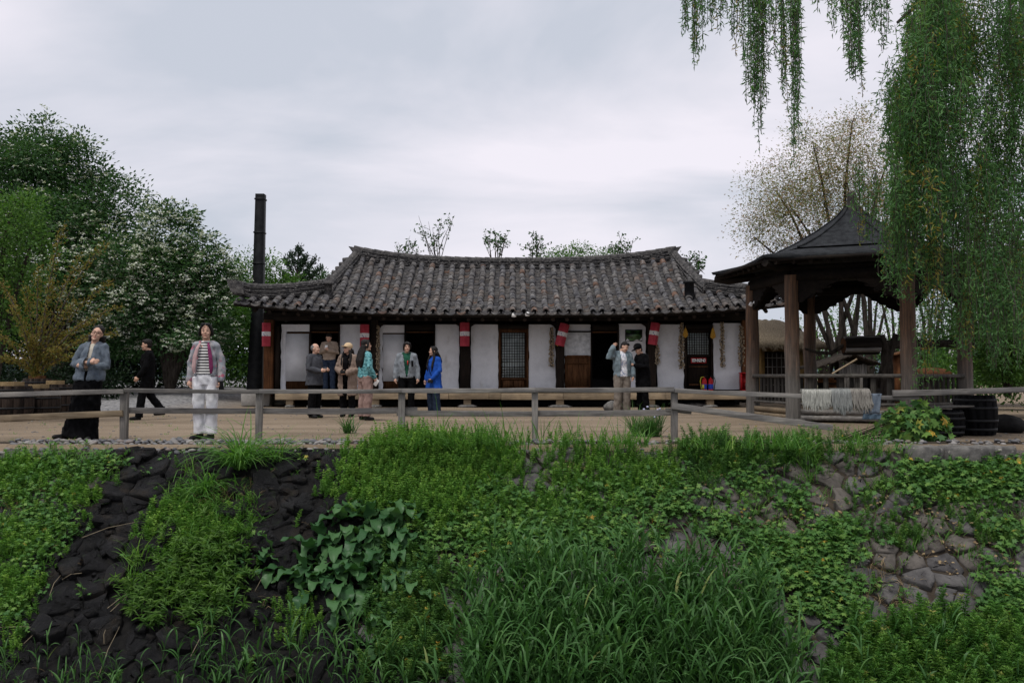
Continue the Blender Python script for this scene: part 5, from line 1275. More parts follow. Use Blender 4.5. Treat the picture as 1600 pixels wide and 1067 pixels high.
# 11 black coat and cap
X, Y = P(1005, 648, 22.4).x, 22.4
_, w11 = person('person in black cap and long black coat bent over a phone', X, Y, 0, 1.74, -62, head=(0, 26, 0), arms={'l': ((-.24, -.04, 1.12), (-.08, -.26, 1.16)), 'r': ((.24, -.04, 1.12), (.06, -.27, 1.16))}, hands={'l': {'d': (.4, -.8, .4), 'side': (0, 0, 1)}, 'r': {'d': (-.4, -.8, .4), 'side': (0, 0, 1)}},
       build=1.08, top=[{'name': 'coat', 'm': M_blackcloth, 'hem': .55, 'grow': .05, 'hemgrow': .085, 'waist': .03, 'sleeve': (.082, .06), 'collar': True}], bottom=[{'kind': 'trousers', 'm': M_blackcloth, 'r': (.105, .085, .08)}], hair=('short', M_hair), extras=[cap(M_blackcloth)],
       bend=lambda v: (v[0], v[1] - .12 * max(0, v[2] - .9) ** 1.3, v[2]))
phone(w11((0, -.36, 1.22)), 'black phone in the hands of the person in the black cap', rot=(R(-40), 0, R(-60)))
# ------------------------------------------------------------------ foliage helpers
LEAF_V = np.array([(0, 0, 0), (.42, .5, .10), (1, 0, -.06), (.42, -.5, .10)]); LEAF_F = np.array([(0, 2, 1), (0, 3, 2)])
def lobed(n=5):
    V = [(0, 0, 0)]; 
    for i in range(n * 2 + 1):
        a = -2.3 + 4.6 * i / (n * 2); r = (1.0 if i % 2 else .52) * (1.0 - .22 * abs(a) / 2.3)
        V.append((.22 + r * math.cos(a) * .62, r * math.sin(a) * .55, -.10 * r * r))
    return np.array(V), np.array([(0, i, i + 1) for i in range(1, n * 2 + 1)])
LOB_V, LOB_F = lobed()
def unit(a): return a / np.maximum(np.linalg.norm(a, axis=1, keepdims=True), 1e-9)
def stamp(mb, V, F, pos, ex, ez, L, W, rnd=None):
    """copies of a small leaf shape at pos, along ex, facing ez"""
    pos, ex, ez = np.asarray(pos, float), unit(np.asarray(ex, float)), np.asarray(ez, float); n = len(pos)
    ey = unit(np.cross(ez, ex)); ez = np.cross(ex, ey)
    L = np.broadcast_to(L, (n,)); W = np.broadcast_to(W, (n,))
    X = pos[:, None] + ex[:, None] * (V[None, :, 0:1] * L[:, None, None]) + ey[:, None] * (V[None, :, 1:2] * W[:, None, None]) + ez[:, None] * (V[None, :, 2:3] * L[:, None, None])
    k = len(V); FF = (F[None] + (np.arange(n) * k)[:, None, None]).reshape(-1, F.shape[1])
    if rnd is None: rnd = rng.uniform(0, 1, n)
    mb.add(X.reshape(-1, 3), FF, np.repeat(rnd, len(F)))
def rdir(n, up=0.0):
    d = rng.normal(size=(n, 3)); d[:, 2] += up; return unit(d)
def blades(mb, base, d0, L, W, bend=0.6, seg=5, rnd=None, twist=0.4, side=None):
    """grass blades starting at base along d0 that droop by bend"""
    base = np.asarray(base, float); n = len(base); d = unit(np.asarray(d0, float)); L = np.broadcast_to(L, (n,)); W = np.broadcast_to(W, (n,)); bend = np.broadcast_to(bend, (n,))
    h = d.copy(); h[:, 2] = 0; h = unit(h + rng.normal(0, .05, h.shape) * [1, 1, 0]); 
    P_ = [base]; cur = base; t = d
    for i in range(seg):
        cur = cur + t * (L / seg)[:, None]; P_.append(cur)
        t = unit(t + (h * .45 + np.array([0, 0, -1])) * (bend * 1.5 * (i + 1) / seg / seg * 2)[:, None])
    if side is None: side = np.cross(h, [0, 0, 1]) + rng.normal(0, twist, (n, 3))
    side = unit(side)
    prof = [0.55, 1.0, .95, .75, .45, 0.04] if seg == 5 else list(np.interp(np.linspace(0, 1, seg + 1), [0, .25, .6, 1], [.5, 1, .8, .04]))
    V = []
    for i in range(seg + 1):
        w = (W * prof[i] / 2)[:, None] * side; V.append(P_[i] - w); V.append(P_[i] + w)
    V = np.stack(V, 1); k = V.shape[1]
    F = np.array([(2 * i, 2 * i + 1, 2 * i + 3, 2 * i + 2) for i in range(seg)])
    FF = (F[None] + (np.arange(n) * k)[:, None, None]).reshape(-1, 4)
    if rnd is None: rnd = rng.uniform(0, 1, n)
    mb.add(V.reshape(-1, 3), FF, np.repeat(rnd, seg))
def sticks(mb, A, Bv, r0, r1):
    """many thin three-sided twigs"""
    A, Bv = np.asarray(A, float), np.asarray(Bv, float); n = len(A); d = unit(Bv - A); s = unit(np.cross(d, [.3, .5, .81])); u = np.cross(d, s)
    r0 = np.broadcast_to(r0, (n,)); r1 = np.broadcast_to(r1, (n,))
    V = []
    for P_, r in ((A, r0), (Bv, r1)):
        for k in range(3):
            a = 2 * math.pi * k / 3; V.append(P_ + (s * math.cos(a) + u * math.sin(a)) * r[:, None])
    V = np.stack(V, 1); F = np.array([(0, 1, 4, 3), (1, 2, 5, 4), (2, 0, 3, 5)])
    mb.add(V.reshape(-1, 3), (F[None] + (np.arange(n) * 6)[:, None, None]).reshape(-1, 4))
ML_dark = leaf_mat('dark_green_leaf', [(0.0, (0.025, 0.060, 0.025)), (0.5, (0.045, 0.106, 0.037)), (1.0, (0.077, 0.156, 0.053))], .3)
ML_deep = leaf_mat('undergrowth_leaf', [(0.0, (0.005, 0.010, 0.006)), (0.6, (0.010, 0.024, 0.010)), (1.0, (0.022, 0.041, 0.015))], .25)  # leaf colour darkened to carry the deep shade beneath the trees
ML_bright = leaf_mat('bright_green_leaf', [(0.0, (0.041, 0.100, 0.024)), (0.5, (0.076, 0.167, 0.037)), (1.0, (0.137, 0.239, 0.059))], .4)
ML_willow = leaf_mat('willow_leaf', [(0.0, (0.059, 0.140, 0.056)), (0.5, (0.103, 0.224, 0.080)), (0.86, (0.167, 0.305, 0.100)), (0.94, (0.298, 0.269, 0.066)), (1.0, (0.410, 0.287, 0.074))], .4)
ML_spring = leaf_mat('salmon_spring_leaf', [(0.0, (0.34, 0.20, 0.135)), (0.35, (0.40, 0.27, 0.18)), (0.52, (0.22, 0.24, 0.11)), (1.0, (0.15, 0.215, 0.08))], .4)
ML_amber = leaf_mat('amber_olive_leaf', [(0.0, (0.180, 0.112, 0.030)), (0.5, (0.210, 0.173, 0.045)), (1.0, (0.112, 0.150, 0.043))], .35)
ML_flower = leaf_mat('cream_white_blossom', [(0.0, (0.440, 0.475, 0.387)), (1.0, (0.651, 0.669, 0.598))], .2, .8)
ML_pine = leaf_mat('pine_needle', [(0.0, (0.018, 0.038, 0.022)), (1.0, (0.045, 0.075, 0.045))], .1)
ML_reed = leaf_mat('reed_blade', [(0.0, (0.037, 0.100, 0.027)), (0.6, (0.065, 0.165, 0.045)), (0.95, (0.131, 0.249, 0.082)), (1.0, (0.326, 0.301, 0.098))], .3, .42, .45)
ML_grass = leaf_mat('fresh_grass', [(0.0, (0.054, 0.147, 0.033)), (0.6, (0.108, 0.255, 0.050)), (0.95, (0.189, 0.335, 0.074)), (1.0, (0.396, 0.354, 0.120))], .35, .5, .35)
ML_weed = leaf_mat('feathery_weed', [(0.0, (0.076, 0.190, 0.041)), (0.6, (0.150, 0.312, 0.059)), (1.0, (0.275, 0.445, 0.091))], .35)
ML_hop = leaf_mat('lobed_leaf', [(0.0, (0.048, 0.126, 0.039)), (0.55, (0.090, 0.203, 0.050)), (0.96, (0.177, 0.299, 0.067)), (1.0, (0.586, 0.344, 0.056))], .3)
ML_dock = leaf_mat('dock_leaf', [(0.0, (0.034, 0.098, 0.037)), (1.0, (0.078, 0.170, 0.062))], .25, .42, .45)
ML_straw = leaf_mat('dead_straw', [(0.0, (0.16, 0.11, 0.06)), (1.0, (0.36, 0.27, 0.15))], .1, .8)
def lumpy(cl, k):
    """adds smaller lobes round the outside of each ellipsoid, so the outline breaks up"""
    out = list(cl)
    for c, r in cl:
        for _ in range(k):
            d = rdir(1, .35)[0]; q = rng.uniform(.22, .40); out.append((tuple(np.array(c) + d * np.array(r) * rng.uniform(.85, 1.12)), tuple(np.array(r) * q)))
    return out
def crown(clusters, n_clump, per, size, m, name, parent, spread=.30, up=.5, aspect=.5, flowers=None, droop=0.0, clump_m=None, hollow=.55, lump=4):
    """leaf clumps spread through a set of ellipsoids, most towards their outside"""
    clusters = lumpy(clusters, lump)
    C = np.array([c for c, r in clusters], float); Rr = np.array([r for c, r in clusters], float)
    vol = np.cbrt(np.prod(Rr, 1)) ** 2.2; idx = rng.choice(len(C), n_clump, p=vol / vol.sum())
    d = rdir(n_clump); rad = np.cbrt(rng.uniform(hollow ** 3, 1.15, n_clump))
    cc = C[idx] + d * Rr[idx] * rad[:, None]
    out = unit(d / Rr[idx])
    n = n_clump * per
    cid = np.repeat(np.arange(n_clump), per); g = np.clip(rng.normal(0, 1, (n, 3)), -1.7, 1.7) * spread * np.array([1, 1, .62])
    pos = cc[cid] + g
    ex = unit(g / spread * .7 + rdir(n) * .6 + out[cid] * .6 + np.array([0, 0, -droop]))
    ez = unit(rdir(n) * .55 + out[cid] * .45 + np.array([0, 0, up]))
    tone = np.clip(rng.uniform(0, 1, n_clump)[cid] * .6 + rng.uniform(0, .4, n), 0, 1)
    L = size * rng.uniform(.65, 1.25, n)
    mb = MB(); stamp(mb, LEAF_V, LEAF_F, pos, ex, ez, L, L * aspect, tone)
    mb.build(name, m, parent)
    if flowers:
        nf, fs, sel, fm = flowers
        k = rng.choice(n_clump, nf, p=np.array([sel(c) for c in cc]) / sum(sel(c) for c in cc))
        fp = cc[k] + out[k] * spread * .9 + rng.normal(0, spread * .6, (nf, 3)); fp[:, 2] += spread * .15
        mb = MB(); pp = np.repeat(fp, 9, 0) + rng.normal(0, fs * .30, (nf * 9, 3)) * [1, 1, .28]
        stamp(mb, LEAF_V, LEAF_F, pp, rdir(nf * 9) * [1, 1, .3], unit(rdir(nf * 9) * .4 + np.repeat(out[k], 9, 0) * .4 + [0, 0, .8]), fs * .48, fs * .36)
        mb.build('blossoms', fm, parent)
    return cc
def limbs(parent, base, tops, r0, r1, m=None, name='trunk', wob=.12, bspread=0.0, cc=None, twig=.012, tw_frac=1.0):
    mb = MB(); nodes = []
    for tp in tops:
        b, t = Vector(base) + Vector((rng.normal(0, 1) * bspread, rng.normal(0, 1) * bspread * .5, 0)), Vector(tp); L = (t - b).length; pts = []
        for i in range(7):
            u = i / 6; p = b.lerp(t, u); p.x += (t.x - b.x) * (-.25 * u * (1 - u)) + rng.normal(0, wob * u * .3) ; p.y += rng.normal(0, wob * u * .3); p.z += L * .10 * math.sin(math.pi * u); pts.append(p)
        mb.tube(pts, [r0 * (1 - u / 6) + r1 * u / 6 for u in range(7)], 8); nodes += pts[2:]
    mb.build(name, m or M_bark, parent, smooth=True)
    if cc is not None:
        N = np.array([tuple(p) for p in nodes]); sel = rng.choice(len(cc), int(len(cc) * tw_frac), replace=False); T = cc[sel]
        # every clump joins the nearest wood already grown, so twigs fork from branches
        dist = np.sqrt(((T[:, None] - N[None]) ** 2).sum(2)).min(1); T = T[np.argsort(dist)]
        buf = np.empty((len(N) + 2 * len(T), 3)); wgt = np.empty(len(buf)); cnt_ = len(N); buf[:cnt_] = N; wgt[:cnt_] = 1.0; A_, B_, ra, rb = [], [], [], []
        for tp in T:
            jn = int(np.argmin(((buf[:cnt_] - tp) ** 2).sum(1))); a = buf[jn]; mid = (a + tp) / 2 + rng.normal(0, .06, 3) + [0, 0, .05]; wv = max(.35, wgt[jn] * .80)
            A_ += [a.copy(), mid]; B_ += [mid, tp]; ra += [twig * wgt[jn] * 1.3, twig * wv]; rb += [twig * wv, twig * wv * .55]
            buf[cnt_] = mid; buf[cnt_ + 1] = tp; wgt[cnt_:cnt_ + 2] = wv; cnt_ += 2
        q = MB(); sticks(q, A_, B_, np.array(ra), np.array(rb)); tag(q.build('branches', m or M_bark, parent), kind='stuff')

# ------------------------------------------------------------------ trees and shrubs on the left
def blob(px, py, Y, rx, rz, ry=None):
    p = P(px, py, Y); s = Y / FPX; return ((p.x, p.y, p.z), (rx * s, (ry or rx) * s, rz * s))
def tree(name, label, base, tops, clusters, n_clump, per, size, m, r0, group=None, cat='tree', twig=.012, tw_frac=.6, r1=.03, **k):
    o = empty(name, base, label, cat, group); cc = crown(clusters, n_clump, per, size, m, 'crown', o, **k)
    limbs(o, base, tops, r0, r1, cc=cc, twig=twig, tw_frac=tw_frac); return o
Yt = 31.5
cl = [blob(40, 305, Yt, 80, 75), blob(105, 315, Yt, 60, 62), blob(165, 360, Yt, 50, 55), blob(206, 332, Yt - .5, 20, 22), blob(218, 306, Yt, 12, 11), blob(196, 292, Yt, 18, 16), blob(110, 255, Yt, 38, 34), blob(60, 240, Yt, 44, 36), blob(-10, 265, Yt, 60, 55), blob(-60, 330, Yt, 80, 110), blob(70, 400, Yt - 1, 110, 90), blob(180, 440, Yt - 1.5, 85, 70), blob(-10, 470, Yt, 80, 70), blob(125, 224, Yt, 20, 14), blob(172, 284, Yt, 22, 18), blob(48, 205, Yt, 22, 14), blob(72, 196, Yt, 12, 8), blob(146, 268, Yt, 24, 20)]
tree('blossoming_tree', 'tall dark green tree with white blossom clusters, largest at the left edge', P(95, 600, Yt) * 1 + Vector((0, 0, 0)), [tuple(P(x, y, Yt)) for x, y in ((30, 270), (125, 250), (190, 340), (-40, 330), (150, 400), (80, 380))], cl, 2400, 30, .14, ML_dark, .24, flowers=(2700, .165, lambda c: (1.0 if c[2] < 6.2 else .3) * (1.0 if c[1] < 31.5 else .1) * (1.0 if c[2] > 2.7 else 0.0) * (.3 + max(0, mnoise.noise((c[0] * .9, c[1] * .9, c[2] * .9)) + .35)), ML_flower), spread=.28)
Yt2 = 30.0
cl = [blob(262, 375, Yt2, 42, 48), blob(308, 430, Yt2, 42, 52), blob(275, 338, Yt2, 20, 14), blob(322, 385, Yt2, 16, 14), blob(248, 340, Yt2, 16, 14), blob(250, 440, Yt2, 70, 55), blob(330, 480, Yt2, 40, 55), blob(285, 520, Yt2, 70, 40), blob(345, 430, Yt2, 24, 30), blob(215, 470, Yt2 - .5, 60, 55), blob(190, 520, Yt2, 60, 40)]
tree('blossoming_tree', 'lower rounded tree thick with white blossom clusters beside the chimney', P(265, 610, Yt2), [tuple(P(x, y, Yt2)) for x, y in ((250, 380), (310, 420), (340, 480), (215, 450), (280, 470))], cl, 1200, 30, .13, ML_dark, .16, flowers=(2200, .16, lambda c: (1.0 if c[1] < 30 else .1) * (1.0 if c[2] > 2.0 else 0.0) * .3 + (c[1] < 30.3) * (c[2] > 2.0) * max(0, mnoise.noise((c[0] * .9, c[1] * .9, c[2] * .9)) + .35), ML_flower), spread=.24)
Y3 = 20.5
cl = [blob(15, 345, Y3, 48, 45), blob(45, 395, Y3, 38, 50), blob(-20, 420, Y3, 60, 80), blob(10, 470, Y3, 50, 50), blob(35, 330, Y3, 25, 25)]
tree('light_green_tree', 'light green leafy young tree at the far left edge before the blossom', P(-10, 620, Y3), [tuple(P(x, y, Y3)) for x, y in ((15, 330), (50, 390), (-30, 380))], cl, 420, 26, .085, ML_bright, .08, spread=.20)
# arching amber shrub
Y4 = 18.5; bs_ = P(55, 585, Y4); sh_ = empty('arching_shrub', bs_, 'amber and olive shrub with long arching spiky stems at the left', 'shrub')
q = MB(); lv = MB(); pos_, ex_ = [], []
for (px, py) in ((60, 420), (100, 350), (128, 400), (165, 380), (175, 440), (190, 480), (120, 470), (85, 440), (20, 480), (-10, 520), (40, 450), (150, 500), (160, 530), (0, 440), (100, 520), (70, 500), (130, 560), (10, 560), (-20, 560), (180, 520), (90, 545), (50, 530)):
    t = P(px, py, Y4 + rng.uniform(-.8, .5)); pts = []
    for i in range(9):
        u = i / 8; p = bs_.lerp(t, u); p.z += .35 * math.sin(math.pi * u) * (t - bs_).length * .35; pts.append(p)
    q.tube(pts, [.02 * (1 - .8 * i / 8) for i in range(9)], 5)
    for i in range(1, 9):
        for _ in range(36):
            u = rng.uniform(0, 1); p = pts[i - 1].lerp(pts[i], u); pos_.append(tuple(p + Vector(rng.normal(0, .045, 3)))); ex_.append(tuple((pts[i] - pts[i - 1]).normalized() * .7 + Vector(rng.normal(0, .6, 3))))
q.build('stems', M_twig, sh_, smooth=True); stamp(lv, LEAF_V, LEAF_F, pos_, ex_, rdir(len(pos_), .6), rng.uniform(.05, .085, len(pos_)), .028); lv.build('leaves', ML_amber, sh_)
def mass(name, blobs, n_clump, per, size, m, spread=.3, **k):
    o = None; mb_parent = None
    C = crown(blobs, n_clump, per, size, m, name, None, spread=spread, hollow=.2, **k)
    o = [x for x in col.objects if x.name.startswith(name)][-1]; return tag(o, kind='stuff')
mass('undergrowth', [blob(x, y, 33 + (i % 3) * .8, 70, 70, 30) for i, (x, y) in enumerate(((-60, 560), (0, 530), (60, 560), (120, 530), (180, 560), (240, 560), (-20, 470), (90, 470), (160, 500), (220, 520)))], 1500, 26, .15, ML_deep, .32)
mass('undergrowth', [blob(x, y, 36, 55, 60, 40) for x, y in ((270, 560), (320, 550), (365, 540), (400, 560), (345, 500), (400, 510), (430, 540), (470, 540))], 900, 26, .15, ML_bright, .32)
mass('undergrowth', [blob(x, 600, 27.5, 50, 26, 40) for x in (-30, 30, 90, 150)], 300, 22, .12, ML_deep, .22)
# trees behind the house
tree('background_tree', 'light green loose tree behind the chimney', P(400, 600, 40), [tuple(P(x, y, 40)) for x, y in ((375, 430), (410, 415), (440, 440))], [blob(385, 440, 40, 32, 38), blob(420, 432, 40, 28, 30), blob(400, 480, 40, 50, 40), blob(445, 455, 40, 28, 24), blob(372, 470, 40, 22, 40)], 420, 24, .14, ML_bright, .14, spread=.26)
tree('background_tree', 'dark rounded bushy tree behind the left roof wing', P(490, 600, 42), [tuple(P(x, y, 42)) for x, y in ((470, 440), (505, 440))], [blob(490, 452, 42, 35, 26), blob(455, 455, 42, 24, 22), blob(515, 452, 42, 20, 22), blob(440, 460, 42, 26, 22)], 300, 26, .13, ML_dark, .14, spread=.25)
pb = P(463, 600, 41); pn = empty('pine_tree', pb, 'small pine with upswept needle branches showing over the left roof wing', 'pine tree'); q = MB(); q.tube([pb, P(463, 470, 41), P(466, 395, 41)], [.14, .1, .02], 8); q.build('trunk', M_bark, pn, smooth=True)
q = MB(); lv = MB(); pp, ee = [], []
for (x0, y0, x1, y1) in ((465, 440, 446, 405), (465, 435, 492, 406), (464, 425, 455, 398), (466, 418, 478, 402), (466, 405, 467, 388), (464, 450, 440, 425), (466, 450, 500, 420), (466, 430, 470, 410), (466, 445, 480, 425)):
    a, b = P(x0, y0, 41), P(x1, y1, 41); q.tube([a, a.lerp(b, .5) - Vector((0, 0, .08)), b], [.04, .03, .012], 6)
    for k in range(240):
        u = rng.uniform(.35, 1.05); p = a.lerp(b, u) + Vector(rng.normal(0, .08, 3)); pp.append(tuple(p)); ee.append(tuple((b - a).normalized() * .7 + Vector(rng.normal(0, .6, 3)) + Vector((0, 0, .5))))
q.build('branches', M_bark, pn, smooth=True); stamp(lv, LEAF_V, LEAF_F, pp, ee, rdir(len(pp)), .15, .05); lv.build('needles', ML_pine, pn)
def sapling(px, ptop, spread_px, label, Y=36.0, nl=90, leafm=ML_dark, pbase=480, size=.14):
    b = P(px, 600, Y); o = empty('sapling', b, label, 'sapling', 'thin saplings behind the roof'); q = MB(); pos, ex = [], []; lv = MB()
    for k in range(11):
        t = P(px + rng.uniform(-spread_px, spread_px), ptop + (rng.uniform(0, 26) if k else 0), Y + rng.uniform(-.4, .4)); s0 = P(px + rng.normal(0, 3), pbase - 50 + rng.uniform(-20, 10), Y)
        if k == 0: q.tube([b, P(px, pbase - 40, Y)], [.06, .03], 6)
        pts = [s0, s0.lerp(t, .5) + Vector((rng.normal(0, .06), 0, .05)), t]; q.tube(pts, [.022, .014, .005], 5)
        for j in range(3):
            a = pts[1].lerp(t, rng.uniform(0, .8)); e = a + Vector((rng.normal(0, .22), rng.normal(0, .2), rng.uniform(.1, .35))); q.tube([a, e], [.009, .004], 4)
            for _ in range(nl // 21): pos.append(tuple(a.lerp(e, rng.uniform(.3, 1.1)) + Vector(rng.normal(0, .045, 3)))); ex.append(tuple(rng.normal(0, 1, 3)))
    q.build('stems', M_twig, o); stamp(lv, LEAF_V, LEAF_F, pos, ex, rdir(len(pos), .4), size * rng.uniform(.7, 1.2, len(pos)), size * .55); lv.build('leaves', leafm, o)
sapling(684, 337, 32, 'tallest thin sapling above the left half of the roof ridge', nl=110)
sapling(637, 372, 22, 'small sparse sapling next to the left roof end', nl=70)
sapling(774, 356, 22, 'leafy thin sapling above the middle left of the ridge', nl=130)
sapling(838, 366, 12, 'slim spiky sapling beside the green bush above the ridge', nl=110)
sapling(974, 366, 22, 'thin sapling right of the green bush above the ridge', nl=110)
sapling(1088, 405, 14, 'small sapling rising behind the right end of the ridge', nl=110, Y=33.5)
tree('round_bush_tree', 'bright green rounded bush tree showing above the ridge right of centre', P(905, 600, 40), [tuple(P(x, 420, 40)) for x in (870, 910, 945)], [blob(900, 408, 40, 40, 20), blob(945, 412, 40, 30, 18), blob(865, 412, 40, 26, 16), blob(905, 440, 40, 70, 30)], 330, 24, .12, ML_bright, .12, spread=.22)

# ------------------------------------------------------------------ behind the gazebo and on the right
Ys = 31.0
cl = [blob(1215, 300, Ys, 45, 50), blob(1270, 260, Ys, 55, 55), blob(1330, 240, Ys, 55, 55), blob(1200, 360, Ys, 45, 40), blob(1260, 340, Ys, 60, 60), blob(1320, 320, Ys, 60, 60), blob(1385, 280, Ys, 50, 60), blob(1390, 360, Ys, 50, 60), blob(1180, 345, Ys, 26, 30), blob(1345, 195, Ys, 24, 30), blob(1255, 210, Ys, 18, 24)]
st = empty('spring_tree', P(1345, 600, Ys), 'large open tree with salmon and green spring leaves behind the gazebo', 'tree')
cc = crown(cl, 3600, 9, .088, ML_spring, 'crown', st, spread=.36, hollow=.15, aspect=.42)
limbs(st, P(1340, 605, Ys), [tuple(P(x, y, Ys + dy)) for x, y, dy in ((1180, 370, 0), (1215, 300, .5), (1270, 230, 0), (1330, 190, 0), (1385, 250, .5), (1400, 340, 0), (1240, 330, -.5), (1320, 280, .3), (1355, 300, 0))], .10, .025, M_bark, bspread=.55, cc=cc, twig=.014, tw_frac=.45)
for k, (px, top) in enumerate(((1290, 500), (1320, 470), (1360, 440), (1400, 430), (1450, 440), (1480, 470), (1530, 440), (1270, 520))):
    Yk = 36 + (k * 1.7) % 6; b = P(px, 600, Yk); t = P(px - 30 + (k * 23) % 50, top, Yk); o = empty('thin_tree', b, ['slender bare limbed tree behind the crooked handle', 'leaning thin trunk just left of the drum mill', 'dark thin trunk above the drum mill', 'thin trunk behind the forked post', 'thin trunk behind the front right gazebo post', 'thin tree left of the white pipe', 'thin tree at the right behind the gazebo', 'sparse twiggy tree beside the thatched hut'][k], 'tree', 'thin trees beyond the gazebo')
    cck = crown([blob(t.x / Yk * FPX + 800, top + 60, Yk, 48, 70), blob(px, top + 25, Yk, 30, 40)], 110, 9, .12, ML_bright if k % 2 else ML_willow, 'crown', o, spread=.32, hollow=.1)
    limbs(o, b, [tuple(t), tuple(t + Vector((.9, 0, .4))), tuple(t + Vector((-.8, 0, .2)))], .10, .02, M_bark, cc=cck, twig=.012)
tree('leafy_bush', 'bright green leafy bush right of the gazebo behind the barrels', P(1575, 620, 20), [tuple(P(x, y, 20)) for x, y in ((1545, 500), (1600, 470), (1570, 520))], [blob(1545, 510, 20, 45, 55), blob(1560, 450, 20, 45, 40), blob(1560, 520, 20, 50, 60), blob(1610, 500, 20, 60, 80), blob(1540, 570, 20, 40, 34), blob(1600, 580, 20, 55, 34), blob(1660, 480, 20, 70, 100)], 700, 24, .10, ML_bright, .07, cat='bush', spread=.20)
tree('dark_tree', 'dense dark tree filling the right edge behind the willow', P(1640, 600, 27), [tuple(P(x, y, 27)) for x, y in ((1560, 400), (1640, 300), (1700, 400))], [blob(1600, 420, 27, 80, 80), blob(1660, 330, 27, 90, 90), blob(1540, 470, 27, 50, 50), blob(1700, 470, 27, 90, 90)], 700, 26, .13, ML_dark, .2, spread=.28)
mass('distant_woods', [((x, 95 + (x % 7), 1.6), (6, 4, 2.0 + (i * 37 % 10) * .14)) for i, x in enumerate(range(-90, 96, 7))], 2600, 14, .45, ML_deep, .8)
V = []; q = MB(); xs_ = np.linspace(-260, 300, 60)
grid_sheet('hills', np.linspace(-300, 330, 64), [330, 352, 375], lambda x, y: -1 + (11 + 5 * mnoise.noise((x * .012, 2, 0)) + 2 * mnoise.noise((x * .04, 5, 0))) * (y - 330) / 45, mat('far_hill_green', (0.06, 0.085, 0.10), (0.09, 0.12, 0.135), .05, .95, bmp=0))

# ------------------------------------------------------------------ the willow
mass('undergrowth', [blob(x, y, 24.5, 42, 34, 40) for x, y in ((1470, 592), (1520, 585), (1575, 580), (1630, 575), (1690, 560))], 420, 24, .11, ML_bright, .22)
mass('undergrowth', [blob(x, y, 29, 60, 50, 40) for x, y in ((1450, 570), (1510, 555), (1570, 540), (1640, 520))], 420, 24, .13, ML_dark, .28)
wl = empty('willow_tree', (11.6, 14.5, 0), 'big weeping willow hanging over the gazebo from the right', 'willow tree')
mb = MB(); W0 = Vector((11.6, 14.5, 0)); bough = []
for e in ((2.2, 12.2, 7.2), (3.4, 12.6, 7.6), (4.9, 12.5, 7.0), (6.6, 12.8, 7.4), (8.5, 12.2, 7.6), (7.2, 15.5, 7.6), (9.5, 16.5, 8.2), (12.5, 13, 8), (6.2, 14.2, 6.6), (8.2, 14.0, 6.4)):
    e = Vector(e); pts = [W0.copy(), W0 + Vector((0, 0, 3.6)), W0.lerp(e, .28), W0.lerp(e, .66), e]
    pts[2].z = 8.4; pts[3].z = max(8.3, e.z + .9)
    mb.tube(pts, [.30, .24, .13, .07, .025], 9); bough.append(pts)
mb.build('trunk', M_bark, wl, smooth=True)
lv = MB(); tw = MB()
def strand(x, y, ztop, L, sway, dens=38, size=.095, spreadr=.022):
    n = 7; pts = [np.array([x, y, ztop])]; dx, dy = rng.normal(0, sway, 2)
    for i in range(n): pts.append(pts[-1] + np.array([dx * L / n * .5 * (1 - i / n) + rng.normal(0, .010), dy * L / n * .5, -L / n]))
    pts = np.array(pts); sticks(tw, pts[:-1], pts[1:], .0045, .004)
    m = int(L * dens); u = np.sort(rng.uniform(.0, 1, m)) ** .9 * n; i = np.minimum(u.astype(int), n - 1); f = (u - i)[:, None]
    p = pts[i] * (1 - f) + pts[i + 1] * f + rng.normal(0, spreadr, (m, 3))
    ex = rng.normal(0, .75, (m, 3)) + [0, 0, -.6]
    tone = np.clip(rng.uniform(0, .85) * .7 + rng.uniform(0, .36, m), 0, .9)
    if rng.uniform() < .09: tone = rng.uniform(.88, 1, m)
    stamp(lv, LEAF_V, LEAF_F, p, ex, rdir(m), size * rng.uniform(.6, 1.2, m), size * .2, tone)
def bundle(px, py_bot, Y, w_px, n, ytop=-40, taper=True, **k):
    for _ in range(int(n * .72 + .5)):
        o = rng.normal(0, .5); x = px + o * w_px; yb = py_bot - (abs(o) * .9 * (py_bot + 60) * (.6 if taper else .2)) * rng.uniform(.5, 1.0) - rng.uniform(0, .25) * (py_bot + 40)
        Yk = Y + rng.normal(0, .25); a, b = P(x, ytop, Yk), P(x, yb, Yk)
        if a.z - b.z > .15: strand(a.x, Yk, a.z, a.z - b.z, .03, size=.088, spreadr=.016, **k)
for px, pb_, w, n in ((1070, 60, 14, 8), (1087, 108, 14, 16), (1120, 75, 18, 10), (1150, 80, 18, 12), (1172, 195, 26, 26), (1186, 245, 12, 16), (1203, 100, 14, 10), (1228, 170, 18, 24), (1240, 270, 12, 22), (1262, 40, 20, 6), (1330, 150, 22, 26), (1338, 172, 12, 18), (1300, 70, 18, 8), (1362, 60, 16, 8), (1378, 95, 12, 14), (1110, 45, 40, 16), (1200, 55, 50, 20), (1290, 20, 40, 10), (1350, 30, 40, 14)):
    bundle(px, pb_, 12.3, w, n)
def edge_left(py): return 26 * mnoise.noise((py * .016, 3.3, 0)) + np.interp(py, [-40, 60, 140, 280, 350, 430, 470, 600], [1425, 1410, 1392, 1388, 1402, 1440, 1480, 1560])
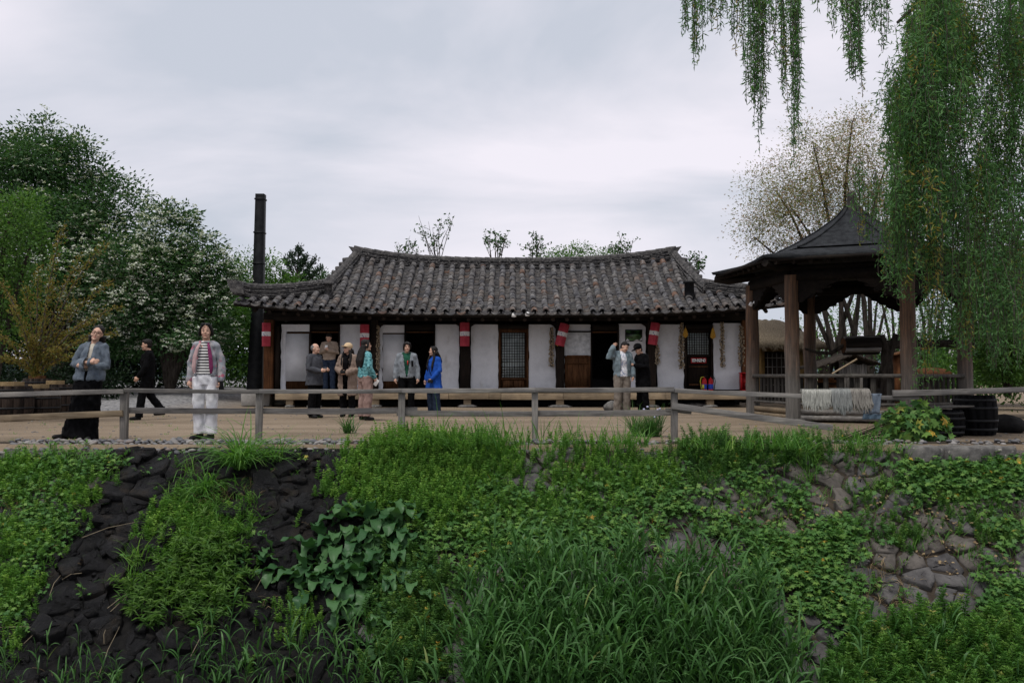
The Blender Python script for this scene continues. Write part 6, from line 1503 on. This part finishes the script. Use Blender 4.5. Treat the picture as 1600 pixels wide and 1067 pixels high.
for k in range(270):                          # the heavy curtain on the right: bunches of sprays starting at every height
    y0 = rng.uniform(-70, 400); x0 = rng.uniform(edge_left(y0) + 6, 1680) if rng.uniform() < .66 else edge_left(y0) + abs(rng.normal(0, 45)) + 4
    ln0 = rng.uniform(55, 170) * (1.0 if x0 > 1440 else .8); Y0 = rng.uniform(12.4, 16.0)
    if y0 + ln0 > 440 and x0 < 1520 and rng.uniform() < .85: continue
    if y0 > 330 and rng.uniform() < .4: continue
    for _ in range(int(rng.integers(4, 10))):
        x, ln, Yk = x0 + rng.normal(0, 9), ln0 * rng.uniform(.55, 1.05), Y0 + rng.normal(0, .12)
        a, b = P(x, y0 + rng.uniform(-18, 30), Yk), P(x, y0 + ln, Yk)
        if a.z - b.z > .12: strand(a.x, Yk, a.z, a.z - b.z, .30, dens=52, size=.105, spreadr=.05)
for px, yt, yb, w, n in ((1340, 260, 345, 14, 8), (1470, 300, 470, 26, 22), (1520, 320, 480, 30, 26), (1570, 330, 500, 34, 26), (1425, 300, 430, 22, 16), (1365, 280, 360, 16, 9), (1352, 330, 392, 12, 7), (1385, 330, 462, 14, 8), (1416, 360, 475, 16, 9), (1400, 330, 440, 26, 12), (1436, 520, 640, 8, 4), (1470, 430, 520, 26, 14), (1510, 440, 560, 26, 22), (1560, 440, 580, 30, 22), (1590, 430, 560, 26, 18), (1450, 400, 600, 12, 8), (1540, 430, 540, 30, 18)):
    for _ in range(n):
        Yk = rng.uniform(12.7, 14); x = px + rng.normal(0, .5) * w; a, b = P(x, yt + rng.uniform(-20, 20), Yk), P(x, yb - rng.uniform(0, 30), Yk); strand(a.x, Yk, a.z, a.z - b.z, .05, dens=34, size=.09, spreadr=.03)
tag(tw.build('hanging_twigs', M_twig, wl), kind='stuff'); lv.build('crown', ML_willow, wl)
# ------------------------------------------------------------------ stones of the bank
def clip(poly, p, n):
    out = []
    for i in range(len(poly)):
        a, b = poly[i], poly[(i + 1) % len(poly)]; da, db = (a - p).dot(n), (b - p).dot(n)
        if da <= 0: out.append(a)
        if (da < 0 < db) or (db < 0 < da): out.append(a + (b - a) * (da / (da - db)))
    return out
def bank_pt(x, v, h):
    """v metres down the slope from the top edge, h above it"""
    return Vector((x, BANK_Y - v * math.cos(BANK_A), -0.06 - v * math.sin(BANK_A))) + BN * h
def wet_mat():
    m, t, b, o = nt_new('black_wet_stone')
    n = tex(t, 4, 8, .7); c = ramp(t, n.outputs['Fac'], [(.34, (.002, .002, .0025)), (.54, (.007, .007, .008)), (.70, (.024, .0235, .025))])
    n2 = tex(t, 2.3, 5, .65); c = mixc(t, ramp(t, n2.outputs['Fac'], [(.54, (0, 0, 0)), (.64, (.75, .75, .75))]), c, (.024, .018, .012))
    n3 = tex(t, 55, 3, .6); c = mixc(t, ramp(t, n3.outputs['Fac'], [(.68, (0, 0, 0)), (.72, (.8, .8, .8))]), c, (.12, .105, .085))
    n4 = tex(t, 7, 4, .6); c = mixc(t, ramp(t, n4.outputs['Fac'], [(.63, (0, 0, 0)), (.70, (.6, .6, .6))]), c, (.020, .034, .010))
    t.links.new(c, b.inputs['Base Color']); b.inputs['Roughness'].default_value = .5; b.inputs['Specular IOR Level'].default_value = .28
    nb = tex(t, 16, 9, .78); bump(t, b, nb.outputs['Fac'], 1.0, .06)
    return m
M_wet = wet_mat()
M_bst = [mat('bank_stone_grey', (0.05, 0.048, 0.049), (0.125, 0.119, 0.116), 4, .9, bmp=1.0, bscale=14, speck=(14, .66, (.16, .15, .13))), mat('bank_stone_brown', (0.052, 0.047, 0.042), (0.125, 0.112, 0.100), 4, .9, bmp=.8, bscale=14, speck=(9, .64, (.07, .065, .055)))]
seeds = []
SPC = .35; r_ = 0
v = .12
while v < 4.5:
    xs0 = -7.2 + (SPC / 2 if r_ % 2 else 0)
    x = xs0
    while x < 7.6:
        seeds.append(Vector((x + rng.normal(0, .085), v + rng.normal(0, .055)))); x += SPC * rng.uniform(.88, 1.18)
    v += .255; r_ += 1
def wet(x, v): return -5.6 + .25 * math.sin(v * 3) - max(0, v - 1.2) * .55 < x + .12 * v and x < -1.85 + .22 * math.sin(v * 2.1) + .16 * v
seeds = [p for p in seeds if not wet(p.x, p.y)]
v = .1
while v < 4.4:
    x = -7.6
    while x < -.9:
        p = Vector((x + rng.normal(0, .09), v + rng.normal(0, .045)))
        if wet(p.x, p.y) and rng.uniform() > .10: seeds.append(p)
        x += rng.uniform(.24, .50)
    v += rng.uniform(.17, .27)
stones_rest = MB(); wet_rest = MB(); cnt = 0
order = sorted(range(len(seeds)), key=lambda i: (seeds[i].y > 3.3, wet(seeds[i].x, seeds[i].y) and i % 3 == 0, seeds[i].y))
for i in order:
    c = seeds[i]; poly = [c + Vector(q_) for q_ in ((-.6, -.6), (.6, -.6), (.6, .6), (-.6, .6))]
    for j, d_ in enumerate(seeds):
        if j != i and (d_ - c).length < 1.1:
            n_ = (d_ - c); poly = clip(poly, (c + d_) / 2, n_.normalized())
    poly = clip(poly, Vector((0, .07)), Vector((0, -1)))
    if len(poly) < 3: continue
    w_ = wet(c.x, c.y); gap = .022 if not w_ else .012
    pl = []                                    # the outline, subdivided for a less regular edge
    for a in range(len(poly)):
        p, q_ = poly[a], poly[(a + 1) % len(poly)]; ns = 2
        pl += [p] + [p.lerp(q_, e / ns) + Vector((rng.normal(0, .016), rng.normal(0, .016) if p.y > .05 else 0)) for e in range(1, ns)]
    poly = pl; rr = max((p - c).length for p in poly); k1 = 1 - gap / rr * 1.6
    lift = rng.uniform(-.03, .035) if not w_ else rng.uniform(-.03, .075)
    tl = Vector((rng.normal(0, .10), rng.normal(0, .10))) * (1.0 if not w_ else 2.4)
    amp = .026 if not w_ else .042; fr = 6.5 if not w_ else 13
    def ringh(k, h, jit, am):
        out = []
        for p in poly:
            d_ = (p - c) * k; x_, v_ = c.x + d_.x + rng.normal(0, jit), c.y + d_.y + rng.normal(0, jit)
            nz = mnoise.fractal((x_ * fr, v_ * fr, i * .37), 1.0, 2.1, 4); nz = nz - .5 * abs(mnoise.noise((x_ * fr * .9, v_ * fr * 1.6, 4.0 + i)))
            out.append(bank_pt(x_, v_, h + am * nz + d_.x * tl.x + d_.y * tl.y))
        return out
    if w_:                                     # broken slab: a tilted flat face with a chipped edge
        zc = lift; q = MB(); q.rings([ringh(k1, -.12, 0, 0), ringh(k1, zc, .006, .016), ringh(k1 * .90, zc + .016, .010, .018), ringh(k1 * .50, zc + .018, .02, .014), ringh(k1 * .15, zc + .018, .01, .01)])
        if cnt < 296: q.build('stone', M_wet, bank); cnt += 1
        else: wet_rest.ch += q.ch
        continue
    q = MB(); q.rings([ringh(k1, -.12, 0, 0), ringh(k1, lift, .006, .012), ringh(k1 * .92, lift + .013, .010, .014), ringh(k1 * .5, lift + .016, .018, .014), ringh(k1 * .15, lift + .016, .01, .01)])
    if cnt < 296:
        o = q.build('stone', M_wet if w_ else M_bst[int(rng.integers(0, 2))], bank); cnt += 1
    else: stones_rest.ch += q.ch
q = MB()                                      # broken black rubble in the gaps of the wet part
for k in range(900):
    v_ = rng.uniform(.1, 4.2); x_ = rng.uniform(-6.6, -.6)
    if not wet(x_, v_): continue
    s_ = rng.uniform(.015, .055) * (1.3 if rng.uniform() < .15 else 1); q.box(bank_pt(x_, v_, rng.uniform(-.02, .05)), (s_ * rng.uniform(1.6, 3.2), s_ * 1.8, s_ * rng.uniform(.7, 1.3)), Matrix.Rotation(rng.uniform(0, 6), 3, (rng.normal(), rng.normal(), 1.5)), rng.uniform(.5, .95), jit=s_ * .35)
tag(q.build('rubble', M_wet, bank), kind='stuff')
if wet_rest.ch: tag(wet_rest.build('small_stones', M_wet, bank), kind='stuff')
if stones_rest.ch: tag(stones_rest.build('lower_stones', M_bst[0], bank), kind='stuff')
# pebble edging along the top
def edge_z(y):
    t = max(0, min(1, (BANK_Y + .28 - y) / .34)); return .03 - .17 * t * t
pk = grid_sheet('pebble_edging', np.arange(-9, 9.1, .4), np.linspace(BANK_Y - .06, BANK_Y + .32, 8), lambda x, y: edge_z(y) - .02 + .01 * mnoise.noise((x * 3, y * 3, 2)), M_soil_r)
peb = []
for k in range(5):
    q = MB(); q.ell((0, 0, 0), (1, .8, .5), None, 10, 6, jit=.10); me = q.mesh('pebble'); me.polygons.foreach_set('use_smooth', [True] * len(me.polygons)); peb.append(me)
def pebm():
    m, t, b, o = nt_new('river_pebble'); r = rnd_out(t)
    t.links.new(ramp(t, r, [(0, (.06, .064, .072)), (.4, (.125, .125, .13)), (.7, (.18, .165, .15)), (.88, (.24, .23, .22)), (1, (.15, .11, .09))]), b.inputs['Base Color']); b.inputs['Roughness'].default_value = .75; return m
M_peb = pebm()
for me in peb: me.materials.append(M_peb)
for i in range(280):
    x = -6.9 + 4.4 * (i + rng.uniform(0, 1)) / 280 * 1.0; y = BANK_Y - .05 + .30 * ((i * .618) % 1); s = rng.uniform(.030, .058)
    obj_of('pebble', peb[i % 5], pk, (x, y, edge_z(y) + rng.uniform(-.005, .015)), (rng.normal(0, .25), rng.normal(0, .25), rng.uniform(0, 6.3)), (s * 1.25, s, s))
q = MB()
for i in range(620):
    x = rng.uniform(-2.5, 8.0); y = BANK_Y - .05 + rng.uniform(0, .32); s = rng.uniform(.020, .052) * (1 if x < 1.5 else .8); q.ell((x, y, edge_z(y) + rng.uniform(-.02, .012)), (s * 1.2, s, s * .6), Matrix.Rotation(rng.uniform(0, 6), 3, 'Z'), 7, 5, jit=.08)
tag(q.build('pebbles', M_peb, pk, smooth=True), kind='stuff')
q = MB()                                      # loose grit on the courtyard
for i in range(700):
    x = rng.uniform(-12, 9); y = BANK_Y + .4 + rng.uniform(0, 1) ** 1.5 * 12; s = rng.uniform(.006, .02); q.ell((x, y, ground_z(x, y) + s * .2), (s * 1.3, s, s * .6), None, 5, 4)
tag(q.build('gravel', M_peb, None, smooth=True), kind='stuff')

# ------------------------------------------------------------------ plants of the bank
def inpoly(px, py, poly):
    r = False; n = len(poly); j = n - 1
    for i in range(n):
        (xi, yi), (xj, yj) = poly[i], poly[j]
        if (yi > py) != (yj > py) and px < (xj - xi) * (py - yi) / (yj - yi) + xi: r = not r
        j = i
    return r
def scatter(poly, n, clump=0, cs=18, surface=None, soft=17):
    """points on the bank seen inside an outline"""
    xs, ys = [p[0] for p in poly], [p[1] for p in poly]; out = []; cen = None; tries = 0
    while len(out) < n and tries < n * 60:
        tries += 1
        if clump and (cen is None or rng.uniform() < 1 / clump):
            cen = (rng.uniform(min(xs), max(xs)), rng.uniform(min(ys), max(ys)))
            if not inpoly(*cen, poly): cen = None; continue
        x, y = (cen[0] + rng.normal(0, cs), cen[1] + rng.normal(0, cs * .7)) if clump else (rng.uniform(min(xs), max(xs)), rng.uniform(min(ys), max(ys)))
        if inpoly(x, y, poly):
            x, y = x + rng.normal(0, soft), max(y + rng.normal(0, soft * .6), 691 if surface is None else 0)
            p = (surface or bank_or_ground)(x, y); out.append(tuple(p))
    return np.array(out)
def bank_or_ground(x, y):
    p = B(x, y)
    if p.y > BANK_Y: p = G(x, y)
    return p
def hop_cover(name, pts, per, size, m=ML_hop, kind='stuff', h=.10, parent=None, rad=.10):
    n = len(pts) * per; i = np.repeat(np.arange(len(pts)), per); d = rdir(n) * [1, 1, .3]
    hh = rng.uniform(.25, 1, n) * h; pos = pts[i] + d * (rad * rng.uniform(.2, 1, n))[:, None] + np.array(BN) * hh[:, None] + [0, 0, 1] * (hh * .5)[:, None]
    mb = MB(); L = size * rng.uniform(.6, 1.25, n); stamp(mb, LOB_V, LOB_F, pos, d + [0, -.25, -.1], unit(rng.normal(0, .38, (n, 3)) + np.array([0, -.45, .8])), L, L, np.clip(rng.uniform(0, .7, len(pts))[i] + rng.uniform(0, .32, n), 0, 1))
    sticks(mb, pts[i] - np.array(BN) * .02, pos, .0035, .0025)
    o = mb.build(name, m, parent); return tag(o, kind=kind) if kind else o
def tufts(name, pts, per, L, W, m=ML_grass, bend=.7, spread=.5, base_r=.04, kind='stuff', parent=None, up=1.0, seg=5):
    n = len(pts) * per; i = np.repeat(np.arange(len(pts)), per); pos = pts[i] + rng.normal(0, base_r, (n, 3)) * [1, 1, .2]
    d = rng.normal(0, spread, (n, 3)); d[:, 2] = up; d[:, 1] -= .10
    sc = np.clip(rng.normal(1, .22, len(pts)), .55, 1.5)[i]
    mb = MB(); blades(mb, pos - np.array([0, 0, .02]), d, L * rng.uniform(.55, 1.1, n) * sc, W * rng.uniform(.7, 1.2, n), bend * rng.uniform(.5, 1.4, n), seg, np.clip(rng.uniform(0, .6, len(pts))[i] + rng.uniform(0, .4, n), 0, 1))
    o = mb.build(name, m, parent); return tag(o, kind=kind) if kind else o
def feather(name, pts, H, m=ML_weed, whorls=9, per=7, L=.055, kind='stuff', parent=None, lean=.18, W=.011):
    """upright stems ringed with fine leaves"""
    n = len(pts); d = unit(rng.normal(0, lean, (n, 3)) + [0, -.08, 1]); hh = H * rng.uniform(.5, 1.15, n); mb = MB(); sticks(mb, pts - d * .03, pts + d * hh[:, None], .004, .0015)
    k = whorls * per; i = np.repeat(np.arange(n), k); u = np.tile(np.repeat(np.linspace(.12, 1, whorls), per), n); pos = pts[i] + d[i] * (hh[i] * u)[:, None]
    ex = rdir(len(i)) * [1, 1, .3] + [0, 0, .45]; ll = L * (1.25 - .75 * u) * rng.uniform(.7, 1.2, len(i))
    stamp(mb, LEAF_V, LEAF_F, pos, ex, rdir(len(i), 1.0), ll, W, np.clip(rng.uniform(0, .7, n)[i] + u * .3, 0, 1))
    o = mb.build(name, m, parent); return tag(o, kind=kind) if kind else o
def plant(name, loc, label, cat, group=None): return empty(name, loc, label, cat, group)
A = np.array
# left slope: low green weeds and grasses between the stones
Lp = [(0, 722), (150, 722), (200, 732), (170, 760), (120, 800), (110, 850), (60, 900), (40, 960), (0, 990)]
feather('fine_weeds', scatter(Lp, 560, 30, 20), .20, ML_weed, 8, 7, .065)
hop_cover('ground_cover', scatter(Lp, 260, 22, 18), 7, .072)
tufts('bank_grass', scatter(Lp, 260, 5, 16), 9, .22, .009)
hop_cover('ground_cover', scatter([(90, 718), (200, 722), (190, 735), (110, 745)], 60, 8, 20), 7, .065)
tufts('bank_grass', scatter([(0, 716), (150, 718), (160, 730), (100, 745), (0, 735)], 110, 5, 14), 9, .17, .008)
Lm = [(255, 690), (470, 695), (440, 740), (400, 770), (385, 830), (330, 870), (240, 850), (250, 800), (290, 760), (250, 770), (255, 740)]
tufts('bank_grass', scatter([(300, 715), (400, 760), (380, 840), (250, 850), (255, 790)], 190, 6, 18), 10, .27, .010, ML_grass, .9)
feather('fine_weeds', scatter([(255, 790), (385, 800), (390, 860), (250, 880), (225, 860)], 260, 14, 20), .22, ML_weed, 8, 7, .072)
tufts('dead_grass', scatter([(285, 760), (400, 765), (390, 800), (300, 800)], 40, 4, 12), 10, .22, .006, ML_straw, 1.0, .9)
tufts('dead_grass', scatter([(0, 760), (120, 770), (60, 820), (0, 830)], 30, 3, 10), 8, .18, .006, ML_straw, 1.0, .9)
tufts('dead_grass', scatter([(1290, 880), (1420, 890), (1440, 1000), (1330, 1000)], 55, 3, 12), 9, .20, .006, ML_straw, 1.2, .9)
tufts('dead_grass', scatter([(640, 745), (1200, 730), (1500, 800), (1000, 850)], 60, 2, 10), 6, .13, .005, ML_straw, 1.2, 1.0)
q = MB()                                       # fallen stalks on the dark stones
for (x0, y0, x1, y1) in ((170, 955, 235, 915), (175, 960, 225, 925), (80, 935, 98, 905), (0, 985, 85, 990), (40, 1010, 90, 975), (155, 1065, 190, 985), (165, 1010, 168, 990), (130, 845, 215, 822), (300, 1030, 330, 985), (130, 900, 100, 912), (420, 900, 400, 930)):
    a, b = B(x0, y0), B(x1, y1); q.tube([a + BN * .06, a.lerp(b, .5) + BN * .11, b + BN * .08], [.004, .004, .002], 5)
tag(q.build('fallen_stalks', mat('pale_stalk', (.15, .12, .08), (.28, .235, .16), 8, .8, bmp=0), None), kind='stuff')
# sedge tufts that stand out
for k, (px, py, n, L, W, lab, cat, m, bend, spread) in enumerate(((375, 728, 300, .74, .018, 'big drooping green sedge clump on the upper bank below the white trousers', 'sedge', ML_grass, 1.1, .75), (315, 772, 150, .56, .016, 'second drooping sedge clump lower left on the bank', 'sedge', ML_grass, 1.3, .8), (430, 716, 130, .5, .013, 'sedge clump at the right end of the upper tuft', 'sedge', ML_grass, 1.0, .7),
    (215, 880, 50, .34, .013, 'small yellow green upright tuft on the black stones', 'grass tuft', ML_weed, .5, .3), (205, 900, 34, .24, .010, 'short tuft at the foot of the yellow green one', 'grass tuft', ML_weed, .6, .4))):
    p = bank_or_ground(px, py); o = plant('grass_clump', p, lab, cat); tufts('blades', A([tuple(p)] * 6) + rng.normal(0, .07, (6, 3)) * [1, .6, .3], n // 6, L, W, m, bend, spread, .05, None, o)
for k, (px, py, n, L, W, r, lab) in enumerate(((541, 676, 90, .36, .014, .045, 'small spiky green lily clump on the courtyard behind the fence'), (1024, 683, 380, .50, .012, .17, 'large dark green lily clump behind the right fence post'), (1118, 688, 110, .30, .010, .08, 'grass clump on the bank edge right of the fence post'), (962, 690, 60, .20, .010, .06, 'low grass clump on the bank edge left of the lily clump'), (1000, 697, 90, .30, .011, .08, 'leafy green clump on the bank edge before the lily clump'))):
    p = G(px, py); p.y += .10 if k != 1 else .4; o = plant('lily_clump' if k < 2 else 'grass_clump', p, lab, 'lily' if k < 2 else 'grass tuft')
    tufts('blades', A([tuple(p)] * 8) + rng.normal(0, r, (8, 3)) * [1, .5, 0], n // 8, L, W, ML_reed if k < 2 else ML_grass, .5 if k < 2 else .8, .42, .03, None, o)
    if k == 1:
        q = MB()
        for _ in range(7): c = p + Vector((rng.normal(0, .2), -.1, rng.uniform(.28, .45))); q.ell(c, (.02, .02, .018), None, 6, 4)
        q.build('pale_flowers', mat('pale_lilac_flower', (.42, .42, .58), None, 5, .7, bmp=0), o)
# narrow leaved bush, yellow green bush, dock
p = B(290, 945); o = plant('narrow_leaved_bush', p, 'bright green bush of narrow pointed leaves on the black stones lower left', 'bush')
pts = scatter([(195, 960), (230, 905), (270, 855), (350, 850), (385, 885), (380, 940), (330, 985), (250, 980)], 230)
d = unit(rng.normal(0, .28, (len(pts), 3)) + [0, -.5, .9]); hh = rng.uniform(.12, .36, len(pts)); tips = pts + d * hh[:, None]
q = MB(); sticks(q, pts, tips, .005, .003); q.build('stems', ML_weed, o)
q = MB(); i = np.repeat(np.arange(len(pts)), 20); u = rng.uniform(.35, 1.0, len(i)); pos = pts[i] + d[i] * (hh[i] * u)[:, None]; ex = rdir(len(i)) * [1, 1, .5] + [0, -.3, .15]
stamp(q, LEAF_V, LEAF_F, pos, ex, unit(rdir(len(i)) * .5 + [0, -.3, .8]), rng.uniform(.07, .13, len(i)), .020, np.clip(rng.uniform(0, .5, len(pts))[i] + u * .5, 0, 1)); q.build('leaves', ML_bright, o)
for (px, py, n, r, lab) in ((470, 968, 60, 26, 'small round yellow green tuft alone on the dark stones'), (10, 1000, 30, 18, 'small yellow green tuft at the lower left edge')):
    p = B(px, py + 16); o = plant('round_tuft', p, lab, 'tuft'); pts = scatter([(px - r, py - r * .4), (px, py - r), (px + r, py - r * .4), (px + r, py + r), (px - r, py + r)], n); feather('leaves', pts, .20, ML_weed, 8, 7, .045, None, o)
p = B(650, 790); o = plant('feathery_bush', p, 'large yellow green feathery bush spilling over the bank top left of centre', 'bush')
pts = scatter([(520, 770), (570, 715), (620, 685), (700, 690), (740, 720), (730, 790), (690, 830), (600, 810), (560, 800)], 1350); feather('leaves', pts, .30, ML_weed, 10, 8, .055, None, o, .25, .013)
# dock with big wavy leaves
def wavy_leaf(mb, base, d, L, W, droop, rnd):
    d = Vector(d).normalized(); side = d.cross(Vector((0, 0, 1))); side = side.normalized() if side.length > .1 else Vector((1, 0, 0)); n = 11; V = []; cur = Vector(base); t = d.copy(); ph = rng.uniform(0, 6)
    for i in range(n + 1):
        u = i / n; w = W * (math.sin(math.pi * min(1, u * .92 + .06)) ** .7) * (.25 if u < .12 else 1); up = side.cross(t)
        for s, k in ((-1, 1), (-.5, .3), (0, 0), (.5, .3), (1, 1)): V.append(tuple(cur + side * (s * w / 2) + up * (k * (.10 * W + .16 * W * math.sin(ph + u * 17 + s * 1.3)))))
        cur = cur + t * (L / n); t = (t + Vector((0, -.02, -droop * .16 * (1 + u)))).normalized()
    mb.add(V, [(i * 5 + j, i * 5 + j + 1, i * 5 + j + 6, i * 5 + j + 5) for i in range(n) for j in range(4)], rnd)
for (poly, n, lab, L) in (([(470, 900), (500, 820), (560, 790), (640, 800), (670, 850), (640, 940), (560, 960), (500, 940)], 185, 'large dock plant with broad wavy leaves on the bank below the feathery bush', .43), ([(375, 870), (400, 850), (420, 865), (420, 910), (395, 905)], 12, 'small dock plant with hanging wavy leaves among the black stones', .30), ([(560, 985), (640, 960), (660, 1010), (600, 1030)], 18, 'lower dock plant with a few wavy leaves beneath the large one', .30)):
    pts = scatter(poly, n); o = plant('dock_plant', pts.mean(0), lab, 'dock plant')
    for k, p in enumerate(pts):
        q = MB(); wavy_leaf(q, Vector(p) + BN * .02, (rng.normal(0, .6), rng.uniform(-.9, .0), rng.uniform(.4, 1.1)), L * rng.uniform(.6, 1.15), L * rng.uniform(.32, .46), rng.uniform(.5, 1.7), rng.uniform(0, 1)); q.build('leaf', ML_dock, o, smooth=True)
# centre and right: weeds, lobed cover, grasses
Cp = [(560, 695), (700, 678), (860, 690), (1010, 700), (1060, 720), (1050, 790), (900, 830), (780, 860), (690, 830), (660, 760)]
feather('fine_weeds', scatter(Cp, 850, 18, 22), .25, ML_weed, 9, 7, .055)
hop_cover('ground_cover', scatter([(640, 760), (1050, 740), (1090, 800), (960, 880), (760, 880), (660, 960), (600, 940), (640, 850)], 800, 14, 24), 7, .088)
tufts('bank_grass', scatter(Cp, 300, 5, 16), 9, .28, .010)
tufts('tall_grass', scatter([(640, 690), (860, 690), (1000, 700), (980, 720), (660, 720)], 90, 3, 12), 6, .50, .012, ML_grass, .5, .35)
Rp = [(1060, 715), (1200, 705), (1400, 730), (1600, 725), (1600, 1000), (1500, 960), (1420, 930), (1250, 960), (1180, 860), (1090, 790)]
hop_cover('ground_cover', scatter(Rp, 700, 44, 20, soft=7), 8, .088)
hop_cover('ground_cover', scatter([(1000, 720), (1250, 720), (1280, 860), (1150, 870), (1040, 800)], 220, 34, 19, soft=5), 8, .08)
feather('fine_weeds', scatter(Rp, 260, 30, 14), .18, ML_hop, 8, 7, .05)
hop_cover('ground_cover', scatter([(1180, 860), (1350, 850), (1380, 1067), (1200, 1067)], 260, 34, 20), 8, .085)
tufts('bank_grass', scatter(Rp, 300, 7, 14), 8, .22, .009, ML_grass)
hop_cover('dead_leaves', scatter([(600, 720), (1600, 730), (1600, 960), (1200, 940), (900, 840)], 160, 3, 14), 4, .05, ML_straw, h=.04)
feather('fine_weeds', scatter([(1060, 700), (1350, 690), (1370, 715), (1250, 730), (1070, 735)], 330, 14, 22), .24, ML_hop, 9, 7, .06)
tufts('bank_grass', scatter([(1060, 695), (1400, 690), (1420, 715), (1080, 720)], 170, 5, 14), 10, .30, .010, ML_grass)
hop_cover('ground_cover', scatter([(1400, 725), (1600, 725), (1600, 770), (1420, 780)], 300, 16, 22), 7, .09)
# scattered small weeds on the courtyard edge
tufts('courtyard_weeds', scatter([(0, 690), (560, 683), (560, 694), (0, 698)], 90, 4, 12, lambda x, y: G(x, y)), 8, .10, .006)
tufts('courtyard_weeds', scatter([(60, 640), (420, 640), (560, 672), (60, 672)], 16, 2, 6, lambda x, y: G(x, y)), 7, .07, .008)
# a loose mixed layer over the whole bank, thin on the black stones
ALL = [(0, 715), (1600, 715), (1600, 1067), (0, 1067)]
mix = scatter(ALL, 760, 7, 26); keep = A([not wet(p[0], (BANK_Y - p[1]) / math.cos(BANK_A)) or rng.uniform() < .22 for p in mix]); mix = mix[keep]
tufts('bank_grass', mix[::2], 8, .24, .009); feather('fine_weeds', mix[1::4], .22, ML_weed, 9, 7, .055); hop_cover('ground_cover', mix[3::4], 7, .075)
tufts('dead_grass', scatter(ALL, 120, 3, 12), 5, .20, .005, ML_straw, 1.0, .9)
# shrubs on the right edge of the bank
for (px, py, w, h, n, size, lab, nm) in ((1428, 672, 58, 44, 560, .13, 'broad leaved vine bush climbing the fence before the gazebo', 'vine_bush'), (1378, 712, 26, 24, 240, .05, 'small rounded green bush at the bank edge below the towel', 'small_bush'), (1530, 742, 60, 24, 160, .06, 'low leafy bush below the pale slab on the bank', 'low_bush')):
    p = G(px, 708); o = plant(nm, (p.x, 13.05, 0), lab, 'bush'); c = P(px, py, 12.95); s = 12.95 / FPX; k = n; dd = rdir(k); pos = A(c) + dd * (A([w, w * .45, h]) * s) * rng.uniform(.55, 1.05, (k, 1))
    mb = MB(); V_, F_ = (LOB_V, LOB_F) if size > .1 else (LEAF_V, LEAF_F); rep = 1 if size > .1 else 7; pos = np.repeat(pos, rep, 0) + rng.normal(0, .04 * (rep > 1), (k * rep, 3)); L = size * rng.uniform(.7, 1.3, len(pos))
    stamp(mb, V_, F_, pos, rdir(len(pos)) + [0, -.3, -.3], unit(rdir(len(pos)) * .5 + np.repeat(dd, rep, 0) * .4 + [0, -.4, .5]), L, L * (1.15 if size > .1 else .6)); mb.build('leaves', ML_hop, o)
    mb = MB(); sticks(mb, np.repeat([(p.x, 13.05, 0.)], 40, 0) + rng.normal(0, .1, (40, 3)) * [1, .5, 0], pos[rng.choice(len(pos), 40)], .006, .003); tag(mb.build('stems', M_twig, o), kind='stuff')
# reeds
def reeds(name, poly, n, H, W=.024, per=7, m=ML_reed):
    pts = scatter(poly, n, surface=lambda x, y: B(x, y)); n = len(pts)
    d = unit(rng.normal(0, .13, (n, 3)) + [0, -.05, 1]); hh = H * rng.uniform(.6, 1.1, n); mb = MB(); sticks(mb, pts - d * .05, pts + d * hh[:, None], .006, .003)
    i = np.repeat(np.arange(n), per); u = np.tile(np.linspace(.18, 1, per), n); pos = pts[i] + d[i] * (hh[i] * u)[:, None]
    az = rng.uniform(0, 6.28, n)[i] + np.tile(np.arange(per) * 2.6, n) + rng.normal(0, .3, len(i)); dd = np.stack([np.cos(az), np.sin(az) * .8 - .1, 1.35 + .8 * u], 1)
    L = H * (.50 - .16 * u) * rng.uniform(.7, 1.2, len(i)); blades(mb, pos, dd, L, W * rng.uniform(.7, 1.15, len(i)), .95 * rng.uniform(.4, 1.5, len(i)), 5, np.clip(rng.uniform(0, .5, n)[i] + rng.uniform(0, .5, len(i)), 0, 1), .5)
    return tag(mb.build(name, m), kind='stuff')
reeds('reed_bed', [(770, 975), (850, 945), (960, 955), (1120, 965), (1190, 1000), (1250, 1100), (1230, 1180), (720, 1180), (730, 1010)], 880, .92, .030, 8)
reeds('reed_bed', [(330, 1035), (480, 1010), (600, 1020), (660, 1030), (660, 1160), (240, 1160), (250, 1070)], 80, .60, .024, 6)
reeds('reed_bed', [(0, 1060), (240, 1050), (250, 1150), (0, 1150)], 45, .45, .018, 6)
reeds('reed_bed', [(1250, 1030), (1600, 1020), (1620, 1160), (1240, 1160)], 60, .55, .024, 6)
feather('horsetails', scatter([(1330, 1000), (1450, 980), (1600, 1000), (1620, 1140), (1300, 1140)], 620, surface=lambda x, y: B(x, y)), .40, ML_grass, 12, 9, .09)
feather('horsetails', scatter([(620, 880), (700, 900), (690, 1060), (600, 1080), (590, 960)], 420, surface=lambda x, y: B(x, y)), .30, ML_hop, 11, 8, .07)
